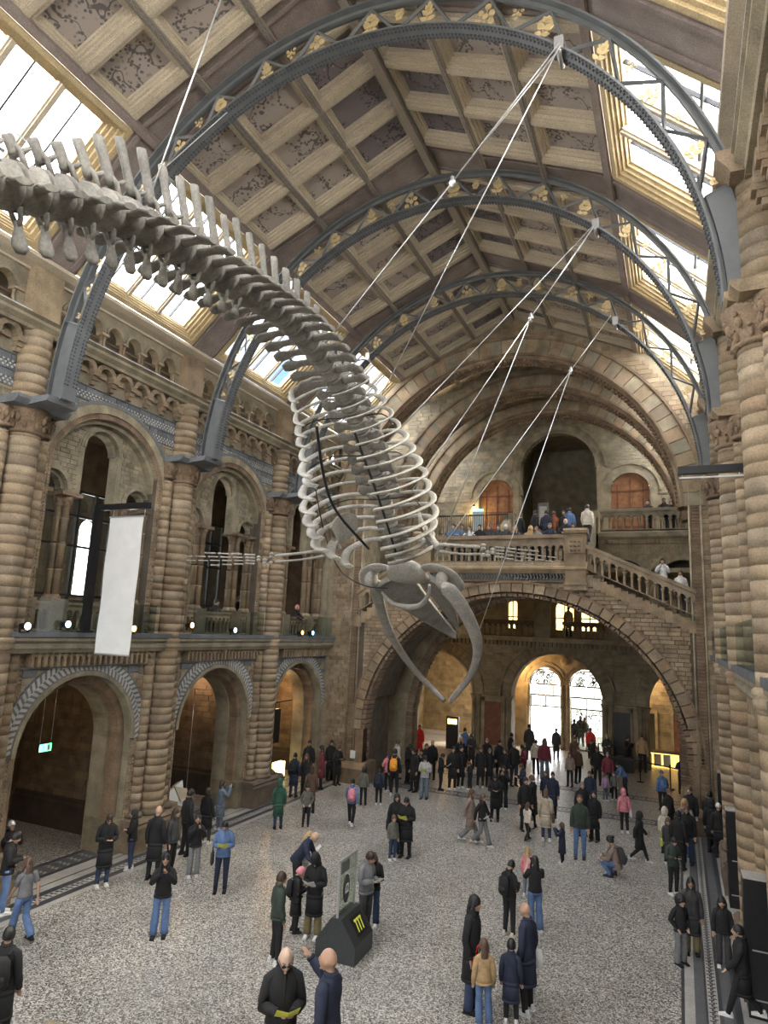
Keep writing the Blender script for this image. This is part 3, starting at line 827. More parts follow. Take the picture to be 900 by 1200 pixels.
for side in ('left', 'right'):
    SM = slope_matrix(side); flip = SM.to_3x3() @ Vector((1, 0, 0)); sg = 1 if flip.y > 0 else -1
    for k, ty in enumerate(CMS):
        if k == 5 or k == 0: continue
        ya = ty + .62; raf = [ya + .02, ya + .02 + 1.41, ya + .02 + 2.82, ya + .02 + 4.23]
        yc = ty + PITCH / 2
        for y in raf: inst('rafter', RAF, ceiling, SM @ Matrix.Translation((sg * y, LS / 2, 0)) @ Matrix.Rotation(pi / 2, 4, 'Z'))
        for i in range(3):
            for r in range(3):
                mtx = SM @ Matrix.Translation((sg * (raf[i] + .705), LS * (r + .5) / 3, 0))
                inst('coffer_frame', CF, ceiling, mtx)
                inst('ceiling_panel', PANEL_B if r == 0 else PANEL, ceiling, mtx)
        for r in (1, 2): inst('purlin', PUR, ceiling, SM @ Matrix.Translation((sg * yc, LS * r / 3, 0)))
        inst('eaves_beam', EAVE, ceiling, SM @ Matrix.Translation((sg * yc, LS, 0)))
        b = MB(); b.box((sg * (ty - .62), 0, -.30), (sg * (ty + .62), LS, -.10), r=.4)
        for q in (-.42, .42): b.box((sg * (ty + q) - .04, 0, -.10), (sg * (ty + q) + .04, LS, -.05), r=.9)
        o = b.build('truss_bay_lining', M_MAROON, ceiling); o.matrix_local = SM
    b = MB(); b.box((sg * (-2 if sg > 0 else -2), -.2, -.42), (sg * 27.6, LS + .1, -.34)); o = b.build('roof_boarding', M_MORTAR, ceiling); o.matrix_local = SM
for k, ty in enumerate(CMS[:5]):
    b = MB(); b.box((AX - .10, ty, 20.0), (AX + .10, ty + PITCH, 20.28), r=.6); b.box((AX - .14, ty, 20.12), (AX + .14, ty + PITCH, 20.3), r=.2); b.build('ridge_beam', M_CHECK, ceiling)

# ------------------------------------------------------------------ skylights
W0, W1 = (5.16, 17.88), (7.86, 15.30)      # (distance from the axis, height) of upper and lower edge
WL = hypot(W1[0] - W0[0], W0[1] - W1[1])
def win_matrix(side):
    sx = -1 if side == 'left' else 1
    yax = Vector((sx * (W1[0] - W0[0]) / WL, 0, -(W0[1] - W1[1]) / WL)); xax = Vector((0, 1, 0)); zax = xax.cross(yax)
    if zax.z > 0: xax = -xax; zax = -zax
    m_ = Matrix((xax, yax, zax)).transposed().to_4x4(); m_.translation = Vector((AX + sx * W0[0], 0, W0[1])); return m_, (1 if xax.y > 0 else -1)
wn = 0
_pane = {}
for side in ('left', 'right'):
    WM, sg = win_matrix(side)
    for k in range(1, 5):
        ty = CMS[k]; yc = ty + PITCH / 2; wn += 1
        w_ = empty('window_%d' % wn, (0, 0, 0), kind='structure', label='sloping skylight of the %s side, bay %s' % (side, ['', 'nearest the viewer', 'second from the viewer', 'third from the viewer', 'beside the bridge'][k]))
        half = PITCH / 2 - .55
        b = MB()
        def fr(b, x, z0, z1, w, r, top=0, bot=WL):
            b.box((-x, top, z0), (-x + w, bot, z1), r=r); b.box((x - w, top, z0), (x, bot, z1), r=r)
            b.box((-x + w, top, z0), (x - w, top + w, z1), r=r); b.box((-x + w, bot - w, z0), (x - w, bot, z1), r=r)
        for q, (ww, z1) in enumerate(((.14, .02), (.11, -.05), (.10, -.12), (.09, -.20), (.07, -.28))):
            off = (0, .14, .25, .35, .44)[q]
            fr(b, half - off, -.42, z1, ww, (.9, .3, .7, .4, .9)[q], off * .62, WL - off * .55)
        o = b.build('frame', M_GOLDW if True else M_CREAM, w_); o.matrix_local = WM @ Matrix.Translation((sg * yc, 0, 0))
        hi = half - .50; t0, t1 = .30, WL - .27
        for mx in (-hi / 3, hi / 3):
            b = MB(); b.box((mx - .085, t0, -.44), (mx + .085, t1, -.16), r=.5); b.box((mx - .05, t0, -.16), (mx + .05, t1, -.10), r=.9)
            o = b.build('mullion', M_CREAM, w_); o.matrix_local = WM @ Matrix.Translation((sg * yc, 0, 0))
        tr = t0 + (t1 - t0) * .62
        b = MB(); b.box((-hi, tr - .035, -.40), (hi, tr + .035, -.30)); o = b.build('transom', M_IRON, w_); o.matrix_local = WM @ Matrix.Translation((sg * yc, 0, 0))
        for c_ in (-hi * 2 / 3, 0, hi * 2 / 3):
            b = MB(); b.box((c_ - .018, t0, -.42), (c_ + .018, t1, -.33)); o = b.build('glazing_bar', M_BLACK, w_); o.matrix_local = WM @ Matrix.Translation((sg * yc, 0, 0))
        for i in range(6):
            for (za, zb) in ((t0, tr), (tr, t1)):
                key = (round(zb - za, 3))
                if key not in _pane:
                    p = MB(); p.box((-hi / 6, 0, -.375), (hi / 6, zb - za, -.365)); me = p.mesh('pane'); me.materials.append(M_GLASS); _pane[key] = me
                inst('pane', _pane[key], w_, WM @ Matrix.Translation((sg * yc + (i - 2.5) * hi / 3, za, 0)))
    # solid strips between the skylights
    for k in range(1, 6):
        ty = CMS[k] if k < 6 else 27.45
        b = MB(); b.box((sg * ty - .56, -.1, -.42), (sg * ty + .56, WL + .1, -.02), r=.3)
        for q in (-.40, .40): b.box((sg * ty + q - .06, 0, -.02), (sg * ty + q + .06, WL, .05), r=.8)
        o = b.build('skylight_pier_lining', M_MAROON, ceiling); o.matrix_local = WM
    # parapet gutter outside, seen through the lower panes
    b = MB(); sx = -1 if side == 'left' else 1
    b.box((AX + sx * 9.2 - .15, -3, 14.6), (AX + sx * 9.2 + .15, 27, 15.75)); b.build('outer_parapet', M_FPALE, ceiling)

# ------------------------------------------------------------------ iron trusses
AT = -6.2
def low(t, o=0): return (AT + (6.95 + o) * cos(t), 11.4 + (7.3 + o) * sin(t))
def up(t, o=0): return (AT + (7.5 + o) * cos(t), 11.4 + (8.12 + o) * sin(t))
def chord(b, fn, o0, o1, hw, y0=0, n=64, t0=0.02, t1=pi - .02, r=.5):
    for i in range(n):
        ta, tb = t0 + (t1 - t0) * i / n, t0 + (t1 - t0) * (i + 1) / n
        A, B, C_, D = fn(ta, o0), fn(ta, o1), fn(tb, o1), fn(tb, o0)
        b.hexa([(A[0], y0 - hw, A[1]), (B[0], y0 - hw, B[1]), (C_[0], y0 - hw, C_[1]), (D[0], y0 - hw, D[1]),
                (A[0], y0 + hw, A[1]), (B[0], y0 + hw, B[1]), (C_[0], y0 + hw, C_[1]), (D[0], y0 + hw, D[1])], r)
def leaf_mesh(kind):
    b = MB()
    def leaf(x, z, an, L_, w):
        ca, sa = cos(an), sin(an)
        pts = [(0, 0), (.25, w), (.55, w * 1.15), (1, 0), (.55, -w * 1.15), (.25, -w)]
        P = [(x + (u * L_) * ca - v * L_ * sa, z + (u * L_) * sa + v * L_ * ca) for u, v in pts]
        k = len(b.v)
        for yy in (-.012, .012): b.v.extend([(p[0], yy, p[1]) for p in P])
        b.face(tuple(k + i for i in range(6))); b.face(tuple(k + 6 + i for i in reversed(range(6))))
        for i in range(6): b.face((k + i, k + (i + 1) % 6, k + 6 + (i + 1) % 6, k + 6 + i))
    b.tube([(0, 0, -.22), (0, 0, .24)], .013, 5)
    if kind == 0:
        for (z, an, l) in ((-.12, .5, .2), (-.12, pi - .5, .2), (.0, .8, .2), (.0, pi - .8, .2), (.1, 1.1, .18), (.1, pi - 1.1, .18), (.2, pi / 2, .18)): leaf(0, z, an, l, .22)
    elif kind == 1:
        for (x, z) in ((0, .2), (-.12, .05), (.12, .05), (0, -.02), (-.15, -.14), (.15, -.14)): b.tube([(x, -.015, z), (x, .015, z)], .068, 9)
    else:
        for (z, an, l) in ((-.15, .2, .18), (-.15, pi - .2, .18), (-.02, .5, .22), (-.02, pi - .5, .22), (.12, .9, .2), (.12, pi - .9, .2)): leaf(0, z, an, l, .3)
        for (x, z) in ((0, .26), (.13, .12), (-.13, .12)): b.tube([(x, -.015, z), (x, .015, z)], .035, 7)
    me = b.mesh('gilded_leaf'); me.materials.append(M_GOLD); return me
LEAF = [leaf_mesh(k) for k in range(3)]
def tri_frame_mesh():
    b = MB(); P = [(-.24, -.24), (.24, -.24), (0, .26)]
    for i in range(3):
        a, c = P[i], P[(i + 1) % 3]; b.tube([(a[0], 0, a[1]), (c[0], 0, c[1])], .016, 4)
    me = b.mesh('m'); return me
def truss(y, lab):
    root = empty('roof_truss', (0, y, 0), lab, 'roof truss', 'iron arched trusses of the roof')
    b = MB(); chord(b, low, 0, .035, .19); chord(b, low, .03, .10, .03); b.build('lower_chord', M_IRON, root)
    b = MB(); chord(b, up, 0, .035, .16); chord(b, up, -.08, 0, .03); b.build('upper_chord', M_IRON, root)
    # solid haunch plates above the capitals
    for t0_, t1_, nm in ((.02, .27, 0), (pi - .27, pi - .02, 0)):
        b = MB(); n = 8
        for i in range(n):
            ta, tb = t0_ + (t1_ - t0_) * i / n, t0_ + (t1_ - t0_) * (i + 1) / n
            A, B, C_, D = low(ta, .1), up(ta, -.1), up(tb, -.1), low(tb, .1)
            b.hexa([(A[0], -.13, A[1]), (B[0], -.13, B[1]), (C_[0], -.13, C_[1]), (D[0], -.13, D[1]), (A[0], .13, A[1]), (B[0], .13, B[1]), (C_[0], .13, C_[1]), (D[0], .13, D[1])])
        te = t1_ if t0_ < 1 else t0_
        A, B = low(te, .1), up(te, .05); dx, dz = B[0] - A[0], B[1] - A[1]
        b.tube([(A[0], 0, A[1]), (B[0], 0, B[1])], [(.06, .17), (.06, .17)], 4, ref=(0, 1, 0))
        b.build('haunch_plate', M_IRON, root)
    # rivets of the lower flange
    b = MB(); t = .06
    while t < pi - .06:
        p = low(t, -.012)
        for yy in (-.16, .16, -.08, .08): b.box((p[0] - .014, yy - .014, p[1] - .014), (p[0] + .014, yy + .014, p[1] + .014))
        t += .0125
    b.build('rivets', M_IRON2, root, kind='stuff')
    n = 28; ta = .30; tb = pi - .30
    for i in range(n + 1):
        t = ta + (tb - ta) * i / n
        A = low(t, .09) if i % 2 == 0 else up(t, -.07)
        if i < n:
            t2 = ta + (tb - ta) * (i + 1) / n
            B = up(t2, -.07) if i % 2 == 0 else low(t2, .09)
            s_ = MB(); s_.tube([(A[0], 0, A[1]), (B[0], 0, B[1])], [(.035, .05)] * 2, 4, ref=(0, 1, 0), smooth=False); s_.build('strut', M_IRON, root)
        if i % 2 == 1 or True:
            L0, U0 = Vector(low(t, .10)), Vector(up(t, -.08))
            mid = (L0 + U0) / 2; dr = (U0 - L0); h = dr.length; dr.normalize()
            if i % 2 == 0: dr = dr; sc_ = h * 1.05; mid = (L0 * .44 + U0 * .56)
            else: sc_ = h * 1.05; mid = (L0 * .58 + U0 * .42); 
            an = atan2(dr[0], dr[1])
            if i % 2 == 0: continue
            M_ = Matrix.Translation((mid[0], 0, mid[1])) @ Matrix.Rotation(an, 4, 'Y') @ Matrix.Scale(sc_ * 1.5, 4)
            inst('gilded_leaf', LEAF[(i * 5 + i // 2) % 3], root, M_)
    # small pierced gilt fretwork in the other bays
    for i in range(0, n + 1, 2):
        t = ta + (tb - ta) * i / n
        if not (.12 * n < i < .88 * n) or i % 4 == 0:
            L0, U0 = Vector(low(t, .10)), Vector(up(t, -.08)); mid = L0 * .35 + U0 * .65; dr = (U0 - L0); an = atan2(dr[0], dr[1])
            M_ = Matrix.Translation((mid[0], 0, mid[1])) @ Matrix.Rotation(an + pi, 4, 'Y') @ Matrix.Scale(dr.length * .9, 4)
            inst('gilded_leaf', LEAF[1 if i % 3 else 2], root, M_)
    # cable shackles
    for t in ((.847, 2.294)):
        p = low(t, -.05); b = MB(); b.tube([(p[0], -.22, p[1]), (p[0], .22, p[1])], .05, 8); b.box((p[0] - .08, -.23, p[1] - .02), (p[0] + .08, -.17, p[1] + .25)); b.build('shackle', M_STEEL, root)
    return root
for y, lab in ((4.85, 'iron truss above the viewer, cut by the top edge'), (10.5, 'largest grey blue iron truss, crossing the top of the photo'), (16.15, 'second grey blue iron truss with gilded leaves, behind the largest one'), (21.8, 'third iron truss with gilded leaves, smallest of the three')):
    if y > 5: truss(y, lab)
# ------------------------------------------------------------------ the bridge with its flights of stairs, across the far end
YBR = 26.6
far = empty('wall_far', (0, 0, 0), kind='structure', label='far end of the hall: stone arches, galleries and entrance wall')
T = TF(YBR)
BC, BA, BZ, BR = -6.2, 6.45, 2.2, 5.95           # arch centre, half width, springing, rise
def bz(u, g=0): 
    q = 1 - ((u - BC) / (BA + g)) ** 2
    return BZ + (BR + g) * sqrt(max(q, 0))
def btop(u):
    if u < -10.3: return 8.95 + (u + 10.3) * .69
    if u > -3.3: return 8.95 - (u + 3.3) * .46
    return 8.95
bridge = empty('stair_bridge', (BC, YBR + 1.5, 0), 'stone bridge with balustrade and descending flights over the wide far arch', 'bridge')
bridge_off = Vector((-BC, -YBR - 1.5, 0))
def bb(mb, name, mat, **k):
    o = mb.build(name, mat, bridge, **k); o.location = bridge_off; return o
core = MB(); du = .2; u = -13.3
while u < .9 - 1e-6:
    a, b_ = u, min(u + du, .9)
    for (q0, q1) in ((a, b_),):
        za = bz(q0) if abs(q0 - BC) < BA else 0; zb_ = bz(q1) if abs(q1 - BC) < BA else 0
        if (abs(q0 - BC) < BA) != (abs(q1 - BC) < BA): za = zb_ = max(za, zb_)
        ta, tb = btop(q0) - .35, btop(q1) - .35
        core.hexa([T(q0, -3, za), T(q1, -3, zb_), T(q1, -.02, zb_), T(q0, -.02, za), T(q0, -3, ta), T(q1, -3, tb), T(q1, -.02, tb), T(q0, -.02, ta)], .5)
    u += du
bb(core, 'bridge_core', M_MORTAR)
blk = MB()
mkb = lambda u, z: (abs(u - BC) < BA + .42 and z < bz(u, .42)) or z > btop(u) - .30 or z < .8
blocks(blk, T, -12.75, .35, .8, 8.7, .155, .42, 0, mask=mkb, proud=.018, minlen=.08)
bb(blk, 'stone_block', M_BUFF, kind='stuff')
# voussoirs, each a part of its own
for i in range(46):
    t0, t1 = pi * i / 46 + .004, pi * (i + 1) / 46 - .004
    v = MB(); P = []
    for w in (-.5, .05):
        for (t, g) in ((t0, .06), (t0, .42), (t1, .42), (t1, .06)): P.append(T(BC + (BA + g) * cos(t), w, BZ + (BR + g) * sin(t)))
    v.hexa(P, random.random()); bb(v, 'voussoir', M_BUFF)
cv = MB()
for i in range(90):
    t0, t1 = pi * i / 90, pi * (i + .8) / 90
    for (ga, gb, w0, w1) in ((-.12, .06, -.7, -.02),):
        P = []
        for w in (w0, w1):
            for (t, g) in ((t0, ga), (t0, gb), (t1, gb), (t1, ga)): P.append(T(BC + (BA + g) * cos(t), w, BZ + (BR + g) * sin(t)))
        cv.hexa(P, random.random())
for (t0, t1) in ((0, pi),):
    for i in range(48):
        ta, tb = pi * i / 48, pi * (i + 1) / 48; P = []
        for w in (-.3, .09):
            for (t, g) in ((ta, .42), (ta, .50), (tb, .50), (tb, .42)): P.append(T(BC + (BA + g) * cos(t), w, BZ + (BR + g) * sin(t)))
        cv.hexa(P, .5)
for s_ in (-1, 1):
    x0 = BC + s_ * (BA + .02)
    z = .75
    while z < BZ: cv.box((x0 - .10, -.7, z), (x0 + .10, -.02, z + .1), T, random.random()); z += .125
    cv.box((x0 + s_ * .12 - .14, -.4, .7), (x0 + s_ * .12 + .22, .04, BZ), T, .5)
bb(cv, 'carved_arch_moulding', M_CARVE, kind='stuff')
for s_ in (-1, 1):
    xx = BC + s_ * (BA + .3); pl = MB()
    pl.box((xx - .5, -.9, 0), (xx + .62, .35, .62), T, .2); moulding(pl, T, xx - .5, xx + .62, [(-.9, .62), (.38, .62), (.30, .78), (.16, .86), (-.9, .86)], .3)
    bb(pl, 'plinth', M_DARKST)
# cornice, frieze and balustrade of the level landing
cr = MB(); LU0, LU1 = -9.7, -4.0
for (a, b_) in ((-10.4, -3.2),):
    moulding(cr, T, a, b_, [(-.2, 8.62), (.05, 8.62), (.07, 8.68), (-.2, 8.68)], .5)
    moulding(cr, T, a, b_, [(-.2, 8.95), (.06, 8.95), (.14, 9.05), (.2, 9.12), (.2, 9.2), (.12, 9.24), (.12, 9.4), (-.2, 9.4)], .6)
cr.box((-10.4, -2.9, 9.2), (-3.2, .0, 9.45), T)
bb(cr, 'cornice', M_BUFF)
fz = MB(); u = -10.3
while u < -3.3:
    k = int(round((u + 10.3) / .13))
    fz.hexa([T(u, 0, 8.70), T(u + .07, 0, 8.70), T(u + .13, 0, 8.82), T(u + .06, 0, 8.82), T(u, .03, 8.70), T(u + .07, .03, 8.70), T(u + .13, .03, 8.82), T(u + .06, .03, 8.82)], .3)
    fz.hexa([T(u + .06, 0, 8.82), T(u + .13, 0, 8.82), T(u + .07, 0, 8.94), T(u, 0, 8.94), T(u + .06, .03, 8.82), T(u + .13, .03, 8.82), T(u + .07, .03, 8.94), T(u, .03, 8.94)], .3)
    u += .13
bb(fz, 'chequer_frieze', M_BLUE, kind='stuff')
_b = MB(); _b.lathe([(.06, 0), (.07, .04), (.045, .07), (.045, .42), (.065, .46), (.095, .54)], n=8); BAL = _b.mesh('baluster'); BAL.materials.append(M_BUFF)
def rail_run(u0, z0, u1, z1, n, parent, off, T, w=-.0, hgt=.98, mat=M_BUFF, ymat=None):
    """balusters, arched heads and handrail between two points; z is the top of the base course"""
    p = (u1 - u0) / n; sl = (z1 - z0) / (u1 - u0)
    rb = MB()
    def zz(u): return z0 + sl * (u - u0)
    for i in range(n + 1):
        uu = u0 + p * i
        x, y, z = T(uu, w - .15, zz(uu))
        o = inst('baluster', BAL, parent, Matrix.Translation(Vector((x, y, z)) + off))
    for (za, zb, wa, wb) in ((hgt - .14, hgt, -.30, .04), (hgt - .17, hgt - .14, -.27, .0), (0, .04, -.3, .02)):
        rb.hexa([T(u0 - .05, w + wa, zz(u0) + za), T(u1 + .05, w + wa, zz(u1) + za), T(u1 + .05, w + wb, zz(u1) + za), T(u0 - .05, w + wb, zz(u0) + za),
                 T(u0 - .05, w + wa, zz(u0) + zb), T(u1 + .05, w + wa, zz(u1) + zb), T(u1 + .05, w + wb, zz(u1) + zb), T(u0 - .05, w + wb, zz(u0) + zb)], .7)
    for i in range(n):          # little round arches between the balusters
        c_ = u0 + p * (i + .5); r_o = p * .36; m_ = 6
        for k in range(m_):
            a0, a1 = pi - pi * k / m_, pi - pi * (k + 1) / m_
            ua, ub = c_ + r_o * cos(a0), c_ + r_o * cos(a1); zt = hgt - .16
            q0, q1 = .56 + r_o * sin(a0), .56 + r_o * sin(a1)
            rb.hexa([T(ua, w - .24, zz(ua) + q0), T(ub, w - .24, zz(ub) + q1), T(ub, w - .04, zz(ub) + q1), T(ua, w - .04, zz(ua) + q0),
                     T(ua, w - .24, zz(ua) + zt), T(ub, w - .24, zz(ub) + zt), T(ub, w - .04, zz(ub) + zt), T(ua, w - .04, zz(ua) + zt)], .6)
        for e in (-1, 1):
            ua, ub = sorted((c_ + e * r_o, c_ + e * p / 2)); zt = hgt - .16
            rb.hexa([T(ua, w - .24, zz(ua) + .54), T(ub, w - .24, zz(ub) + .54), T(ub, w - .04, zz(ub) + .54), T(ua, w - .04, zz(ua) + .54),
                     T(ua, w - .24, zz(ua) + zt), T(ub, w - .24, zz(ub) + zt), T(ub, w - .04, zz(ub) + zt), T(ua, w - .04, zz(ua) + zt)], .6)
    o = rb.build('handrail', mat, parent); o.location = off
    return o
rail_run(-9.75, 9.42, -4.08, 9.42, 20, bridge, bridge_off, T, w=.1, hgt=1.1)
rail_run(-3.2, 9.12, .55, 7.40, 14, bridge, bridge_off, T, w=.1, hgt=.98)
rail_run(-13.1, 7.15, -10.45, 8.95, 10, bridge, bridge_off, T, w=.1, hgt=.98)
for (a, b_) in ((-4.05, -3.25), (-10.4, -9.7)):
    nb = MB(); nb.box((a, -.35, 8.3), (b_, .16, 10.55), T, .5)
    moulding(nb, T, a - .06, b_ + .06, [(-.4, 10.55), (.22, 10.55), (.24, 10.66), (.12, 10.76), (-.3, 10.76), (-.4, 10.66)], .7)
    for z in (8.3, 8.5): nb.box((a - .05, -.3, z), (b_ + .05, .20, z + .1), T, .2)
    nb.box((a + .12, .16, 9.75), (b_ - .12, .19, 10.35), T, .9)
    bb(nb, 'newel_post', M_BUFF)
    nb = MB()
    for k in range(3):
        for j in range(3): nb.sphere(T(a + .25 + .15 * k, .2, 9.87 + .17 * j), .055, .03, .055, 6, 4)
    bb(nb, 'carved_rosette', M_CARVE)
# stepped string below each flight, and the treads
n = 15
for i in range(n):
    st = MB(); u0_ = -3.25 + i * (3.8 / n); z_ = btop(u0_ + .13)
    st.box((u0_, -2.8, z_ - .42), (u0_ + 3.8 / n, .06, z_ + .02), T, random.random()); bb(st, 'stair_tread', M_BUFF)
for i in range(11):
    st = MB(); u0_ = -10.4 - (i + 1) * .25; z_ = btop(u0_ + .12)
    st.box((u0_, -2.8, z_ - .5), (u0_ + .25, .06, z_ + .0), T, random.random()); bb(st, 'stair_tread', M_BUFF)
# rear parapet and steps up to the upper landing
st = MB()
for i in range(8): st.box((-7.4, -2.9 - (i + 1) * .32, 9.2), (-3.9, -2.9 - i * .32 if i else -1.3, 9.45 + i * .23), T, random.random())
st.box((-7.4, -2.4, 9.4), (-3.9, -1.7, 10.15), T) if 0 else None
bb(st, 'upper_step', M_WALL)
for x in (-3.75, -7.75):
    st = MB(); st.hexa([T(x, -5.2, 10.9), T(x + .35, -5.2, 10.9), T(x + .35, -2.2, 9.4), T(x, -2.2, 9.4), T(x, -5.2, 12.2), T(x + .35, -5.2, 12.2), T(x + .35, -2.2, 10.6), T(x, -2.2, 10.6)])
    st.box((x - .1, -5.5, 9.4), (x + .45, -5.0, 12.4), T, .5)
    bb(st, 'stair_parapet', M_WALL)

# ------------------------------------------------------------------ corner piers and carved strips beside the bridge
core = MB(); bl = MB(); cv = MB()
core.box((-14.7, -1.2, 0), (-12.9, -.03, 12.6), T); core.box((.45, -1.2, 0), (1.6, -.03, 12.6), T)
blocks(bl, T, -14.45, -13.42, .8, 12.4, .17, .42, 0, proud=.018)
blocks(bl, T, .86, 1.35, .8, 12.4, .17, .42, 0, proud=.018)
for xc in (-13.22, .66):
    z = .75
    while z < 12.3:
        cv.box((xc - .13, -.05, z), (xc + .13, .05, z + .075), T, random.random()); cv.box((xc - .16, -.05, z + .075), (xc + .16, .02, z + .1), T, .2); z += .12
    core.tube([T(xc - .2, .02, .7), T(xc - .2, .02, 12.3)], .045, 6); core.tube([T(xc + .2, .02, .7), T(xc + .2, .02, 12.3)], .045, 6)
core.box((-13.7, -.5, 0), (-12.9, .25, .75), T, .2); core.box((.35, -.5, 0), (1.3, .25, .75), T, .2)

# ------------------------------------------------------------------ stone arches A, B, C with the wall above each, and the end gable
def roof_z(u): return DZ0 - abs(u - AX) * (DZ0 - DZ1) / DD if abs(u - AX) < DD else DZ1 - (abs(u - AX) - DD) * 1.0
def gable(mb, y, c_, zc, rad, thick, u0=-14.5, u1=1.6, z0=11.5, du=.3):
    Tg = TF(y); u = u0
    while u < u1 - 1e-6:
        a, b_ = u, min(u + du, u1)
        f = lambda q: (zc + sqrt(rad ** 2 - (q - c_) ** 2)) if abs(q - c_) < rad else z0
        ta, tb = max(roof_z(a) + .2, 14.9), max(roof_z(b_) + .2, 14.9)
        za, zb_ = f(a), f(b_)
        mb.hexa([Tg(a, -thick, za), Tg(b_, -thick, zb_), Tg(b_, 0, zb_), Tg(a, 0, za), Tg(a, -thick, ta), Tg(b_, -thick, tb), Tg(b_, 0, tb), Tg(a, 0, ta)], .5)
        u += du
dk = MB()
for idx, (y, c_, zc, ri, ro) in enumerate(((26.6, -6.7, 11.5, 6.8, 7.65), (29.6, -6.1, 11.5, 6.35, 7.1), (32.6, -6.1, 11.5, 6.2, 6.9))):
    Tg = TF(y)
    gable(core, y, c_, zc, ri + .1, .9)
    mk = (lambda c_, zc, ro: (lambda u, z: hypot(u - c_, z - zc) < ro + .05 or z > roof_z(u) - .1))(c_, zc, ro)
    blocks(bl if idx == 0 else dk, Tg, -14.3, 1.4, 12.5, 20.1, .2, .5, 0, mask=mk, proud=.018)
    arch = empty('stone_arch', (c_, y, zc), '%s wide stone arch of the far vault with pale and dark voussoirs' % ('front', 'middle', 'rear')[idx][0:] if 0 else ['front and brightest of the three wide stone arches above the bridge', 'middle one of the three wide stone arches above the bridge', 'rear and darkest of the three wide stone arches above the bridge'][idx], 'arch', 'wide stone arches above the bridge')
    n = 44
    Tl = lambda u, w, z: (u, -w, z)
    for i in range(n):
        t0, t1 = pi * i / n + .003, pi * (i + 1) / n - .003
        v = MB(); P = []
        for w in (-.6, .06):
            for (rr, t) in ((ri + .22, t0), (ro, t0), (ro, t1), (ri + .22, t1)): P.append(Tl(rr * cos(t), w, rr * sin(t)))
        v.hexa(P, random.random())
        o = v.build('voussoir', (M_BUFF if i % 2 else M_WALL), arch)
    v = MB(); v.ring(Tl, 0, 0, ro, ro + .10, -.5, .12, n=n, base=.3, amp=.2); v.ring(Tl, 0, 0, ri + .12, ri + .22, -.7, .11, n=n); v.ring(Tl, 0, 0, ri, ri + .14, -.9, -.05, n=n); v.build('arch_moulding', M_CARVE, arch)
    v = MB(); v.ring(Tl, 0, 0, ri - .07, ri + .02, -.28, -.12, n=120, gap=.006); v.ring(Tl, 0, 0, ri - .07, ri + .02, -.75, -.6, n=120, gap=.006); v.build('billet_ornament', M_CARVE, arch, kind='stuff')
# side walls, ceiling and skylights between the stone arches
for s_, X in ((-1, -14.4), (1, 1.5)):
    Ts = TL(X, -s_)
    core.box((26.6, -.3, 0), (38.0, 0, 15.3), Ts); blocks(dk, Ts, 26.7, 36, 11.3, 15.1, .2, .5, 0)
    blocks(dk, Ts, 29.8, 37.8, .5, 9, .2, .5, 0)
for k, (ya, yb) in enumerate(((27.5, 29.6), (30.5, 32.6), (33.5, 36.0))):
    for side in ('left', 'right'):
        SM = slope_matrix(side); flip = SM.to_3x3() @ Vector((1, 0, 0)); sg = 1 if flip.y > 0 else -1
        b = MB(); b.box((sg * (ya + yb) / 2 - (yb - ya) / 2, -.1, -.42), (sg * (ya + yb) / 2 + (yb - ya) / 2, LS + .1, -.30), r=.4)
        o = b.build('roof_boarding', M_MAROON, ceiling); o.matrix_local = SM
        for r in range(3):
            mtx = SM @ Matrix.Translation((sg * ((ya + yb) / 2), LS * (r + .5) / 3, 0)) @ Matrix.Scale((yb - ya - .3) / CW, 4, (1, 0, 0))
            inst('coffer_frame', CF, ceiling, mtx); inst('ceiling_panel', PANEL, ceiling, mtx)
        for r in range(4):
            b = MB(); b.box((-(yb - ya) / 2, -.1, -.32), ((yb - ya) / 2, .1, .03), r=.8); o = b.build('purlin', M_CREAM, ceiling); o.matrix_local = SM @ Matrix.Translation((sg * (ya + yb) / 2, LS * r / 3, 0))
        WM, sg = win_matrix(side); wn += 1
        w_ = empty('window_%d' % wn, (0, 0, 0), kind='structure', label='sloping skylight of the %s side between the stone arches, %s' % (side, ('front', 'middle', 'rear')[k]))
        hw = (yb - ya) / 2; Mw = WM @ Matrix.Translation((sg * (ya + yb) / 2, 0, 0))
        b = MB()
        for (x0, x1, y0_, y1_) in ((-hw, -hw + .2, -.1, WL), (hw - .2, hw, -.1, WL), (-hw, hw, -.1, .25), (-hw, hw, WL - .25, WL + .1)): b.box((x0, y0_, -.4), (x1, y1_, -.05), r=.5)
        for c_ in (-.28, .28): b.box((c_ - .02, .2, -.4), (c_ + .02, WL - .2, -.3))
        o = b.build('frame', M_CREAM, w_); o.matrix_local = Mw
        for i in range(3):
            p = MB(); q = (hw - .2) * 2 / 3; p.box((-hw + .2 + q * i, .25, -.36), (-hw + .2 + q * (i + 1), WL - .25, -.35)); o = p.build('pane', M_GLASS, w_); o.matrix_local = Mw
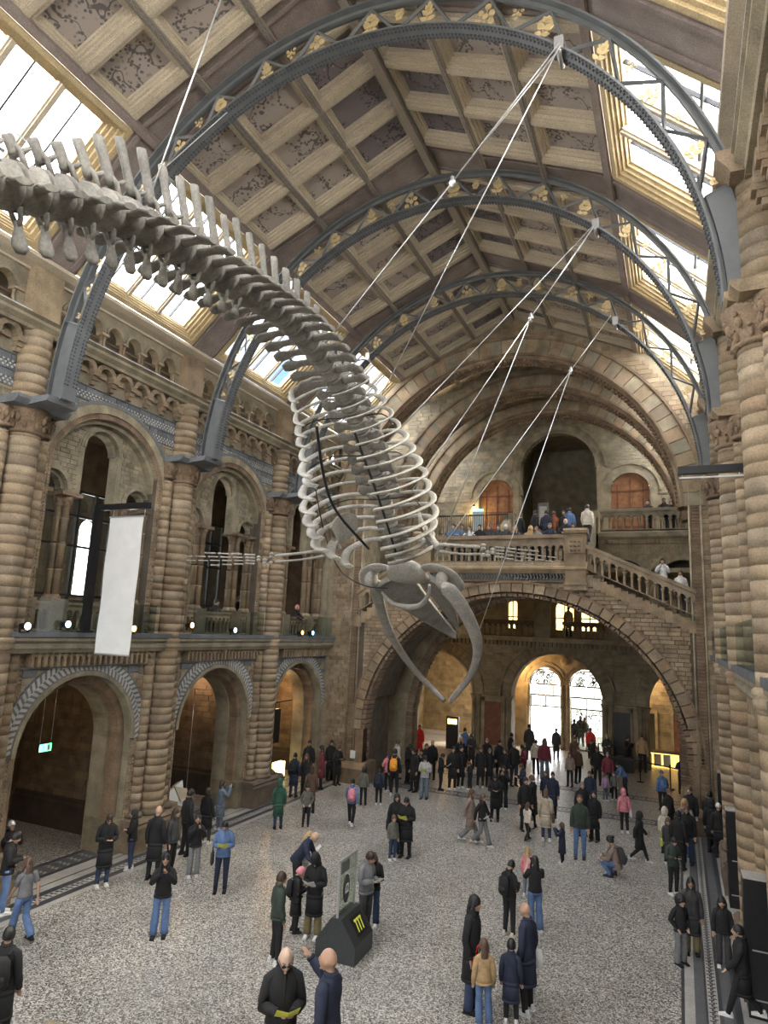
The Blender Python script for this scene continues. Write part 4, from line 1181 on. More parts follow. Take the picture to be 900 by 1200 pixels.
# end gable wall with arched doors
YE = 36.0; Te = TF(YE)
EO = [(-9.3, .98, 14.2, 11.27), (-5.9, 2.05, 15.6, 11.27), (-2.15, .98, 14.2, 11.27)]
arch_plate(core, Te, -14.5, 1.6, 11.0, 17.6, EO[0:1] + EO[2:], -.5, 0, n=16) if 0 else None
cur = -14.5
def end_plate():
    u = -14.5; du = .1; f = in_arch(EO)
    while u < 1.6:
        um = u + du / 2; zb_ = 11.0
        for (c_, r_o, zs_, z0_) in EO:
            if abs(um - c_) < r_o: zb_ = zs_ + sqrt(r_o ** 2 - (um - c_) ** 2)
        core.box((u, -.5, zb_), (u + du, 0, 20.6), Te, .5); u += du
end_plate()
blocks(dk, Te, -14.3, 1.4, 11.3, 19.5, .2, .5, 0, mask=lambda u, z: in_arch(EO, .5)(u, z) or z > roof_z(u))
for (c_, r_o, zs_, z0_) in EO:
    core.ring(Te, c_, zs_, r_o, r_o + .2, -.2, .06, n=24, base=.7, amp=.2); dk.ring(Te, c_, zs_, r_o + .2, r_o + .46, -.2, .03, n=28); core.ring(Te, c_, zs_, r_o + .46, r_o + .56, -.2, .1, n=24)
    for e in (-1, 1): core.box((c_ + e * (r_o + .2) - .17, -.1, 11.3), (c_ + e * (r_o + .2) + .17, .05 + .013 * r_o, zs_), Te, .5)
core.box((-14.5, -.1, 14.0), (-10.4, .04, 14.1), Te); core.box((-1.0, -.1, 14.0), (1.6, .04, 14.1), Te)
for bx in (((-9.2, -6, 11), (-2.6, -5.7, 18.5)), ((-8.7, -6, 11), (-8.4, -.4, 18.5)), ((-3.4, -6, 11), (-3.1, -.4, 18.5)), ((-9.2, -6, 18.2), (-2.6, -.4, 18.5)), ((-9.2, -6, 10.9), (-2.6, -.4, 11.27))): core.box(*bx, Te, .1)
core.box((-14.5, -.5, 6.4), (1.6, 0, 11.0), Te, .3) if 0 else None
for i, (c_, r_o, zs_, z0_) in enumerate((EO[0], EO[2])):
    d = empty('door_%d' % (i + 3), (c_, YE + .25, 11.27), kind='structure', label='arched brown timber door of the %s side on the upper landing' % ('left', 'right')[i])
    b = MB(); b.box((-r_o, -.05, 0), (r_o, .05, zs_ - 11.27))
    for k in range(16):
        a0, a1 = pi * k / 16, pi * (k + 1) / 16
        b.hexa([(0, -.05, zs_ - 11.27), (r_o * cos(a0), -.05, zs_ - 11.27 + r_o * sin(a0)), (r_o * cos(a1), -.05, zs_ - 11.27 + r_o * sin(a1)), (0, -.05, zs_ - 11.27 + .001),
                (0, .05, zs_ - 11.27), (r_o * cos(a0), .05, zs_ - 11.27 + r_o * sin(a0)), (r_o * cos(a1), .05, zs_ - 11.27 + r_o * sin(a1)), (0, .05, zs_ - 11.27 + .001)])
    b.build('door_leaf', M_WOOD2, d)
    b = MB()
    for x in (-.66, -.02, .62): b.box((x, -.09, 0), (x + .05, -.04, zs_ - 11.27 + .7 * (1 if abs(x) < .1 else .6)))
    for z in (1.0, 2.0, zs_ - 11.27): b.box((-r_o, -.09, z), (r_o, -.04, z + .08))
    b.build('door_panelling', M_WOOD, d)
# upper landing slab, its balustrade, corbelled frieze and the arches beneath
YG = 31.6; Tg = TF(YG)
core.box((-14.4, -4.6, 11.0), (-7.4, 0, 11.27), Tg); core.box((-7.4, -4.6, 11.0), (-3.4, 0, 11.27), Tg); core.box((-3.4, -4.6, 11.0), (1.5, 0, 11.27), Tg)
moulding(core, Tg, -3.3, 1.4, [(-.2, 11.0), (.1, 11.0), (.2, 11.1), (.2, 11.3), (.1, 11.36), (-.2, 11.36)], .6)
ug = empty('upper_gallery_rail', (-1.2, YG, 11.27), 'stone balustrade of the upper gallery right of the bridge steps', 'balustrade')
rail_run(-3.15, 11.42, .75, 11.42, 12, ug, Vector((1.2, -YG, -11.27)), Tg, w=.12, hgt=1.0, mat=M_WALL)
u = -3.3
fz = MB()
while u < 1.3:
    fz.box((u, 0, 10.78), (u + .09, .16, 10.98), Tg, random.random()); u += .17
u = -3.3
while u < 1.3:
    for k in range(4):
        fz.hexa([Tg(u - .04, .0, 10.42 + .07 * k), Tg(u, .0, 10.38 + .07 * k), Tg(u + .04, .0, 10.42 + .07 * k), Tg(u, .0, 10.46 + .07 * k), Tg(u - .04, .03, 10.42 + .07 * k), Tg(u, .03, 10.38 + .07 * k), Tg(u + .04, .03, 10.42 + .07 * k), Tg(u, .03, 10.46 + .07 * k)], random.random())
    u += .13
fz.build('corbelled_frieze', M_BUFF, far, kind='stuff')
UO = [(-12.6, 1.0, 9.0, 8.3), (-2.2, .95, 9.1, 8.3), (.2, .95, 9.1, 8.3)]
def z2arch(u): return 0 if abs(u - BC) > 6.1 else 2.0 + 6.25 * sqrt(max(0, 1 - ((u - BC) / 6.1) ** 2))
u = -14.4
while u < 1.5:
    um = u + .05; za = z2arch(um); cuts = [(za, 11.0)]
    for (c_, r_o, zs_, z0_) in UO:
        if abs(um - c_) < r_o: cuts = [(za, z0_), (zs_ + sqrt(r_o ** 2 - (um - c_) ** 2), 11.0)]
    for (a_, b_) in cuts:
        if b_ > a_: core.box((u, -.8, a_), (u + .1, 0, b_), Tg, .4)
    u += .1
core.box((-14.4, -2.6, 8.2), (1.5, -2.4, 11.0), Tg, .1)
for (c_, r_o, zs_, z0_) in UO: core.ring(Tg, c_, zs_, r_o, r_o + .14, -.1, .08, n=20); dk.ring(Tg, c_, zs_, r_o + .14, r_o + .4, -.1, .04, n=24)
blocks(dk, Tg, -14.3, 1.4, 6.3, 10.35, .2, .45, 0, mask=lambda u, z: in_arch(UO, .42)(u, z) or z < z2arch(u) + .4)
# black iron railing of the upper landing, left part
rl = empty('iron_railing', (-9.2, YG - .2, 11.27), 'black iron railing at the left of the upper landing', 'railing')
b = MB(); b.box((-1.9, -.03, 1.0), (1.7, .03, 1.06)); b.box((-1.9, -.02, .1), (1.7, .02, .14)); b.build('rail', M_BLACK, rl)
b = MB(); x = -1.88
while x < 1.7: b.box((x, -.012, 0), (x + .022, .012, 1.0)); x += .11
b.build('rail_bars', M_BLACK, rl, kind='stuff')
# second great arch under the upper landing
Tr = TF(31.6)
R2 = 5.75
arch_plate(core, Tr, -14.4, 1.5, 0, 6.3, [(-6.2, R2, .5, 0)], -.8, 0, n=40) if 0 else None
cv2 = MB()
for i in range(80):
    t0, t1 = pi * i / 80, pi * (i + .8) / 80; P = []
    for w in (-.3, .1):
        for (t, g) in ((t0, -.05), (t0, .3), (t1, .3), (t1, -.05)): P.append(Tr(BC + (6.1 + g) * cos(t), w, 2.0 + (6.25 + g) * sin(t)))
    cv2.hexa(P, random.random())
for e in (-1, 1):
    z = .6
    while z < 2.0: cv2.box((BC + e * 6.22 - .18, -.3, z), (BC + e * 6.22 + .18, .1, z + .09), Tr, random.random()); z += .12
cv2.build('inner_arch_moulding', M_CARVE, far, kind='stuff')

# ------------------------------------------------------------------ entrance wall and the galleries above it
YA = 38.0; Ta = TF(YA)
AO = [(-13.4, 2.3, 3.05, 0), (-6.35, 2.46, 3.05, 0), (.7, 2.3, 3.05, 0)]
arch_plate(core, Ta, -16.0, 3.2, 0, 6.4, AO, -.9, 0, n=26)
blocks(dk, Ta, -14.3, 1.4, 2.9, 6.2, .17, .45, 0, mask=in_arch(AO, .72))
for (c_, r_o, zs_, z0_) in AO:
    core.ring(Ta, c_, zs_, r_o, r_o + .14, -.2, .08, n=30, base=.8, amp=.1)
    for i in range(48):
        if i % 2: continue
        a0, a1 = pi * i / 48, pi * (i + 1) / 48; P = []
        for w in (0, .07):
            for (rr, t) in ((r_o + .18, a0), (r_o + .6, a0), (r_o + .6, a1), (r_o + .18, a1)): P.append(Ta(c_ + rr * cos(t), w, zs_ + rr * sin(t)))
        dk.hexa(P, random.random())
    core.ring(Ta, c_, zs_, r_o + .62, r_o + .72, -.1, .1, n=30)
    for e in (-1, 1):
        xx = c_ + e * (r_o + .12)
        for (dx, rr) in ((0, .12), (e * .3, .12)): core.lathe([(rr + .06, 0), (rr + .06, .3), (rr, .4), (rr, 2.75), (rr + .03, 2.8), (rr + .12, 3.05)], (xx + dx, YA - .05, 0), 10, r=.7)
for (xa, xb) in ((-11.0, -8.95), (-3.75, -1.7)): moulding(core, Ta, xa, xb, [(-.1, 2.95), (.16, 2.95), (.2, 3.05), (-.1, 3.08)], .5)
u = -14.3
while u < 1.4: dk.box((u, 0, 5.9), (u + .12, .22, 6.15), Ta, random.random()); u += .24
moulding(core, Ta, -14.4, 1.5, [(-.1, 6.15), (.3, 6.15), (.35, 6.4), (-.1, 6.4)], .4)
core.box((-16, -5, 6.2), (3.2, 0, 6.4), Ta)
gr = empty('far_gallery_rail', (-6.3, YA, 6.4), 'dark stone balustrade of the low gallery over the entrance', 'balustrade')
rail_run(-10.4, 6.42, -7.6, 6.42, 9, gr, Vector((6.3, -YA, -6.4)), Ta, w=.2, hgt=.9, mat=M_DARKST)
rail_run(-5.9, 6.42, -3.8, 6.42, 7, gr, Vector((6.3, -YA, -6.4)), Ta, w=.2, hgt=.9, mat=M_DARKST)
rail_run(-2.6, 6.42, .6, 6.42, 10, gr, Vector((6.3, -YA, -6.4)), Ta, w=.2, hgt=.9, mat=M_DARKST)
for x in (-10.9, -7.1, -3.2): core.box((x - .45, -.4, 6.4), (x + .45, .1, 9.6), Ta, .3)
core.box((-14.5, -5, 9.5), (1.6, 6.4, 9.7), Ta)
# back wall of the upper room with bright windows
YW = 42.2; Tw = TF(YW)
WO = [(-9.75, .3, 8.4, 6.9), (-6.5, .55, 8.2, 6.9), (-5.0, .5, 8.2, 6.9)]
arch_plate(core, Tw, -16, 3.2, 6.2, 9.7, WO, -.3, 0)
for i, (c_, r_o, zs_, z0_) in enumerate(WO):
    wn += 1; w_ = empty('window_%d' % wn, (c_, YW + .1, z0_), kind='structure', label='bright window behind the low far gallery, %s' % ('left', 'middle', 'right')[i])
    b = MB(); b.box((-.03, -.04, 0), (.03, .04, zs_ - z0_ + r_o)); b.box((-r_o, -.04, .7), (r_o, .04, .76)); b.build('frame', M_BLACK, w_)
    b = MB(); b.box((-r_o, .0, 0), (r_o, .01, zs_ - z0_ + r_o)); b.build('pane', M_AMBER, w_)
# red timber panels on the piers of the entrance arcade
for i, x in enumerate((-9.85, -3.0)):
    d = empty('door_%d' % (i + 5), (x, YA - .02, 0), kind='structure', label='%s door in the pier %s of the entrance arch' % (('red brown panelled', 'left'), ('dark', 'right'))[i])
    b = MB(); b.box((-.62, -.1, .1), (-.48, .04, 2.9)); b.box((.48, -.1, .1), (.62, .04, 2.9)); b.box((-.62, -.1, 2.7), (.62, .04, 2.95)); b.box((-.7, -.25, 0), (.7, .0, .35)); b.build('door_surround', M_WALL, d)
    b = MB(); b.box((-.48, -.06, .35), (.48, .0, 2.7)); b.build('door_leaf', (M_WOOD, M_BLACK)[i], d)
    b = MB()
    for zz in (.5, 1.6):
        for xx in (-.38, .06): b.box((xx, -.08, zz), (xx + .32, -.05, zz + .9))
    b.build('door_panel', (M_WOOD, M_BLACK)[i], d)
# entrance wall behind the arch: two arched glazed doorways
YD = 41.0; Td = TF(YD)
DO = [(-7.5, .92, 3.7, 0), (-5.15, .92, 3.7, 0)]
arch_plate(core, Td, -9.4, -3.3, 0, 6.3, DO, -.6, 0, n=20)
for (c_, r_o, zs_, z0_) in DO:
    core.ring(Td, c_, zs_, r_o, r_o + .12, -.2, .08, n=20); core.ring(Td, c_, zs_, r_o + .25, r_o + .35, -.2, .06, n=20)
    for e in (-1, 1): core.lathe([(.12, 0), (.12, .3), (.08, .4), (.08, 3.5), (.14, 3.7)], (c_ + e * (r_o + .1), YD - .06, 0), 8)
core.sphere(Td(-6.32, .06, 5.1), .28, .1, .28, 12, 6)
for i, (c_, r_o, zs_, z0_) in enumerate(DO):
    d = empty('door_%d' % (i + 1), (c_, YD + .35, 0), kind='structure', label='%s arched glazed entrance door, glowing with daylight' % ('left', 'right')[i])
    b = MB()
    for x in (-.9, -.02, .86): b.box((x, -.04, 0), (x + .04, .04, 3.0))
    for z in (0.0, 2.3, 2.95, 3.6): b.box((-.9, -.04, z), (.9, .04, z + .07))
    for x in (-.45, .43): b.box((x, -.03, 2.95), (x + .03, .03, 3.6))
    b.ring(lambda u, w, z: (u, w, z), 0, 3.65, .86, .92, -.04, .04, n=16); b.build('door_frame', M_DARKST, d)
    b = MB(); random.seed(4 + i)      # leaded tracery
    for k in range(46):
        x, z = random.uniform(-.8, .8), random.uniform(.9, 2.25); a = random.uniform(0, pi); l = random.uniform(.06, .16)
        b.tube([(x - l * cos(a), 0, z - l * sin(a)), (x + l * cos(a), 0, z + l * sin(a))], .02, 4)
    for k in range(40):
        x, z = random.uniform(-.75, .75), random.uniform(3.7, 4.5); a = random.uniform(0, pi); l = random.uniform(.06, .14)
        if hypot(x, z - 3.65) < .84: b.ring(lambda u, w, zz: (u, w, zz), x, z, l * .7, l * .7 + .035, -.01, .01, 0, 2 * pi, 8)
    b.build('leaded_tracery', M_BLACK, d, kind='stuff')
    for (za, zb_, q) in ((.07, 2.3, 0), (2.37, 2.95, 1), (3.02, 3.6, 2), (3.67, 4.56, 3)):
        for (xa, xb) in ((-.86, -.02), (.02, .86)):
            if q == 3: xa, xb = xa * .7, xb * .7
            b = MB(); b.box((xa, .0, za), (xb, .01, zb_)); b.build('pane', M_GLASS if (q == 0 and i == 0) else M_LEAD, d)
# porch sides and the rooms left and right of it
core.box((-9.5, -3, 0), (-9.3, 0, 6.3), Ta); core.box((-3.4, -3, 0), (-3.2, 0, 6.3), Ta)
core.box((-16.2, -5.2, 0), (-16, 7, 12), Ta); core.box((3.2, -5.2, 0), (3.4, 7, 12), Ta)
arch_plate(core, TF(43.2), -16, -9.3, 0, 6.3, [(-11.3, .55, 2.3, 0)], -.3, 0); core.box((-3.3, -5.2, 0), (3.2, -5.0, 6.3), Ta)
blocks(dk, TF(43.2), -15.9, -9.5, .8, 6, .25, .6, 0, mask=in_arch([(-11.3, .6, 2.3, 0)])); blocks(dk, TF(43.0), -3.1, 3.1, .8, 6, .25, .6, 0)
for x in (-2.1, .1):
    core.box((x - .75, -4.9, 0), (x - .6, -4.7, 2.5), Ta); core.box((x + .6, -4.9, 0), (x + .75, -4.7, 2.5), Ta)
    d = MB(); d.box((x - .6, -4.85, 0), (x + .6, -4.75, 2.3), Ta); d.build('side_door_leaf', M_WOOD if x > 0 else M_BLACK, far)
core.build('far_core', M_WALL, far); bl.build('stone_block', M_BUFF, far, kind='stuff'); dk.build('dark_stone_block', M_WALL, far, kind='stuff'); cv.build('carved_strip', M_CARVE, far, kind='stuff')
# steps outside the doors, seen through the glass
b = MB(); b.box((-16, 41.7, .001), (4, 47.5, .03)); b.build('outside_paving', M_FPALE, floor)

# ------------------------------------------------------------------ lamps of the far end and recesses
def lamp_fitting(x, y, z, lab, col, power, r=.12, mat=M_LAMPW, cat='spotlight', spot=None, glow=True):
    g = empty('spotlight', (x, y, z), lab, cat)
    b = MB(); b.tube([(0, 0, .12), (0, 0, -.02)], [.05, .075], 10); b.box((-.02, -.02, .1), (.02, .02, .3)); b.build('housing', M_BLACK, g)
    if glow:
        b = MB(); b.sphere((0, 0, -.045), .065, .065, .04, 10, 5); b.build('bulb', mat, g)
    d = bpy.data.lights.new('spotlight_glow', 'POINT'); d.energy = power; d.color = col; d.shadow_soft_size = r
    o = bpy.data.objects.new('spotlight_glow', d); COL.objects.link(o); o.parent = g; o.location = (0, 0, -.2)
    return g
lamp_fitting(-12.3, 40.2, 3.4, 'small warm spotlight glowing in the room left of the entrance', (1, .62, .28), 80)
lamp_fitting(-1.9, 41.6, 4.3, 'warm spotlight washing the wall right of the entrance', (1, .62, .28), 80)
lamp_fitting(-8.8, 39.8, 4.6, 'warm lamp on the left jamb inside the entrance porch', (1, .6, .25), 90)
lamp_fitting(-10.5, 35.6, 13.6, 'warm wall lamp beside the left upper door', (1, .62, .3), 18)
lamp_fitting(-16.4, 25.6, 4.2, 'warm lamp lighting the third recess of the left arcade', (1, .6, .28), 75)
lamp_fitting(-17.6, 11.6, 4.9, 'dim lamp high in the first recess of the left arcade', (1, .72, .45), 28)
lamp_fitting(-17.2, 20.6, 4.6, 'dim lamp high in the second recess of the left arcade', (1, .66, .4), 30)
lamp_fitting(-13.6, 33.2, 4.6, 'warm lamp under the bridge beside the left wall', (1, .62, .3), 30)

# lower flight of the main stairs, below the viewer
ms = empty('main_stairs', (-6.3, 6, 0), 'broad stone flight of the main stairs below the viewer, out of frame', 'stairs')
for k in range(1, 8):
    b = MB(); b.box((-1.6, -4.5, 0 if k == 1 else .165 * (k - 1)), (3.4, 3.15 - .27 * k, .165 * k - .03), r=random.random()); b.box((-1.6, -4.5, .165 * k - .03), (3.4, 3.18 - .27 * k, .165 * k)); b.build('step', M_WALL, ms)
# ------------------------------------------------------------------ wall behind the viewer with three tall windows
bk = empty('wall_back', (0, 0, 0), kind='structure', label='wall behind the viewer with three tall arched windows')
b = MB(); arch_plate(b, lambda u, w, z: (u, -9.0 + w, z), -20.5, 8, 0, 21, [(-10.8, 1.0, 12.5, 5.5), (-6.3, 1.3, 13.5, 5.5), (-1.8, 1.0, 12.5, 5.5)], -.4, 0); b.build('wall_core', M_WALL, bk)
for i, (c_, r_o, zs_) in enumerate(((-10.8, 1.0, 12.5), (-6.3, 1.3, 13.5), (-1.8, 1.0, 12.5))):
    wn += 1; w_ = empty('window_%d' % wn, (c_, -9.2, 5.5), kind='structure', label='tall window behind the viewer, %s' % ('left', 'middle', 'right')[i])
    b = MB()
    for z in (0, 3.4, 6.9): b.box((-r_o, -.05, z), (r_o, .05, z + .1))
    for x in (-.5, .5): b.box((x - .04, -.05, 0), (x + .04, .05, zs_ - 5.5 + r_o * .9))
    b.build('frame', M_BLACK, w_); b = MB(); b.box((-r_o, 0, 0), (r_o, .01, zs_ - 5.5 + r_o)); b.build('pane', M_GLASS, w_)
b = MB(); b.box((AX - 9.5, -9.2, 15.2), (AX - 5.4, -.9, 15.6)); b.box((AX + 5.4, -9.2, 15.2), (AX + 9.5, -.9, 15.6)); b.box((AX - 5.6, -9.2, 17.8), (AX + 5.6, -.9, 18.2)); b.box((AX - 5.6, -9.2, 15.2), (AX - 5.3, -.9, 18.2)); b.box((AX + 5.3, -9.2, 15.2), (AX + 5.6, -.9, 18.2)); b.build('rear_ceiling', M_WALL, bk)
# ------------------------------------------------------------------ whale skeleton
SPINE = [(0.2, 9.15), (2.2, 10.2), (3.95, 10.96), (5.64, 11.62), (7.36, 11.85), (9.55, 12.02), (11.27, 11.63), (12.5, 11.0), (13.6, 10.1), (14.6, 9.0), (15.3, 8.25)]
WX = -6.4
def cat(P, t):
    n = len(P) - 1; i = min(int(t), n - 1); f = t - i
    p0, p1, p2, p3 = P[max(i - 1, 0)], P[i], P[i + 1], P[min(i + 2, n)]
    return tuple(.5 * ((2 * b) + (-a + c) * f + (2 * a - 5 * b + 4 * c - d) * f * f + (-a + 3 * b - 3 * c + d) * f ** 3) for a, b, c, d in zip(p0, p1, p2, p3))
samp = [cat(SPINE, i / 60 * 1.0) for i in range(60 * (len(SPINE) - 1) + 1)]
cum = [0]
for a, b in zip(samp, samp[1:]): cum.append(cum[-1] + hypot(b[0] - a[0], b[1] - a[1]))
def at_len(s):
    lo, hi = 0, len(cum) - 1
    while hi - lo > 1:
        m_ = (lo + hi) // 2
        if cum[m_] < s: lo = m_
        else: hi = m_
    f = (s - cum[lo]) / max(1e-6, cum[hi] - cum[lo]); a, b = samp[lo], samp[hi]
    y, z = a[0] + (b[0] - a[0]) * f, a[1] + (b[1] - a[1]) * f
    a, b = samp[max(0, lo - 20)], samp[min(len(samp) - 1, hi + 20)]
    l = hypot(b[0] - a[0], b[1] - a[1]); ty, tz = (b[0] - a[0]) / l, (b[1] - a[1]) / l
    return (y, z), (ty, tz)
whale = empty('whale_skeleton', (WX, 10, 0), 'huge pale grey whale skeleton diving from the roof, jaws open', 'skeleton')
wo = Vector((-WX, -10, 0))
def frame_at(s):
    (y, z), (ty, tz) = at_len(s)
    # local X: right side, local Y: towards the head, local Z: dorsal
    xa = Vector((1, 0, 0)); ya = Vector((0, ty, tz)); za = xa.cross(ya)
    m_ = Matrix((xa, ya, za)).transposed().to_4x4(); m_.translation = Vector((0, y - 10, z))
    return m_
def paddle(b, p0, p1, w0, w1, th, r=.5, tip=.5):
    """flat bony plate from p0 to p1, width along local Y"""
    p0, p1 = Vector(p0), Vector(p1); n = 6
    pts = [p0.lerp(p1, i / n) for i in range(n + 1)]
    rad = []
    for i in range(n + 1):
        f = i / n; w = w0 + (w1 - w0) * f
        if f > .9: w *= tip
        rad.append((w, th * (1 - .4 * f)))
    b.tube(pts, rad, 8, ref=tuple(Vector((0, 1, 0)).cross((p1 - p0).normalized()).cross((0, 0, 1)) if 0 else (0, 0, 0) if 0 else _refv(p0, p1)))
def _refv(p0, p1):
    t = (p1 - p0).normalized(); return Vector((0, 1, 0)).cross(t).normalized() if 0 else t.cross(Vector((0, 1, 0))) 
total = cum[-1]; s = .1; vi = 0
while s < total - .15:
    f = s / total
    pitch = .335 if f < .70 else .335 - (f - .70) / .30 * .10
    if f > .93: pitch = .14
    M_ = frame_at(s); b = MB()
    rc = .265 if f < .5 else .265 - (f - .5) * .20
    L_ = pitch * .43
    prof = [(rc * .55, -L_), (rc * 1.04, -L_ * .97), (rc * 1.05, -L_ * .78), (rc * .88, -L_ * .4), (rc * .84, 0), (rc * .88, L_ * .4), (rc * 1.05, L_ * .78), (rc * 1.04, L_ * .97), (rc * .55, L_)]
    b.lathe([(r0, 0) for r0, q in prof][:0] or prof, n=14, T=lambda x, y, z: (x, z, y * .95))
    yv = SPINE  # keep
    (yy, zz), _ = at_len(s)
    if yy < 13.9:
        hs = .30 if yy < 4.7 else (.30 + (yy - 4.7) * .42 if yy < 5.8 else (.78 if yy < 8.5 else max(.42, .78 - (yy - 8.5) * .09)))
        wd = (.085 if yy < 9 else .11) * random.uniform(.85, 1.15); hs *= random.uniform(.92, 1.08)
        lean = -.28 * hs
        # neural arch and spine
        b.tube([(-.09, 0, rc * .7), (-.07, lean * .1, rc + .1), (0, lean * .2, rc + .2)], .035, 6); b.tube([(.09, 0, rc * .7), (.07, lean * .1, rc + .1), (0, lean * .2, rc + .2)], .035, 6)
        k = 6; pts = [(0, lean * (.2 + .8 * i / k), rc + .08 + (hs - .08) * i / k) for i in range(k + 1)]
        b.tube(pts, [(.042, wd * (1.15 - .25 * sin(pi * i / k)) * (.75 if i == k else 1)) for i in range(k + 1)], 8, ref=(0, 1, 0))
        for e in (-1, 1): b.tube([(e * .05, .02, rc + .1), (e * .09, pitch * .35, rc + .16)], [.04, .025], 6)
        # transverse processes
        tl = .16 if yy < 4.2 else (.16 + (yy - 4.2) * .16 if yy < 6.8 else .58)
        if yy > 11.6: tl = .34
        if tl > .1:
            for e in (-1, 1):
                k = 6; pts = [(e * (rc * .7 + (tl + rc * .3) * i / k), -.10 * tl * i / k, -.05 - .10 * (i / k) ** 2 * tl * 2) for i in range(k + 1)]
                b.tube(pts, [(.125 * (1 - .25 * sin(pi * min(1, i / k * 1.3))) * (.6 if i == k else 1) * (1.25 if i >= k - 2 else 1), .04) for i in range(k + 1)], 8, ref=(0, 0, 1))
    else:
        for e in (-1, 1): b.tube([(e * rc * .8, 0, 0), (e * (rc + .18), 0, -.02)], [(.05, .03)] * 2, 6)
        b.tube([(0, 0, rc * .8), (0, -.03, rc + .2)], [(.03, .05)] * 2, 6)
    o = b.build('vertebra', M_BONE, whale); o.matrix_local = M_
    if yy < 8.0:          # chevron bone below the tail joints
        c_ = MB(); k = 5; dl = .42 if yy < 6.4 else .42 - (yy - 6.4) * .14
        for e in (-1, 1): c_.tube([(e * .08, pitch * .5, -rc * .85), (e * .05, pitch * .5, -rc - .08), (0, pitch * .5 - .02, -rc - .16)], .03, 6)
        pts = [(0, pitch * .5 - .05 * i / k, -rc - .10 - dl * .8 * i / k) for i in range(k + 1)]
        c_.tube(pts, [(.035, (.055, .05, .075, .10, .11, .06)[i]) for i in range(k + 1)], 8, ref=(0, 1, 0))
        o = c_.build('chevron_bone', M_BONE, whale); o.matrix_local = M_
    s += pitch; vi += 1
# ribs
s0 = None
for i in range(len(samp)):
    if samp[i][0] > 11.35 and s0 is None: s0 = cum[i]
nr = 15; s1 = total - .55
for i in range(nr):
    f = i / (nr - 1)                  # 0 = last rib (towards the tail), 1 = first rib
    M_ = frame_at(s0 + (s1 - s0) * f)
    W_ = (.80 + .62 * min(1, f * 1.5)) if f < .8 else 1.42 - (f - .8) * 2.4
    W_ = W_ if f < .8 else 1.42 - (f - .8) * 2.4
    D_ = (.95 + 1.10 * min(1, f * 1.35)) if f < .85 else 2.05 - (f - .85) * 3
    for e in (-1, 1):
        jw, jd, js = random.uniform(-.05, .05), random.uniform(.94, 1.06), random.uniform(-.05, .05); D2 = D_ * jd
        P = [(.16, 0, .02), (.16 + W_ * .38, -.02, .10), (.12 + W_ * .78, -.08 + js * .3, -.10), (.1 + W_ + jw, -.18 + js, -D2 * .34), (W_ * .98 + jw, -.30 + js, -D2 * .62), (W_ * .78 + jw, -.42 + js, -D2 * .86), (W_ * .50, -.50 + js, -D2)]
        n = 24; pts = [cat(P, 6 * j / n) for j in range(n + 1)]
        pts = [(e * p[0], p[1], p[2]) for p in pts]
        b = MB(); rr = (.027 + .024 * f) * random.uniform(.85, 1.15)
        b.tube(pts, [(rr * 2.1 * (.5 + .85 * (j / n)) * (.5 if j == n else 1), rr * .8) for j in range(n + 1)], 8, ref=(0, 1, 0))
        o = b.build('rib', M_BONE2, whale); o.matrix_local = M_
# sternum and hyoid
b = MB(); pts = [cat([(-7.1, 15.75, 7.45), (-6.8, 15.75, 7.18), (-6.35, 15.65, 7.08), (-5.9, 15.45, 7.12), (-5.6, 15.2, 7.35), (-5.5, 15.0, 7.6)], 5 * j / 20) for j in range(21)]
b.tube(pts, [.035 + .035 * sin(pi * j / 20) for j in range(21)], 8); o = b.build('hyoid_bone', M_BONE2, whale); o.location = wo
# flippers
def long_bone(name, a, c, r0, r1, mat=M_BONE2, flat=.7, bow=0):
    a, c = Vector(a), Vector(c); n = 8; b = MB()
    pts = [a.lerp(c, i / n) + Vector((0, 0, bow * sin(pi * i / n))) for i in range(n + 1)]
    rad = []
    for i in range(n + 1):
        g = i / n; k = 1.35 - .75 * sin(pi * g) ** .6 * .8
        if i in (0, n): k *= .6
        r_m = r0 + (r1 - r0) * g; rad.append((r_m * k, r_m * k * flat))
    b.tube(pts, rad, 9); o = b.build(name, mat, whale); o.location = wo; return o
for side, F in (('L', [(-7.62, 14.3, 8.48), (-7.95, 14.2, 8.3), (-8.85, 13.3, 8.06), (-9.15, 12.9, 8.0), (-10.35, 11.7, 7.94)]),
                ('R', [(-5.15, 13.95, 8.62), (-4.85, 13.8, 8.34), (-3.95, 13.95, 8.30), (-3.65, 14.1, 8.28), (-2.45, 15.0, 8.24)])):
    a, b_, c_, d_, e_ = [Vector(p) for p in F]
    long_bone('humerus', a, b_, .12, .12)
    per = (c_ - b_).cross(Vector((0, 0, 1))).normalized()
    long_bone('radius_bone', b_ + per * .05 + Vector((0, 0, .07)), c_ + per * .05 + Vector((0, 0, .06)), .065, .06)
    long_bone('ulna_bone', b_ - per * .05 - Vector((0, 0, .07)), c_ - per * .05 - Vector((0, 0, .08)), .055, .045, bow=-.03)
    w = MB()
    for k in range(7): w.sphere(tuple(c_.lerp(d_, (.2 + .3 * (k % 3))) + Vector((0, 0, -.10 + .07 * (k % 4)))), .06, .06, .045, 7, 5)
    o = w.build('wrist_bones', M_BONE2, whale); o.location = wo
    for q in range(4):
        off = Vector((0, 0, .10 - .07 * q)); n = (4, 6, 6, 4)[q]; L_ = (.72, 1.0, .95, .62)[q]
        for j in range(n):
            p0 = d_ + off + (e_ - d_) * L_ * (j / n) + Vector((0, 0, -.03 * q * j / n)); p1 = d_ + off + (e_ - d_) * L_ * ((j + .82) / n) + Vector((0, 0, -.03 * q * j / n))
            long_bone('finger_bone', p0, p1, .036 - .003 * j, .034 - .003 * j)
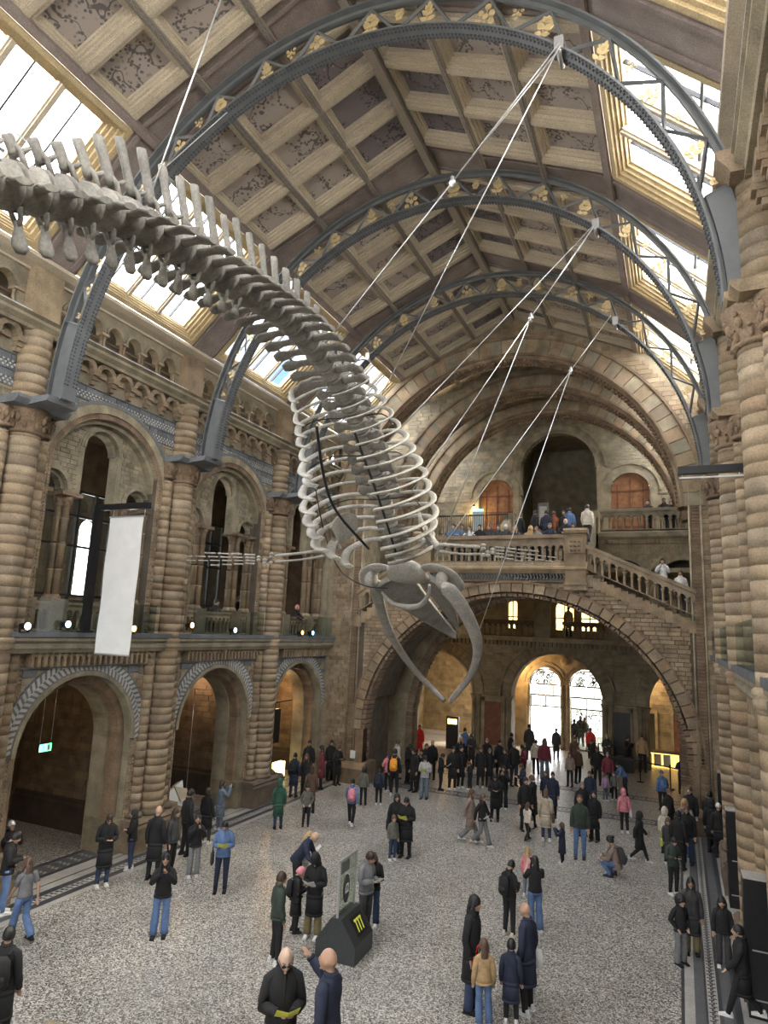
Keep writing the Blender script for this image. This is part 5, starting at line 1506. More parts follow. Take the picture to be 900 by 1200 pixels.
# shoulder blades
for e in (-1, 1):
    b = MB(); c0 = Vector((WX + e * 1.18, 14.1, 8.55)); n = 14
    P = []
    for k in range(n + 1):
        t = pi * .12 + pi * .76 * k / n; P.append(c0 + Vector((e * .10 * sin(t * 2) - e * .28 * sin(t), -.62 * cos(t) * .9, .72 * sin(t))) * (1 if k % 1 == 0 else 1))
    k0 = len(b.v)
    for th in (-.03, .03):
        b.v.append(tuple(c0 + Vector((th, 0, -.05)))); b.v.extend([tuple(p + Vector((th, 0, 0))) for p in P])
    m_ = n + 2
    for k in range(1, n + 1):
        b.face((k0, k0 + k, k0 + k + 1)); b.face((k0 + m_, k0 + m_ + k + 1, k0 + m_ + k)); b.face((k0 + k, k0 + k + 1, k0 + m_ + k + 1, k0 + m_ + k))
    b.tube([c0 + Vector((0, 0, .3)), c0 + Vector((e * .05, -.15, .0)), c0 + Vector((e * .1, -.1, -.12))], [.04, .07, .09], 8)
    o = b.build('shoulder_blade', M_BONE2, whale); o.location = wo
# skull: braincase, cheek wings, long tapering beak, and two bowed lower jaws
SKB = Vector((WX, 15.35, 8.1)); SKT = Vector((WX, 20.3, 6.35)); sdir = (SKT - SKB).normalized(); sup = Vector((1, 0, 0)).cross(sdir)
def S(x, y, z): return tuple(SKB + Vector((1, 0, 0)) * x + sdir * y + sup * z)
b = MB()
b.sphere((0, 0, 0), 1, 1, 1, 18, 12, fn=lambda x, y, z: S(x * .52 * (1 + .25 * abs(y)) * (1 + .12 * noise.noise(Vector((x, y, z)) * 2.5)), .45 + y * .55, z * .24 * (1 + .25 * noise.noise(Vector((x, y, z)) * 3)) + .05 - .12 * x * x)) ; b.build('braincase', M_BONE2, whale).location = wo
for e in (-1, 1):
    b = MB(); pts = [S(e * .35, .35, .05), S(e * .75, .25, .08), S(e * 1.1, .45, .02), S(e * 1.22, .85, -.10), S(e * .95, 1.2, -.06), S(e * .62, 1.35, 0)]
    n = 16; q = [cat(pts, 5 * j / n) for j in range(n + 1)]
    b.tube(q, [(.09 + .17 * sin(pi * j / n) * (1 + .3 * noise.noise(Vector((j * .4, e, 0)))), .055 + .03 * sin(pi * j / n)) for j in range(n + 1)], 9, ref=tuple(sup)); b.build('cheek_bone', M_BONE2, whale).location = wo
    b = MB(); b.sphere((0, 0, 0), 1, 1, 1, 12, 8, fn=lambda x, y, z, e=e: S(e * .98 + x * .17, .42 + y * .2, -.2 + z * .24)); b.build('jaw_joint', M_BONE2, whale).location = wo
b = MB()      # beak: two long plates meeting at a ridge
def beak(side_e):
    n = 20; k = len(b.v); cols = 6
    for i in range(n + 1):
        f = i / n; yy = .7 + 4.45 * f; wv = .95 * (1 - f) ** .62 + .05 if f < 1 else .03
        wv = .93 * (1 - f ** 1.5) + .04; gap = .05 + .05 * sin(pi * f)
        for j in range(cols + 1):
            g = j / cols; x = side_e * (gap + (wv - gap) * g); z = .10 - .42 * g * g * (1 - .6 * f) - .25 * sin(pi * f) * .0
            b.v.append(S(x, yy, z + .10 * (1 - f)))
        for j in range(cols + 1):
            g = 1 - j / cols; x = side_e * (gap + (wv - gap) * g); z = .10 - .42 * g * g * (1 - .6 * f) - (.10 if 0 < g < 1 else .06) * (1.3 - f) - .05
            b.v.append(S(x, yy, z + .10 * (1 - f)))
    m_ = 2 * (cols + 1)
    for i in range(n):
        for j in range(m_):
            j2 = (j + 1) % m_; b.face((k + i * m_ + j, k + i * m_ + j2, k + (i + 1) * m_ + j2, k + (i + 1) * m_ + j), .3, True)
    b.face(tuple(k + j for j in range(m_))); b.face(tuple(k + n * m_ + j for j in range(m_)))
beak(-1); beak(1); b.build('upper_jaw', M_BONE, whale).location = wo
JL = [(-7.45, 16.1, 7.72), (-7.68, 16.95, 7.15), (-7.74, 17.9, 6.38), (-7.55, 18.85, 5.58), (-7.05, 19.35, 4.9), (-6.46, 19.22, 4.46)]
JR = [(-5.22, 15.25, 7.62), (-4.98, 15.75, 7.22), (-4.84, 16.5, 6.62), (-4.92, 17.3, 6.04), (-5.45, 18.45, 5.32), (-6.32, 19.3, 4.46)]
for P in (JL, JR):
    n = 28; q = [cat(P, 5 * j / n) for j in range(n + 1)]
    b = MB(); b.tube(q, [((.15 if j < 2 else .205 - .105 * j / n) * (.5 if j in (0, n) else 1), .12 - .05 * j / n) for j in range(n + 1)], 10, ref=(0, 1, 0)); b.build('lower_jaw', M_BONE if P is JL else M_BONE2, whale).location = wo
# steel armature
def rod(pts, r=.022, name='support_rod', mat=M_BLACK):
    n = 16; q = [cat(pts, (len(pts) - 1) * j / n) for j in range(n + 1)]; b = MB(); b.tube(q, r, 6); b.build(name, mat, whale).location = wo
rod([(-7.0, 11.75, 10.73), (-7.2, 12.56, 9.79), (-7.2, 13.25, 9.13), (-7.0, 14.63, 8.45)], .035)
rod([(-6.1, 11.78, 10.56), (-6.05, 12.97, 9.43), (-6.2, 14.55, 8.28)], .03)
rod([(-7.6, 12.9, 9.6), (-7.85, 13.9, 8.7), (-7.7, 14.5, 7.9), (-7.2, 14.9, 7.55), (-6.6, 15.0, 7.5)], .015)
for yy in (12.2, 13.1, 14.0):
    for i in range(len(samp)):
        if samp[i][0] > yy: break
    Mx = frame_at(cum[i]); A = [Mx @ Vector(p) for p in ((-1.2, -.1, -.75), (-.8, -.05, -.28), (0, 0, -.25), (.8, -.05, -.28), (1.2, -.1, -.75))]
    rod([tuple(p + Vector((WX, 10, 0))) for p in A], .014)

# the bones grouped: skull and the two flippers are parts, their bones sub-parts
def regroup(name, names, test, label=None):
    e_ = empty(name, (0, 0, 0), label, parent=whale)
    for o in list(whale.children):
        if o is not e_ and o.name.split('.')[0] in names and test(o): o.parent = e_
regroup('skull', ('braincase', 'cheek_bone', 'jaw_joint', 'upper_jaw', 'lower_jaw', 'hyoid_bone'), lambda o: True, 'skull with two bowed lower jaws hanging open')
_cx = lambda o: sum(v.co.x for v in o.data.vertices) / len(o.data.vertices)
for nm, tst in (('flipper', lambda o: _cx(o) < WX), ('flipper', lambda o: _cx(o) > WX)):
    regroup(nm, ('humerus', 'radius_bone', 'ulna_bone', 'wrist_bones', 'finger_bone'), tst)

# ------------------------------------------------------------------ suspension cables
def cable(lab, runs, joints=()):
    root = empty('suspension_cable', runs[0][0], lab, 'cable', 'steel cables holding the skeleton'); off = -Vector(runs[0][0])
    for i, (a, c) in enumerate(runs):
        b = MB(); b.tube([a, c], .013, 5); o = b.build('wire', M_STEEL, root); o.location = off
    for j in joints:
        b = MB(); j = Vector(j); b.tube([j + Vector((0, 0, -.12)), j + Vector((0, 0, .12))], .035, 6); b.sphere(tuple(j), .07, .04, .07, 8, 5); o = b.build('coupling', M_STEEL, root); o.location = off
A1 = (-1.6, 10.25, 16.85); A2 = (-1.6, 15.9, 16.95); A3 = (-1.75, 21.5, 17.1)
E1 = (-11.05, 10.3, 16.75)
def lerp3(a, c, t): return tuple(a[i] + (c[i] - a[i]) * t for i in range(3))
W1 = (WX, 10.7, 11.95); W2 = (WX + .1, 12.7, 10.95); W3 = (WX + .9, 13.6, 9.6); W4 = (WX + .8, 15.6, 8.35); W5 = (-4.9, 17.0, 6.3)
j = lerp3(A1, W1, .42)
cable('paired steel cable from the largest truss down to the middle of the spine', [(tuple(A1[i] + (0, .05, 0)[i] for i in range(3)), j), (tuple(A1[i] + (0, -.05, 0)[i] for i in range(3)), lerp3(A1, W1, .40)), (j, W1)], [j])
cable('steel cable from the largest truss to the front of the rib cage', [(A1, W2)])
j = lerp3(A2, W3, .38)
cable('steel cable from the second truss that splits above the right ribs', [(A2, j), (lerp3(A2, (WX + .3, 15.3, 8.5), .02), j), (j, W3), (j, W4)], [j])
cable('steel cable from the second truss to the rear ribs', [(A2, (WX + .1, 13.2, 10.4))])
j = lerp3(A3, W4, .28)
cable('steel cable from the third truss down to the skull and the right jaw', [(A3, j), (j, W4), (j, W5), ], [j])
cable('steel cable from the left of the largest truss to the tail joints', [(E1, (WX, 5.6, 11.85)), (E1, (-9.0, 10.3, 17.9))])
cable('thin steel cable running up to the left from the tail', [((WX, 4.9, 11.6), (-12.5, 4.9, 16.6))])
cable('steel cable rising from the tail joints past the top edge of the photo', [((WX, 5.9, 11.9), (-6.2, 7.6, 19.9))])
# ------------------------------------------------------------------ hanging banner on its black bracket, and the one rolled up on the right
g = empty('banner_bracket', (-14.05, 12.6, 6.08), 'tall black metal bracket post holding the white banner out from the gallery', 'bracket')
b = MB(); b.box((-.07, -.09, 0), (.09, .09, 3.35)); b.build('post', M_BLACK, g)
b = MB(); b.box((-.05, -.06, 3.2), (1.75, .06, 3.36)); b.build('arm', M_BLACK, g)
b = MB(); b.box((-.12, -.14, 0), (.14, .14, .05)); b.build('base_plate', M_BLACK, g)
b = MB()
for x in (.55, 1.62): b.tube([(x, 0, 3.22), (x, 0, 3.02)], .012, 5)
b.build('hanging_wire', M_STEEL, g, kind='stuff')
b = MB(); k = 14
for i in range(k):          # gently waving cloth
    z0_, z1_ = 9.08 - 3.5 * i / k, 9.08 - 3.5 * (i + 1) / k; d0, d1 = .012 * sin(i * .9), .012 * sin((i + 1) * .9)
    b.hexa([(-13.60, 12.59 + d1, z1_), (-12.45, 12.59 - d1, z1_), (-12.45, 12.605 - d1, z1_), (-13.60, 12.605 + d1, z1_), (-13.60, 12.59 + d0, z0_), (-12.45, 12.59 - d0, z0_), (-12.45, 12.605 - d0, z0_), (-13.60, 12.605 + d0, z0_)])
hb = empty('hanging_banner', (-13.02, 12.6, 5.58), 'long plain white banner hanging from a black bracket over the left arcade', 'banner')
o = b.build('cloth', M_WHITE, hb); o.location = (13.02, -12.6, -5.58)
b = MB(); b.box((-.6, -.02, 3.49), (.6, .02, 3.53)); b.box((-.6, -.015, -.02), (.6, .015, .02)); b.build('batten', M_STEEL, hb)
g = empty('banner_bracket', (.95, 14.0, 9.78), 'dark metal arm with a white strip projecting from the right hand piers', 'bracket')
b = MB(); b.box((-.88, -.07, 0), (.35, .07, .15)); b.build('arm', M_BLACK, g)
b = MB(); b.box((-.86, -.025, -.09), (.3, .025, -.06)); b.build('white_strip', M_WHITE, g)
b = MB(); b.tube([(-.8, 0, -.07), (-.8, 0, .01)], .01, 5); b.tube([(.2, 0, -.07), (.2, 0, .01)], .01, 5); b.build('wire', M_STEEL, g, kind='stuff')

# ------------------------------------------------------------------ black display columns by the right hand piers
for (x0, y, lab) in ((.90, 14.85, 'tall black display column nearest the viewer at the right edge'), (.92, 20.2, 'tall black display column beside the second right pier'), (.97, 25.6, 'black display column beside the carved end pier of the bridge')):
    g = empty('display_column', (x0 + .3, y, 0), lab, 'display column', 'black display columns on the right')
    b = MB(); b.box((-.3, -.22, 0), (.3, .22, 2.28)); b.build('body', M_BLACK, g)
    b = MB(); b.box((-.3, -.22, 2.28), (.3, .22, 2.31)); b.build('pale_top', M_FPALE, g)
    b = MB(); b.box((-.2, -.235, 1.1), (.22, -.22, 1.12)); b.box((-.25, -.235, .3), (.25, -.22, .32)); b.build('edge_trim', M_STEEL, g)

# ------------------------------------------------------------------ donation box in the middle of the floor
def textmesh(s, size, mat, parent, M, name='lettering', bold=0.01, label=None):
    cu = bpy.data.curves.new(name, 'FONT'); cu.body = s; cu.size = size; cu.align_x = 'CENTER'; cu.align_y = 'CENTER'; cu.extrude = .003; cu.offset = bold
    o = bpy.data.objects.new(name, cu); COL.objects.link(o)
    dg = bpy.context.evaluated_depsgraph_get(); me = bpy.data.meshes.new_from_object(o.evaluated_get(dg)); bpy.data.objects.remove(o)
    me.materials.clear(); me.materials.append(mat)
    return inst(name, me, parent, M, label)
M_YEL = plain('yellow_print', (.75, .78, .10), .5, emit=(.7, .75, .1), es=.05)  # printed marks, with a faint glow added to the colour
M_DGREY = plain('dark_grey_panel', (.035, .04, .042), .45)
M_PERSP = glass('clear_acrylic', (.82, .88, .82), .14)
g = empty('donation_box', (-6.45, 13.2, 0), 'black wedge shaped donation box with a clear panel reading two pounds and yellow marks', 'donation box')
g.scale = (.70, .56, .80); g.rotation_euler = (0, 0, radians(2))
b = MB()
prof = [(-.62, 0), (.62, 0), (.62, .42), (.16, .98), (-.16, .98), (-.62, .42)]
k = len(b.v)
for y in (-.8, .8):
    for (x, z) in prof: b.v.append((x, y, z))
for i in range(6): b.face((i, (i + 1) % 6, 6 + (i + 1) % 6, 6 + i))
b.face(tuple(range(6))); b.face(tuple(reversed(range(6, 12)))); b.build('body', M_DGREY, g)
sl = Vector((-.46, 0, .56)).normalized()
nx = Vector((.56, 0, .46)).normalized()
Ms = Matrix((Vector((0, 1, 0)), sl, nx)).transposed().to_4x4(); Ms.translation = Vector((.39, .12, .70)) + nx * .012
b = MB(); b.box((-.42, -.24, -.01), (.42, .24, .008)); o = b.build('sloping_panel', M_BLACK, g); o.matrix_local = Ms
b = MB()
for q in range(3):
    x = -.28 + .2 * q
    b.box((x, .10, .01), (x + .17, .16, .016)); b.hexa([(x + .02, -.16, .01), (x + .07, -.16, .01), (x + .13, .10, .01), (x + .07, .10, .01), (x + .02, -.16, .016), (x + .07, -.16, .016), (x + .13, .10, .016), (x + .07, .10, .016)])
o = b.build('yellow_mark', M_YEL, g); o.matrix_local = Ms
b = MB(); b.box((.28, -.14, .01), (.34, .10, .016)); o = b.build('coin_slot', M_DGREY, g); o.matrix_local = Ms
b = MB(); b.box((-.012, -.68, .98), (.012, .68, 2.25)); b.build('clear_panel', M_PERSP, g)
b = MB(); b.box((-.03, -.74, .95), (.03, -.68, 2.29)); b.box((-.03, .68, .95), (.03, .74, 2.29)); b.box((-.03, -.74, 2.25), (.03, .74, 2.30)); b.build('panel_frame', M_STEEL, g)
b = MB(); b.tube([(-.016, -.05, 1.52), (.018, -.05, 1.52)], [(.24, .34)] * 2, 24, smooth=False, ref=(0, 0, 1)); b.build('price_disc', M_BLACK, g)
Mt = Matrix((Vector((0, 1, 0)), Vector((0, 0, 1)), Vector((1, 0, 0)))).transposed().to_4x4(); Mt.translation = Vector((.022, -.05, 1.52))
textmesh('\u00a32', .30, M_WHITE, g, Mt, 'price_lettering', .008)
b = MB(); b.box((.013, -.6, 1.95), (.02, .1, 2.22)); b.build('grey_patch', M_IRON, g)

# ------------------------------------------------------------------ exit sign, pendants, lights on the ledge
M_EXIT = plain('green_exit_light', (.1, .7, .3), .5, emit=(.12, .95, .38), es=2.2)
g = empty('exit_sign', (-15.6, 13.15, 3.0), 'small green illuminated running man exit sign hanging on two wires in the left arch', 'exit sign')
b = MB(); b.box((-.02, -.20, -.11), (.02, .20, .11)); b.build('housing', M_BLACK, g)
b = MB(); b.box((.02, -.185, -.095), (.026, .185, .095)); b.box((-.18, -.022, -.1), (.02, -.021, .1)) if 0 else None; b.build('lit_face', M_EXIT, g)
b = MB()
b.box((.026, .05, -.08), (.03, .15, .08)); b.sphere((.028, -.07, .055), .006, .02, .02, 8, 5)
b.tube([(.028, -.07, .03), (.028, -.05, -.01)], .014, 5); b.tube([(.028, -.05, -.01), (.028, -.10, -.06)], .009, 5); b.tube([(.028, -.05, -.01), (.028, -.01, -.05)], .009, 5); b.tube([(.028, -.07, .02), (.028, -.02, .01)], .008, 5); b.tube([(.028, -.07, .02), (.028, -.12, .01)], .008, 5)
b.build('pictogram', M_WHITE, g)
for y in (-.17, .17):
    b = MB(); b.tube([(0, y, .1), (0, y, 1.75)], .008, 5); b.build('hanging_wire', M_STEEL, g)
g = empty('pendant_wire', (-16, 19.54, .5), 'long thin grey wire hanging in the second left arch', 'wire'); b = MB(); b.tube([(0, 0, 0), (0, 0, 3.6)], .012, 5); b.build('wire', M_STEEL, g); b = MB(); b.tube([(0, 0, -.04), (0, 0, .02)], .03, 8); b.build('weight', M_STEEL, g)
for i, (y, z, mt_, col, lab) in enumerate(((10.95, 6.2, M_STRIP, (1, 1, 1), 'pale stage light at the left end of the first gallery ledge'), (12.08, 6.27, M_LAMPC, (.5, .8, 1), 'stage light glowing pale blue on the ledge left of the white banner'), (14.31, 6.2, M_LAMPY, (1, .8, .3), 'stage light glowing yellow on the ledge right of the white banner'),
    (16.75, 6.35, M_LAMPY, (1, .8, .3), 'flat yellow stage light at the left of the second gallery ledge'), (19.0, 6.23, M_LAMPC, (.6, 1, .9), 'stage light glowing green white on the second gallery ledge'), (23.5, 6.2, M_LAMPY, (1, .8, .4), 'stage light glowing yellow on the third gallery ledge'), (24.35, 6.2, M_LAMPC, (.4, .9, 1), 'stage light glowing blue on the third gallery ledge'))):
    g = empty('stage_light', (-14.08, y, z), lab, 'stage light', 'stage lights on the gallery ledges')
    b = MB(); b.tube([(-.2, 0, 0), (.02, 0, .01)], [.07, .10], 12, smooth=False); b.build('housing', M_BLACK, g)
    b = MB(); b.box((-.12, -.12, -.14), (-.06, -.10, .06)); b.box((-.12, .10, -.14), (-.06, .12, .06)); b.box((-.14, -.12, -.14), (-.04, .12, -.12)); b.build('yoke', M_BLACK, g)
    b = MB(); b.sphere((.025, 0, .01), .025, .085, .085, 12, 6); b.build('lens', mt_, g)
# folded white model by the second pier, lit yellow boxes and dark screen in the third arch
g = empty('folded_paper_display', (-15.2, 18.0, .02), 'angular folded white display standing behind people in the second left arch', 'display')
b = MB(); b.hexa([(-.2, -.42, 0), (.2, -.42, 0), (.2, .42, 0), (-.2, .42, 0), (-.1, -.38, 1.0), (.12, -.38, 1.1), (.12, .2, 1.32), (-.1, .2, 1.22)]); b.build('front_panel', M_WHITE, g)
b = MB(); b.hexa([(-.1, .1, .7), (.22, .1, .7), (.22, .5, .6), (-.1, .5, .6), (-.05, -.2, 1.15), (.15, -.2, 1.2), (.15, .42, 1.02), (-.05, .42, 1.0)]); b.build('folded_flap', M_CREAM, g)
for i, (y, h, lab) in enumerate(((24.2, .95, 'low yellow lit display box at the left of the third arch'), (25.3, .7, 'low yellow lit display box at the right of the third arch'))):
    g = empty('lit_display_box', (-15.9, y, 0), lab, 'display box'); b = MB(); b.box((-.12, -.32, .08), (.12, .32, h)); b.build('lit_front', plain('yellow_lit_panel_%d' % i, (.9, .8, .4), .5, emit=(1, .82, .4), es=1.6), g); b = MB(); b.box((-.16, -.36, 0), (.14, .36, .08)); b.build('base', M_BLACK, g)
g = empty('hanging_screen', (-15.4, 24.1, 1.7), 'tall narrow black screen hanging in the third left arch', 'screen')
b = MB(); b.box((-.05, -.22, 0), (.05, .22, 1.35)); b.build('panel', M_BLACK, g); b = MB(); b.tube([(0, -.9, 1.62), (0, 1.1, 1.62)], .03, 6); b.build('rail', M_BLACK, g); b = MB(); b.box((-.01, -.15, 1.35), (.01, -.13, 1.62)); b.box((-.01, .13, 1.35), (.01, .15, 1.62)); b.build('bracket', M_BLACK, g, kind='stuff')
# information kiosk and counter at the far end, rope barriers
M_CNT = plain('yellow_lit_counter', (.65, .42, .12), .5, emit=(1, .62, .15), es=.9)
g = empty('information_kiosk', (-12.0, 37.3, 0), 'black information kiosk with a small yellow screen left of the entrance', 'kiosk')
b = MB(); b.box((-.35, -.15, 0), (.35, .15, 1.75)); b.build('body', M_BLACK, g); b = MB(); b.box((-.26, -.17, 1.35), (.26, -.15, 1.62)); b.build('screen', M_LAMPY, g)
g = empty('service_counter', (-1.5, 38.9, 0), 'low yellow lit counter with dark top right of the entrance', 'counter')
b = MB(); b.box((-1.25, -.25, .05), (1.25, .25, .75)); b.build('lit_front', M_CNT, g); b = MB(); b.box((-1.3, -.3, .75), (1.3, .3, .82)); b.build('top', M_BLACK, g)
for x in (-.85, -.4, .05, .5):
    b = MB(); b.box((x, -.27, .1), (x + .35, -.25, .7)); b.build('front_panel', M_CREAM, g)
for i, (x, y, lab) in enumerate(((-3.2, 34.6, 'black barrier post left of the cycle rack'), (-1.9, 34.4, 'black barrier post before the lit counter'), (-.6, 33.6, 'black barrier post near the right bridge pier'), (.3, 33.3, 'black barrier post hidden beside the right bridge pier'))):
    g = empty('barrier_post', (x, y, 0), lab, 'barrier post', 'rope barrier posts'); b = MB(); b.lathe([(.17, 0), (.17, .03), (.03, .05)], n=14); b.build('foot', M_BLACK, g); b = MB(); b.lathe([(.028, .04), (.028, .95), (.045, .97), (.045, 1.03), (.02, 1.05)], n=10); b.build('post', M_BLACK, g)
    if i < 3:
        nx_ = ((-1.9, 34.4), (-.6, 33.6), (.3, 33.3))[i]; b = MB(); b.tube([(0, 0, .93), (nx_[0] - x, nx_[1] - y, .93)], [(.004, .03)] * 2, 4, smooth=False); b.build('belt', M_BLACK, g)
g = empty('exhibit_case', (-3.2, 36.6, 0), 'dark low exhibit case with curved frame right of the entrance', 'display case')
b = MB(); b.box((-.9, -.35, 0), (.9, .35, .7)); b.build('base', M_BLACK, g); b = MB()
for q in (-.8, 0, .8): b.tube([(q, -.3, .7), (q, -.25, 1.05), (q, 0, 1.2), (q, .25, 1.05), (q, .3, .7)], .02, 6)
b.tube([(-.8, 0, 1.2), (.8, 0, 1.2)], .02, 6); b.build('curved_frame', M_BLACK, g)
g = empty('notice_board', (-13.0, 27.05, 1.15), 'small white notice on the carved left pier of the bridge', 'notice'); b = MB(); b.box((-.12, -.52, -.16), (.12, -.50, .16)); b.build('sheet', M_WHITE, g); b = MB(); b.box((-.13, -.5, -.17), (.13, -.48, .17)); b.build('backing', M_BLACK, g)
g = empty('upper_notice', (-10.2, 35.4, 11.27), 'pale blue notice panel standing on the upper landing', 'notice'); b = MB(); b.box((-.3, -.02, .9), (.3, .02, 2.1)); b.build('sheet', plain('pale_blue_notice', (.45, .58, .66), .6), g); b = MB(); b.box((-.3, -.021, 2.0), (.3, .021, 2.12)); b.build('green_header', M_EXIT, g); b = MB(); b.box((-.03, -.03, 0), (.03, .03, .9)); b.build('post', M_BLACK, g)
g = empty('tall_stand', (-6.6, 35.7, 11.27), 'tall grey information column in the dark central arch of the upper landing', 'stand'); b = MB(); b.box((-.28, -.06, 0), (.28, .06, 2.4)); b.build('body', M_IRON, g); b = MB(); b.box((-.2, -.07, .4), (.2, -.06, 2.2)); b.build('text_panel', M_FPALE, g)
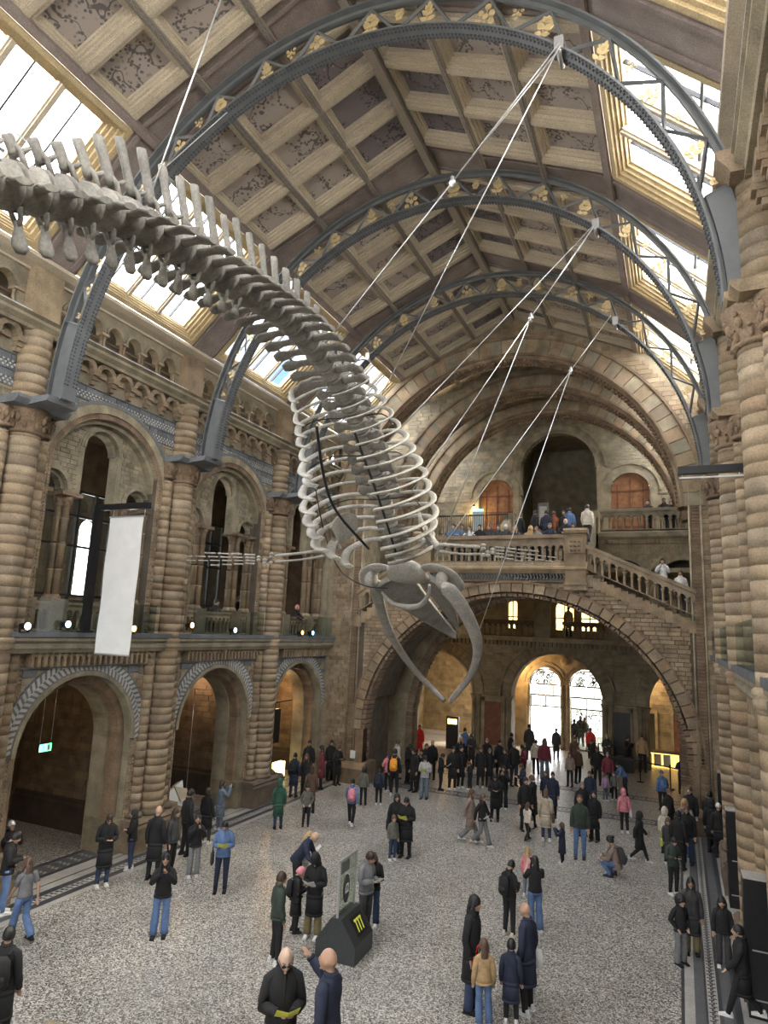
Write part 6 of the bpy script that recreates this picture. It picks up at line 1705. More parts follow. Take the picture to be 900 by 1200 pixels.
PEOPLE = [
(-4.27, 7.2, 1.155, 140, 1.8, 'read', 'bald -', 'coat black', 'slim darkblue', 'black', 'leaflet:yellow,glasses', 'bearded bald man with sunglasses on his head, black parka, holding a leaflet'),
(-3.72, 7.28, 1.155, 273, 1.8, 'point', 'bald -', 'jacket navy', 'slim darkblue', 'black', '', 'bald man in navy puffer jacket raising his right hand beside the black donation box'),
(-7.44, 12.18, 0, 38, 1.68, 'stand', 'short darkbrown', 'jacket darkgreen', 'slim black', 'white', '', 'man in dark green jacket standing left of the pink haired person'),
(-7.8, 13.49, 0, 49, 1.37, 'read', 'short pink', 'coat black', 'slim black', 'black', 'leaflet:yellow,backpack:black', 'pink haired person in long black coat reading a yellow leaflet'),
(-7.34, 13.47, 0, 171, 1.74, 'read', 'hood black', 'coat black', 'wide khaki', 'white', 'leaflet:white', 'hooded person in black coat and khaki trousers reading a white sheet'),
(-8.72, 15.02, 0, 79, 1.72, 'bend', 'bald -', 'jacket navy', 'slim black', 'black', '', 'bald man in navy coat bending over beside a blonde girl'),
(-8.78, 15.48, 0, 50, 1.45, 'read', 'long blonde', 'jacket lightgrey', 'slim beige', 'white', 'leaflet:white', 'blonde girl in pale grey top holding a folded white sheet'),
(-10.11, 11.9, 0, 144, 1.65, 'phone', 'long black', 'jacket black', 'wide blue', 'black', 'phone', 'woman in black top and flared blue jeans walking with a hand at her face'),
(-12.37, 10.4, 0, 280, 1.6, 'walk', 'long brown', 'tee grey', 'wide blue', 'black', '', 'long haired woman in grey tee and blue jeans at the left edge'),
(-9.64, 7.9, 0, 325, 1.75, 'stand', 'short black', 'coat black', 'slim black', 'black', 'backpack:black', 'person in black coat and backpack cut off at the bottom left corner'),
(-13.82, 11.08, 0, 38, 1.73, 'read', 'short black', 'jacket black', 'slim blue', 'white', 'phone', 'man in black top holding a phone at the left edge'),
(-14.88, 11.87, 0, 98, 1.6, 'phone', 'beanie white', 'jacket black', 'slim black', 'black', '', 'person in dark top and pale cap behind the man at the left edge'),
(-13.18, 13.26, 0, 125, 1.76, 'read', 'short darkbrown', 'coat black', 'slim darkblue', 'white', 'phone,glasses', 'man in sunglasses and long black coat standing on the left border'),
(-13.41, 14.4, 0, 237, 1.52, 'cross', 'long black', 'jacket black', 'slim darkblue', 'white', '', 'woman in short black jacket walking left past the second pier'),
(-12.47, 14.21, 0, 339, 1.78, 'stand', 'bald -', 'coat black', 'slim black', 'black', '', 'bald man in long black coat seen from behind near the second pier'),
(-12.31, 14.67, 0, 80, 1.66, 'stand', 'long darkbrown', 'jacket charcoal', 'slim black', 'black', '', 'dark haired woman in charcoal jacket right of the bald man in the long coat'),
(-12.95, 15.99, 0, 20, 1.8, 'stand', 'short black', 'jacket black', 'slim black', 'black', 'glasses', 'man in sunglasses and black sweater left of the grey coated woman'),
(-13.13, 17.1, 0, 2, 1.61, 'lookup', 'short darkbrown', 'coat black', 'slim charcoal', 'white', '', 'bearded man in black coat looking up beside the grey coated woman'),
(-13.62, 18.37, 0, 23, 1.52, 'phone', 'long darkbrown', 'coat greyblue', 'slim greyblue', 'white', 'phone', 'woman in long grey coat raising a phone with both hands'),
(-11.71, 14.87, 0, 136, 1.53, 'phone', 'short black', 'jacket black', 'wide grey', 'white', 'phone', 'person in black jacket and grey jeans raising a phone'),
(-10.49, 14.42, 0, 148, 1.73, 'read', 'short black', 'jacket blue', 'slim navy', 'black', 'leaflet:yellow,bag:charcoal', 'man in bright blue jacket holding a yellow green leaflet'),
(-12.11, 19.44, 0, 318, 1.57, 'stand', 'hood brown', 'coat green', 'slim darkblue', 'black', '', 'person in green hooded coat seen from behind'),
(-11.48, 20.17, 0, 150, 1.36, 'pockets', 'beanie black', 'jacket khakigrey', 'slim black', 'black', '', 'boy in grey jacket and black cap with hands in pockets'),
(-13.8, 23.11, 0, 350, 1.66, 'stand', 'short black', 'coat navy', 'slim navy', 'black', 'backpack:black', 'man in navy coat with black backpack by the third pier'),
(-14.41, 25.24, 0, 150, 1.8, 'stand', 'short black', 'coat black', 'slim black', 'black', '', 'tall person in black standing behind the woman with a white collar'),
(-13.37, 23.28, 0, 160, 1.65, 'stand', 'long brown', 'coat black', 'slim black', 'black', '', 'woman in black coat with white collar near the third arch'),
(-12.16, 21.59, 0, 320, 1.62, 'stand', 'long darkbrown', 'coat brown', 'slim black', 'black', '', 'woman in long dark brown coat seen from behind near the third arch'),
(-13.52, 24.76, 0, 241, 1.75, 'stand', 'long black', 'coat maroon', 'slim black', 'black', '', 'woman in maroon coat by the left wall'),
(-14.0, 26.43, 0, 132, 1.69, 'stand', 'short black', 'coat black', 'slim black', 'black', '', 'man in long black coat left of the bridge pier'),
(-13.32, 25.78, 0, 112, 1.67, 'read', 'short brown', 'coat black', 'slim black', 'black', '', 'person in black coat, left one of the pair by the bridge pier'),
(-13.52, 26.77, 0, 173, 1.48, 'read', 'short black', 'coat black', 'slim black', 'white', 'phone', 'person in black coat, right one of the pair by the bridge pier'),
(-11.05, 23.61, 0, 345, 1.39, 'stand', 'curly black', 'jacket khakigrey', 'slim black', 'black', '', 'person with large curly black hair in grey jacket'),
(-10.22, 20.98, 0, 340, 1.53, 'walk', 'short black', 'jacket blue', 'slim black', 'white', 'backpack:pink', 'child with a pink backpack and blue jacket'),
(-10.56, 23.93, 0, 347, 1.34, 'stand', 'short black', 'jacket navy', 'slim black', 'white', 'backpack:navy', 'child in navy jacket with a navy backpack'),
(-10.63, 25.56, 0, 348, 1.81, 'stand', 'short black', 'jacket black', 'slim black', 'white', 'backpack:orange', 'person with an orange backpack'),
(-11.06, 25.94, 0, 306, 1.62, 'cross', 'long darkbrown', 'jacket pink', 'slim black', 'white', '', 'person with a pink sleeve beside the orange backpack'),
(-7.92, 19.32, 0, 147, 1.71, 'stand', 'long black', 'coat black', 'slim darkblue', 'black', 'bag:black', 'woman in black coat with shoulder bag behind the boy in khaki'),
(-7.5, 19.13, 0, 178, 1.73, 'read', 'short black', 'coat black', 'slim black', 'black', 'leaflet:yellow', 'man in open black coat holding a leaflet beside the boy in khaki'),
(-7.75, 18.73, 0, 137, 1.26, 'stand', 'short brown', 'jacket khakigrey', 'slim darkblue', 'white', '', 'boy in khaki jacket between two adults in black'),
(-12.6, 33.54, 0, 159, 1.7, 'stand', 'short darkbrown', 'coat red', 'slim black', 'black', '', 'person in bright red coat under the bridge'),
(-14.72, 30.93, 0, 335, 1.7, 'stand', 'short black', 'tee lightgrey', 'slim black', 'black', '', 'person in white top under the left end of the bridge'),
(-14.22, 31.17, 0, 336, 1.68, 'stand', 'short black', 'coat black', 'slim darkblue', 'black', '', 'person in black coat in the middle of the trio under the bridge'),
(-13.92, 31.54, 0, 337, 1.75, 'stand', 'short black', 'jacket black', 'wide blue', 'black', '', 'person in black jacket and blue jeans under the bridge'),
(-13.72, 33.55, 0, 127, 1.68, 'stand', 'hood grey', 'jacket grey', 'slim black', 'black', '', 'person in grey hood beside the carved inner pier'),
(-11.7, 28.38, 0, 37, 1.68, 'stand', 'short brown', 'jacket cream', 'slim black', 'black', '', 'person in cream jacket behind the orange backpack'),
(-10.95, 27.86, 0, 98, 1.68, 'read', 'long black', 'jacket black', 'slim black', 'black', '', 'person in black with pale face near the orange backpack'),
(-10.18, 26.59, 0, 209, 1.72, 'stand', 'short black', 'coat black', 'slim black', 'black', 'backpack:black', 'man in black coat with backpack right of the orange backpack'),
(-9.4, 25.76, 0, 169, 1.7, 'read', 'long black', 'jacket lightgrey', 'wide greyblue', 'black', 'leaflet:yellow', 'woman in grey top reading a yellow leaflet in the crowd'),
(-10.04, 27.03, 0, 169, 1.65, 'phone', 'short black', 'jacket black', 'slim black', 'black', 'phone', 'person in black jacket photographing with a phone left of the grey topped woman'),
(-10.27, 28.25, 0, 150, 1.7, 'stand', 'short brown', 'jacket black', 'slim black', 'black', '', 'person in black behind the woman with the yellow leaflet'),
(-10.32, 29.17, 0, 170, 1.72, 'stand', 'short blonde', 'jacket black', 'slim black', 'black', '', 'fair haired person in black near the red coat'),
(-9.32, 27.47, 0, 81, 1.52, 'read', 'short black', 'jacket black', 'slim black', 'black', 'leaflet:white', 'man in black jacket with white stripes reading a sheet'),
(-8.93, 27.87, 0, 157, 1.77, 'stand', 'short black', 'coat black', 'slim black', 'white', '', 'man in black with white shoes left of the crowd centre'),
(-8.73, 28.36, 0, 132, 1.76, 'stand', 'short black', 'coat black', 'slim black', 'white', '', 'tall man in black puffer coat with white shoes'),
(-8.28, 28.26, 0, 223, 1.2, 'read', 'long brown', 'jacket black', 'slim black', 'white', '', 'child in black jacket beside the tall man in the black puffer'),
(-8.03, 28.98, 0, 164, 1.72, 'stand', 'long brown', 'coat black', 'slim black', 'white', '', 'woman with pale fur collar and black coat'),
(-7.75, 29.36, 0, 155, 1.62, 'stand', 'short grey', 'coat black', 'slim black', 'black', '', 'man in plain black coat right of the fur collar woman'),
(-9.61, 31.11, 0, 142, 1.7, 'stand', 'long blonde', 'jacket black', 'slim black', 'black', '', 'blonde person in black near the lit counter'),
(-9.48, 32.52, 0, 183, 1.7, 'read', 'long brown', 'coat charcoal', 'slim black', 'black', '', 'woman in dark coat with crossed arms near the lit counter'),
(-10.24, 33.85, 0, 344, 1.72, 'stand', 'short black', 'jacket blue', 'slim black', 'black', '', 'person in blue jacket by the lit counter'),
(-8.5, 31.72, 0, 165, 1.66, 'stand', 'short grey', 'coat black', 'slim black', 'black', '', 'person in black suit jacket by the red door panel'),
(-7.82, 31.34, 0, 125, 1.7, 'stand', 'short black', 'coat black', 'slim black', 'black', '', 'person in black below the red door panel'),
(-7.15, 29.71, 0, 186, 1.62, 'stand', 'short brown', 'jacket black', 'slim black', 'black', '', 'person in dark jacket behind the large man'),
(-6.84, 30.08, 0, 137, 1.89, 'stand', 'short grey', 'jacket black', 'slim navy', 'black', '', 'large man in black sweatshirt in the crowd centre'),
(-7.86, 33.88, 0, 46, 1.7, 'stand', 'short black', 'coat black', 'slim black', 'black', '', 'person in dark coat left of the doorway'),
(-6.64, 31.16, 0, 237, 1.66, 'read', 'long black', 'jacket maroon', 'slim black', 'black', '', 'woman in maroon top right of the large man'),
(-5.84, 27.27, 0, 237, 1.55, 'read', 'short brown', 'jacket navy', 'slim black', 'black', '', 'person in navy coat below the woman in maroon'),
(-7.54, 36.72, 0, 349, 1.84, 'stand', 'short black', 'coat charcoal', 'slim black', 'black', '', 'tall figure in dark coat against the glowing doorway jamb'),
(-5.86, 31.94, 0, 0, 1.9, 'stand', 'long brown', 'jacket maroon', 'wide greyblue', 'black', '', 'long haired person in reddish top walking into the light'),
(-6.28, 37.67, 0, 170, 1.67, 'stand', 'short black', 'coat charcoal', 'slim charcoal', 'black', '', 'figure silhouetted in the bright entrance doorway'),
(-6.5, 33.2, 0, 359, 1.6, 'stand', 'short black', 'jacket cream', 'slim black', 'black', '', 'person in cream top near the bright doorway'),
(-6.18, 24.28, 0, 170, 1.66, 'read', 'long black', 'coat black', 'slim black', 'black', 'phone', 'woman in long black coat looking at her phone'),
(-6.31, 26.04, 0, 176, 1.59, 'phone', 'long black', 'jacket black', 'wide black', 'white', '', 'woman in black trousers behind the woman with the phone'),
(-6.27, 21.5, 0, 83, 1.62, 'walk', 'long brown', 'coat taupe', 'wide grey', 'white', '', 'woman in taupe coat walking beside her friend'),
(-5.84, 21.33, 0, 104, 1.58, 'walk', 'long brown', 'jacket black', 'wide grey', 'white', 'leaflet:white', 'woman in black jacket and grey trousers walking with a white paper'),
(-5.0, 23.76, 0, 148, 1.75, 'stand', 'short black', 'coat black', 'slim black', 'black', '', 'man in dark green coat behind the cream sweater'),
(-4.85, 24.2, 0, 288, 1.75, 'cross', 'short brown', 'coat black', 'slim black', 'black', '', 'man in black coat behind the woman in the cream sweater'),
(-4.7, 22.66, 0, 18, 1.2, 'walk', 'bob brown', 'jacket cream', 'slim black', 'black', 'bag:cream', 'person in cream sweater and black trousers with a tote'),
(-4.17, 22.99, 0, 0, 1.61, 'stand', 'bob brown', 'coat beige', 'slim darkblue', 'white', 'bag:brown', 'woman in long beige coat seen from behind'),
(-4.84, 26.72, 0, 179, 1.49, 'stand', 'long brown', 'jacket navy', 'slim black', 'black', '', 'person in navy jacket behind the beige coat'),
(-4.45, 25.9, 0, 170, 1.62, 'stand', 'short black', 'coat navy', 'slim black', 'black', 'bag:cream', 'person in dark navy coat with a pale tote'),
(-3.35, 21.04, 0, 280, 1.17, 'phone', 'pony brown', 'coat navy', 'slim black', 'white', 'phone', 'small girl in navy coat holding out a phone'),
(-2.94, 21.79, 0, 172, 1.83, 'lookup', 'short brown', 'jacket darkgreen', 'slim blue', 'charcoal', '', 'man in dark green sweater and pale blue jeans'),
(-2.75, 23.78, 0, 193, 1.57, 'lookup', 'long black', 'coat black', 'wide black', 'brown', '', 'woman in long black coat and brown boots looking up'),
(-3.19, 24.26, 0, 162, 1.75, 'stand', 'short grey', 'coat black', 'slim black', 'black', '', 'man in black coat with fur collar behind the green sweater'),
(-1.95, 25.34, 0, 345, 1.46, 'stand', 'hood black', 'jacket pink', 'slim black', 'white', 'bag:white', 'person in pink patterned fleece with a pale bag'),
(-1.31, 22.44, 0, 86, 1.43, 'walk', 'hood black', 'coat black', 'slim black', 'white', 'phone', 'person in black hooded coat striding right with a phone'),
(-1.93, 20.73, 0, 274, 1.68, 'crouch', 'bun black', 'jacket taupe', 'slim blue', 'charcoal', 'backpack:charcoal', 'woman in taupe puffer crouching on the floor with a backpack'),
(-5.95, 42.09, 0, 352, 1.7, 'stand', 'short black', 'jacket charcoal', 'slim black', 'black', '', 'person in charcoal jacket at the right entrance door'),
(-5.78, 43.45, 0, 12, 1.78, 'stand', 'short black', 'coat black', 'slim black', 'black', '', 'tall person in black at the right entrance door'),
(-5.47, 43.01, 0, 353, 1.75, 'stand', 'short brown', 'jacket brown', 'slim black', 'black', '', 'person in brown jacket at the right entrance door'),
(-4.68, 39.23, 0, 354, 1.65, 'stand', 'short brown', 'jacket red', 'slim black', 'black', '', 'person in red jacket at the right entrance door'),
(-4.97, 35.08, 0, 151, 1.68, 'stand', 'long brown', 'jacket brown', 'slim black', 'black', '', 'person in brown jacket right of the light path'),
(-4.65, 31.47, 0, 191, 1.5, 'stand', 'long brown', 'jacket taupe', 'slim black', 'black', '', 'child in taupe jacket beside the light path'),
(-4.43, 32.36, 0, 142, 1.62, 'stand', 'short brown', 'jacket brown', 'slim black', 'black', '', 'person in brown fleece right of the light path'),
(-4.06, 35.01, 0, 233, 1.7, 'read', 'short brown', 'coat black', 'slim black', 'black', 'leaflet:white', 'person in black coat with a white leaflet near the right door'),
(-3.6, 32.58, 0, 183, 1.68, 'stand', 'short brown', 'jacket black', 'slim black', 'black', '', 'person in black between the two entrance pillars'),
(-3.58, 36.67, 0, 174, 1.75, 'cross', 'short blonde', 'jacket charcoal', 'slim black', 'black', '', 'fair man in charcoal top before the dark doorway'),
(-3.05, 31.44, 0, 174, 1.68, 'stand', 'short grey', 'jacket maroon', 'slim black', 'black', '', 'grey haired person in dusky red top'),
(-3.31, 27.35, 0, 183, 1.55, 'stand', 'short brown', 'jacket navy', 'slim navy', 'black', '', 'child in navy and red jacket'),
(-2.98, 29.68, 0, 144, 1.12, 'stand', 'pony brown', 'jacket lilac', 'slim greyblue', 'white', '', 'small girl in lilac jacket'),
(-2.67, 30.03, 0, 184, 1.16, 'stand', 'short brown', 'jacket khakigrey', 'slim black', 'white', '', 'small child in grey jacket beside the lilac girl'),
(-2.33, 31.19, 0, 245, 1.47, 'bend', 'short black', 'jacket blue', 'slim black', 'black', '', 'man in blue jacket bending forward'),
(-2.64, 36.67, 0, 115, 1.72, 'phone', 'short black', 'coat black', 'slim black', 'black', '', 'person in black behind the railing'),
(-1.93, 36.94, 0, 7, 1.9, 'stand', 'short brown', 'jacket tan', 'slim black', 'black', '', 'person in tan jacket seen from behind by the counter'),
(-0.12, 33.04, 0, 179, 1.59, 'phone', 'short black', 'jacket navy', 'slim black', 'black', '', 'person in navy top standing by the rope barrier'),
(0.2, 39.0, 0, 190, 1.72, 'stand', 'short brown', 'coat black', 'slim black', 'black', '', 'person in black coat beside the right bridge pier'),
(-0.83, 29.36, 0, 338, 1.52, 'stand', 'beanie grey', 'jacket blue', 'slim black', 'black', 'backpack:blue', 'person in grey cap with a bright blue backpack'),
(-0.53, 25.2, 0, 128, 1.7, 'stand', 'short brown', 'coat black', 'slim black', 'black', '', 'person in black coat left of the photographer in grey'),
(0.13, 25.51, 0, 200, 1.78, 'stand', 'short brown', 'jacket black', 'slim black', 'black', '', 'man in black jacket behind the grey sleeve'),
(-0.04, 23.81, 0, 189, 1.72, 'phone', 'long blonde', 'jacket grey', 'wide blue', 'charcoal', '', 'woman in grey jacket raising both arms'),
(0.01, 23.0, 0, 185, 1.7, 'stand', 'short brown', 'jacket black', 'wide darkblue', 'charcoal', 'glasses', 'person in glasses and black jacket with dark blue jeans'),
(-0.63, 23.74, 0, 18, 1.4, 'stand', 'hood cream', 'jacket cream', 'slim black', 'black', '', 'person in big cream hooded puffer jacket'),
(-0.52, 22.76, 0, 168, 1.34, 'stand', 'long brown', 'coat charcoal', 'slim black', 'white', 'bag:yellow', 'woman in dark coat carrying a yellow bag'),
(-0.23, 22.37, 0, 19, 1.65, 'stand', 'pony black', 'coat black', 'slim black', 'black', '', 'woman with black ponytail in black coat seen from behind'),
(-0.36, 20.21, 0, 148, 1.47, 'read', 'short black', 'jacket darkgreen', 'slim black', 'white', 'phone', 'person in olive green parka looking at a phone'),
(0.7, 25.13, 0, 21, 1.78, 'walk', 'short black', 'coat black', 'slim black', 'white', '', 'man in black walking away on the right border'),
(0.73, 24.66, 0, 11, 1.63, 'stand', 'hood black', 'coat black', 'slim black', 'black', '', 'person in black hooded coat on the right border'),
(0.92, 24.24, 0, 7, 1.61, 'stand', 'beanie white', 'coat black', 'slim black', 'black', '', 'person in black coat and pale hat by the dark panel'),
(-0.19, 16.16, 0, 139, 1.37, 'pockets', 'curly black', 'jacket black', 'wide grey', 'black', '', 'curly haired woman in black jacket and grey trousers on the right border'),
(0.03, 16.77, 0, 175, 1.55, 'stand', 'long black', 'coat charcoal', 'wide khaki', 'black', '', 'tall woman in long charcoal coat walking arm in arm'),
(0.61, 16.49, 0, 182, 1.39, 'stand', 'long black', 'jacket black', 'wide charcoal', 'white', '', 'young woman in black coat over a pink top at the right border'),
(0.81, 14.54, 0, 273, 1.55, 'walk', 'short black', 'coat black', 'slim black', 'white', '', 'person in black striding in from the right edge'),
(-3.56, 12.47, 0, 94, 1.9, 'stand', 'long black', 'coat black', 'wide darkblue', 'black', 'bag:red', 'woman with long black hair in black coat holding a red item'),
(-3.25, 12.13, 0, 334, 1.37, 'stand', 'long brown', 'jacket tan', 'wide blue', 'white', '', 'girl in tan jacket and blue jeans seen from behind'),
(-2.85, 12.42, 0, 353, 1.35, 'stand', 'short black', 'coat navy', 'slim black', 'white', '', 'boy in navy quilted coat seen from behind'),
(-2.67, 12.85, 0, 288, 1.8, 'stand', 'bald black', 'coat navy', 'slim black', 'white', 'bag:white', 'balding man in dark navy coat facing the woman with long hair'),
(-3.65, 15.67, 0, 26, 1.58, 'read', 'short black', 'jacket black', 'slim black', 'cream', 'backpack:black', 'man in black with a black backpack bearing a yellow tag'),
(-3.17, 16.13, 0, 328, 1.61, 'phone', 'long black', 'tee black', 'wide blue', 'white', 'phone', 'woman in short black top and blue jeans lifting a phone'),
(-3.75, 18.09, 0, 8, 1.21, 'stand', 'long blonde', 'jacket pink', 'slim greyblue', 'white', '', 'child in pink jacket beyond the woman lifting a phone'),
(-6.44, 14.14, 0, 105, 1.75, 'read', 'short darkbrown', 'jacket grey', 'slim charcoal', 'white', 'leaflet:white', 'man in grey checked jacket behind the donation box'),
(-6.48, 14.6, 0, 166, 1.6, 'read', 'long brown', 'jacket black', 'wide darkblue', 'white', 'leaflet:yellow', 'woman in black top and jeans holding papers behind the donation box'),
(-8.86, 27.15, 9.52, 180, 1.68, 'rail', 'short black', 'jacket blue', 'slim charcoal', 'black', '', 'person in blue leaning on the bridge rail, first from the left'),
(-8.51, 27.15, 9.53, 170, 1.66, 'rail', 'short black', 'jacket greyblue', 'slim charcoal', 'black', '', 'person in grey blue leaning on the bridge rail, second from the left'),
(-8.12, 27.15, 9.49, 185, 1.62, 'rail', 'long brown', 'jacket white', 'slim charcoal', 'black', '', 'person in white leaning on the bridge rail'),
(-7.7, 27.15, 9.46, 180, 1.68, 'rail', 'short black', 'jacket black', 'slim charcoal', 'black', '', 'person in sunglasses and black leaning on the bridge rail'),
(-7.25, 27.15, 9.46, 190, 1.66, 'rail', 'short brown', 'jacket charcoal', 'slim charcoal', 'black', '', 'person in dark top leaning on the bridge rail'),
(-6.88, 27.15, 9.45, 175, 1.66, 'rail', 'short brown', 'jacket darkgreen', 'slim charcoal', 'black', '', 'person in dark green leaning on the bridge rail'),
(-6.55, 27.15, 9.43, 180, 1.68, 'rail', 'beanie white', 'jacket charcoal', 'slim charcoal', 'black', '', 'person in pale cap leaning on the bridge rail'),
(-6.11, 27.15, 9.42, 200, 1.64, 'rail', 'long blonde', 'jacket charcoal', 'slim charcoal', 'black', '', 'fair haired person leaning on the middle of the bridge rail'),
(-5.54, 27.15, 9.4, 170, 1.64, 'rail', 'long blonde', 'jacket tan', 'slim charcoal', 'black', '', 'person in tan scarf leaning on the bridge rail'),
(-5.26, 27.15, 9.4, 185, 1.6, 'rail', 'short brown', 'jacket grey', 'slim charcoal', 'black', '', 'person in grey leaning on the bridge rail'),
(-4.73, 27.15, 9.43, 180, 1.7, 'rail', 'short brown', 'jacket navy', 'slim charcoal', 'black', '', 'person in navy leaning on the bridge rail'),
(-4.08, 27.15, 9.54, 185, 1.75, 'rail', 'bald -', 'jacket black', 'slim charcoal', 'black', '', 'bald man in black leaning on the bridge rail near its stone post'),
(-3.81, 27.15, 9.44, 180, 1.66, 'rail', 'short black', 'jacket black', 'slim charcoal', 'black', '', 'person in black next to the bald man at the bridge rail'),
(-6.27, 28.5, 10.1, 20, 1.72, 'stand', 'short black', 'jacket black', 'slim charcoal', 'black', '', 'person in black walking along the bridge behind the rail'),
(-5.69, 28.8, 10.27, 40, 1.74, 'stand', 'short black', 'jacket black', 'slim charcoal', 'black', '', 'person in white and black on the bridge behind the rail'),
(-5.2, 28.8, 10.27, 0, 1.72, 'stand', 'short black', 'jacket navy', 'slim charcoal', 'black', '', 'person in navy top on the bridge seen from behind'),
(-4.9, 29.0, 10.32, 0, 1.66, 'stand', 'short brown', 'jacket rust', 'slim charcoal', 'black', '', 'person in rust red top on the bridge'),
(-4.43, 28.8, 10.26, 180, 1.7, 'stand', 'short black', 'jacket black', 'slim charcoal', 'black', '', 'person in black on the bridge beside the blue jacket'),
(-4.21, 28.8, 10.32, 0, 1.78, 'stand', 'short black', 'jacket blue', 'slim charcoal', 'black', '', 'tall person in blue jacket on the bridge'),
(-3.4, 28.3, 10.33, 0, 1.76, 'walk', 'short black', 'jacket cream', 'slim charcoal', 'black', '', 'person in pale trousers and cream jacket by the upper steps'),
(-1.17, 32.5, 11.27, 180, 1.75, 'rail', 'short black', 'jacket charcoal', 'slim charcoal', 'black', '', 'left one of three people at the upper gallery rail'),
(-0.47, 32.5, 11.32, 180, 1.75, 'rail', 'short black', 'jacket black', 'slim charcoal', 'black', '', 'middle one of three people at the upper gallery rail'),
(-0.18, 32.5, 11.23, 180, 1.7, 'rail', 'short black', 'jacket black', 'slim charcoal', 'black', '', 'right one of three people at the upper gallery rail'),
(-0.52, 27.3, 8.02, 180, 1.65, 'phone', 'long black', 'jacket white', 'slim charcoal', 'black', '', 'person in white raising an arm on the right flight of stairs'),
(0.09, 27.3, 7.56, 180, 1.65, 'stand', 'short brown', 'jacket white', 'slim charcoal', 'black', '', 'person in white lower down the right flight of stairs'),
(-15.36, 19.3, 5.66, 90, 1.7, 'rail', 'short black', 'jacket black', 'slim charcoal', 'black', '', 'person in black at the second left gallery bay'),
(-15.77, 21.2, 5.87, 90, 1.7, 'rail', 'short brown', 'jacket black', 'slim charcoal', 'black', '', 'person in black at the edge of the second left gallery bay'),
(-15.09, 24.4, 5.72, 90, 1.7, 'rail', 'short pink', 'jacket black', 'slim charcoal', 'black', '', 'person with ruddy face at the third left gallery bay'),
(-5.78, 38.9, 6.5, 0, 1.75, 'stand', 'short black', 'jacket tan', 'slim charcoal', 'black', '', 'silhouetted figure at the lit window of the far gallery')]
# ------------------------------------------------------------------ people
SKINS = {'a': (.50, .33, .24), 'b': (.44, .27, .19), 'c': (.36, .21, .13), 'd': (.56, .39, .30)}
CL = dict(black=(.012, .012, .014), navy=(.018, .024, .05), darkblue=(.03, .05, .10), blue=(.10, .17, .33), greyblue=(.13, .17, .22), grey=(.17, .175, .185),
          lightgrey=(.42, .42, .44), white=(.66, .66, .66), cream=(.55, .50, .42), beige=(.42, .36, .28), tan=(.42, .29, .15), khaki=(.20, .16, .08), khakigrey=(.13, .13, .11),
          charcoal=(.045, .045, .05), taupe=(.24, .18, .15), brown=(.10, .06, .04), darkbrown=(.04, .025, .018), blonde=(.42, .29, .14), pink=(.60, .22, .27), red=(.60, .03, .03),
          maroon=(.16, .03, .045), rust=(.28, .09, .04), green=(.03, .09, .06), darkgreen=(.035, .05, .04), lilac=(.42, .28, .45), orange=(.75, .30, .03), yellow=(.55, .60, .08))
_pm = {}
def cloth(colname, rough=.85):
    if ('c', colname) not in _pm: _pm[('c', colname)] = plain('cloth_' + colname, CL[colname], rough, 0, .18, 9, bump=.3)
    return _pm[('c', colname)]
def hairm(colname):
    if ('h', colname) not in _pm: _pm[('h', colname)] = plain('hair_' + colname, CL[colname], .5, 0, .3, 40, bump=.5)
    return _pm[('h', colname)]
def skinm(k):
    if ('s', k) not in _pm: _pm[('s', k)] = plain('skin_' + k, SKINS[k], .55, 0, .06, 12, vcol='tint')
    return _pm[('s', k)]
M_TMP = plain('person_base', (.3, .3, .3))
POSES = {
 'stand':  dict(arms=[((.05, -.02, -.29), (.06, .05, -.55)), ((.05, -.03, -.29), (.07, .06, -.54))]),
 'pockets': dict(arms=[((.10, -.06, -.26), (.0, .10, -.46)), ((.10, -.06, -.26), (.0, .10, -.46))]),
 'walk':   dict(arms=[((.05, .10, -.27), (.03, .27, -.46)), ((.05, -.14, -.25), (.06, -.16, -.52))], legs=((.27, .02), (-.22, .16))),
 'read':   dict(arms=[((.06, .02, -.29), (-.08, .26, -.27)), ((.06, .02, -.29), (-.08, .28, -.24))], head=-.45),
 'phone':  dict(arms=[((.08, .14, -.22), (-.10, .36, .06)), ((.08, .15, -.21), (-.12, .36, .05))], head=.15),
 'lookup': dict(arms=[((.05, -.02, -.29), (.06, .05, -.55)), ((.05, -.03, -.29), (.07, .06, -.54))], head=.5),
 'cross':  dict(arms=[((.07, .06, -.27), (-.20, .24, -.27)), ((.07, .06, -.27), (-.22, .21, -.22))]),
 'point':  dict(arms=[((.05, -.02, -.29), (.02, .12, -.50)), ((.12, .22, -.10), (.06, .40, .10))], head=.1),
 'bend':   dict(arms=[((.05, .10, -.27), (.0, .28, -.42)), ((.05, .10, -.27), (.0, .28, -.42))], lean=.6, head=-.3),
 'rail':   dict(arms=[((.10, .18, -.20), (-.06, .38, -.28)), ((.10, .18, -.20), (-.10, .38, -.28))], lean=.25, head=.1),
 'crouch': dict(arms=[((.06, .10, -.26), (-.06, .32, -.30)), ((.06, .10, -.26), (-.06, .32, -.26))], crouch=True, lean=.25),
}
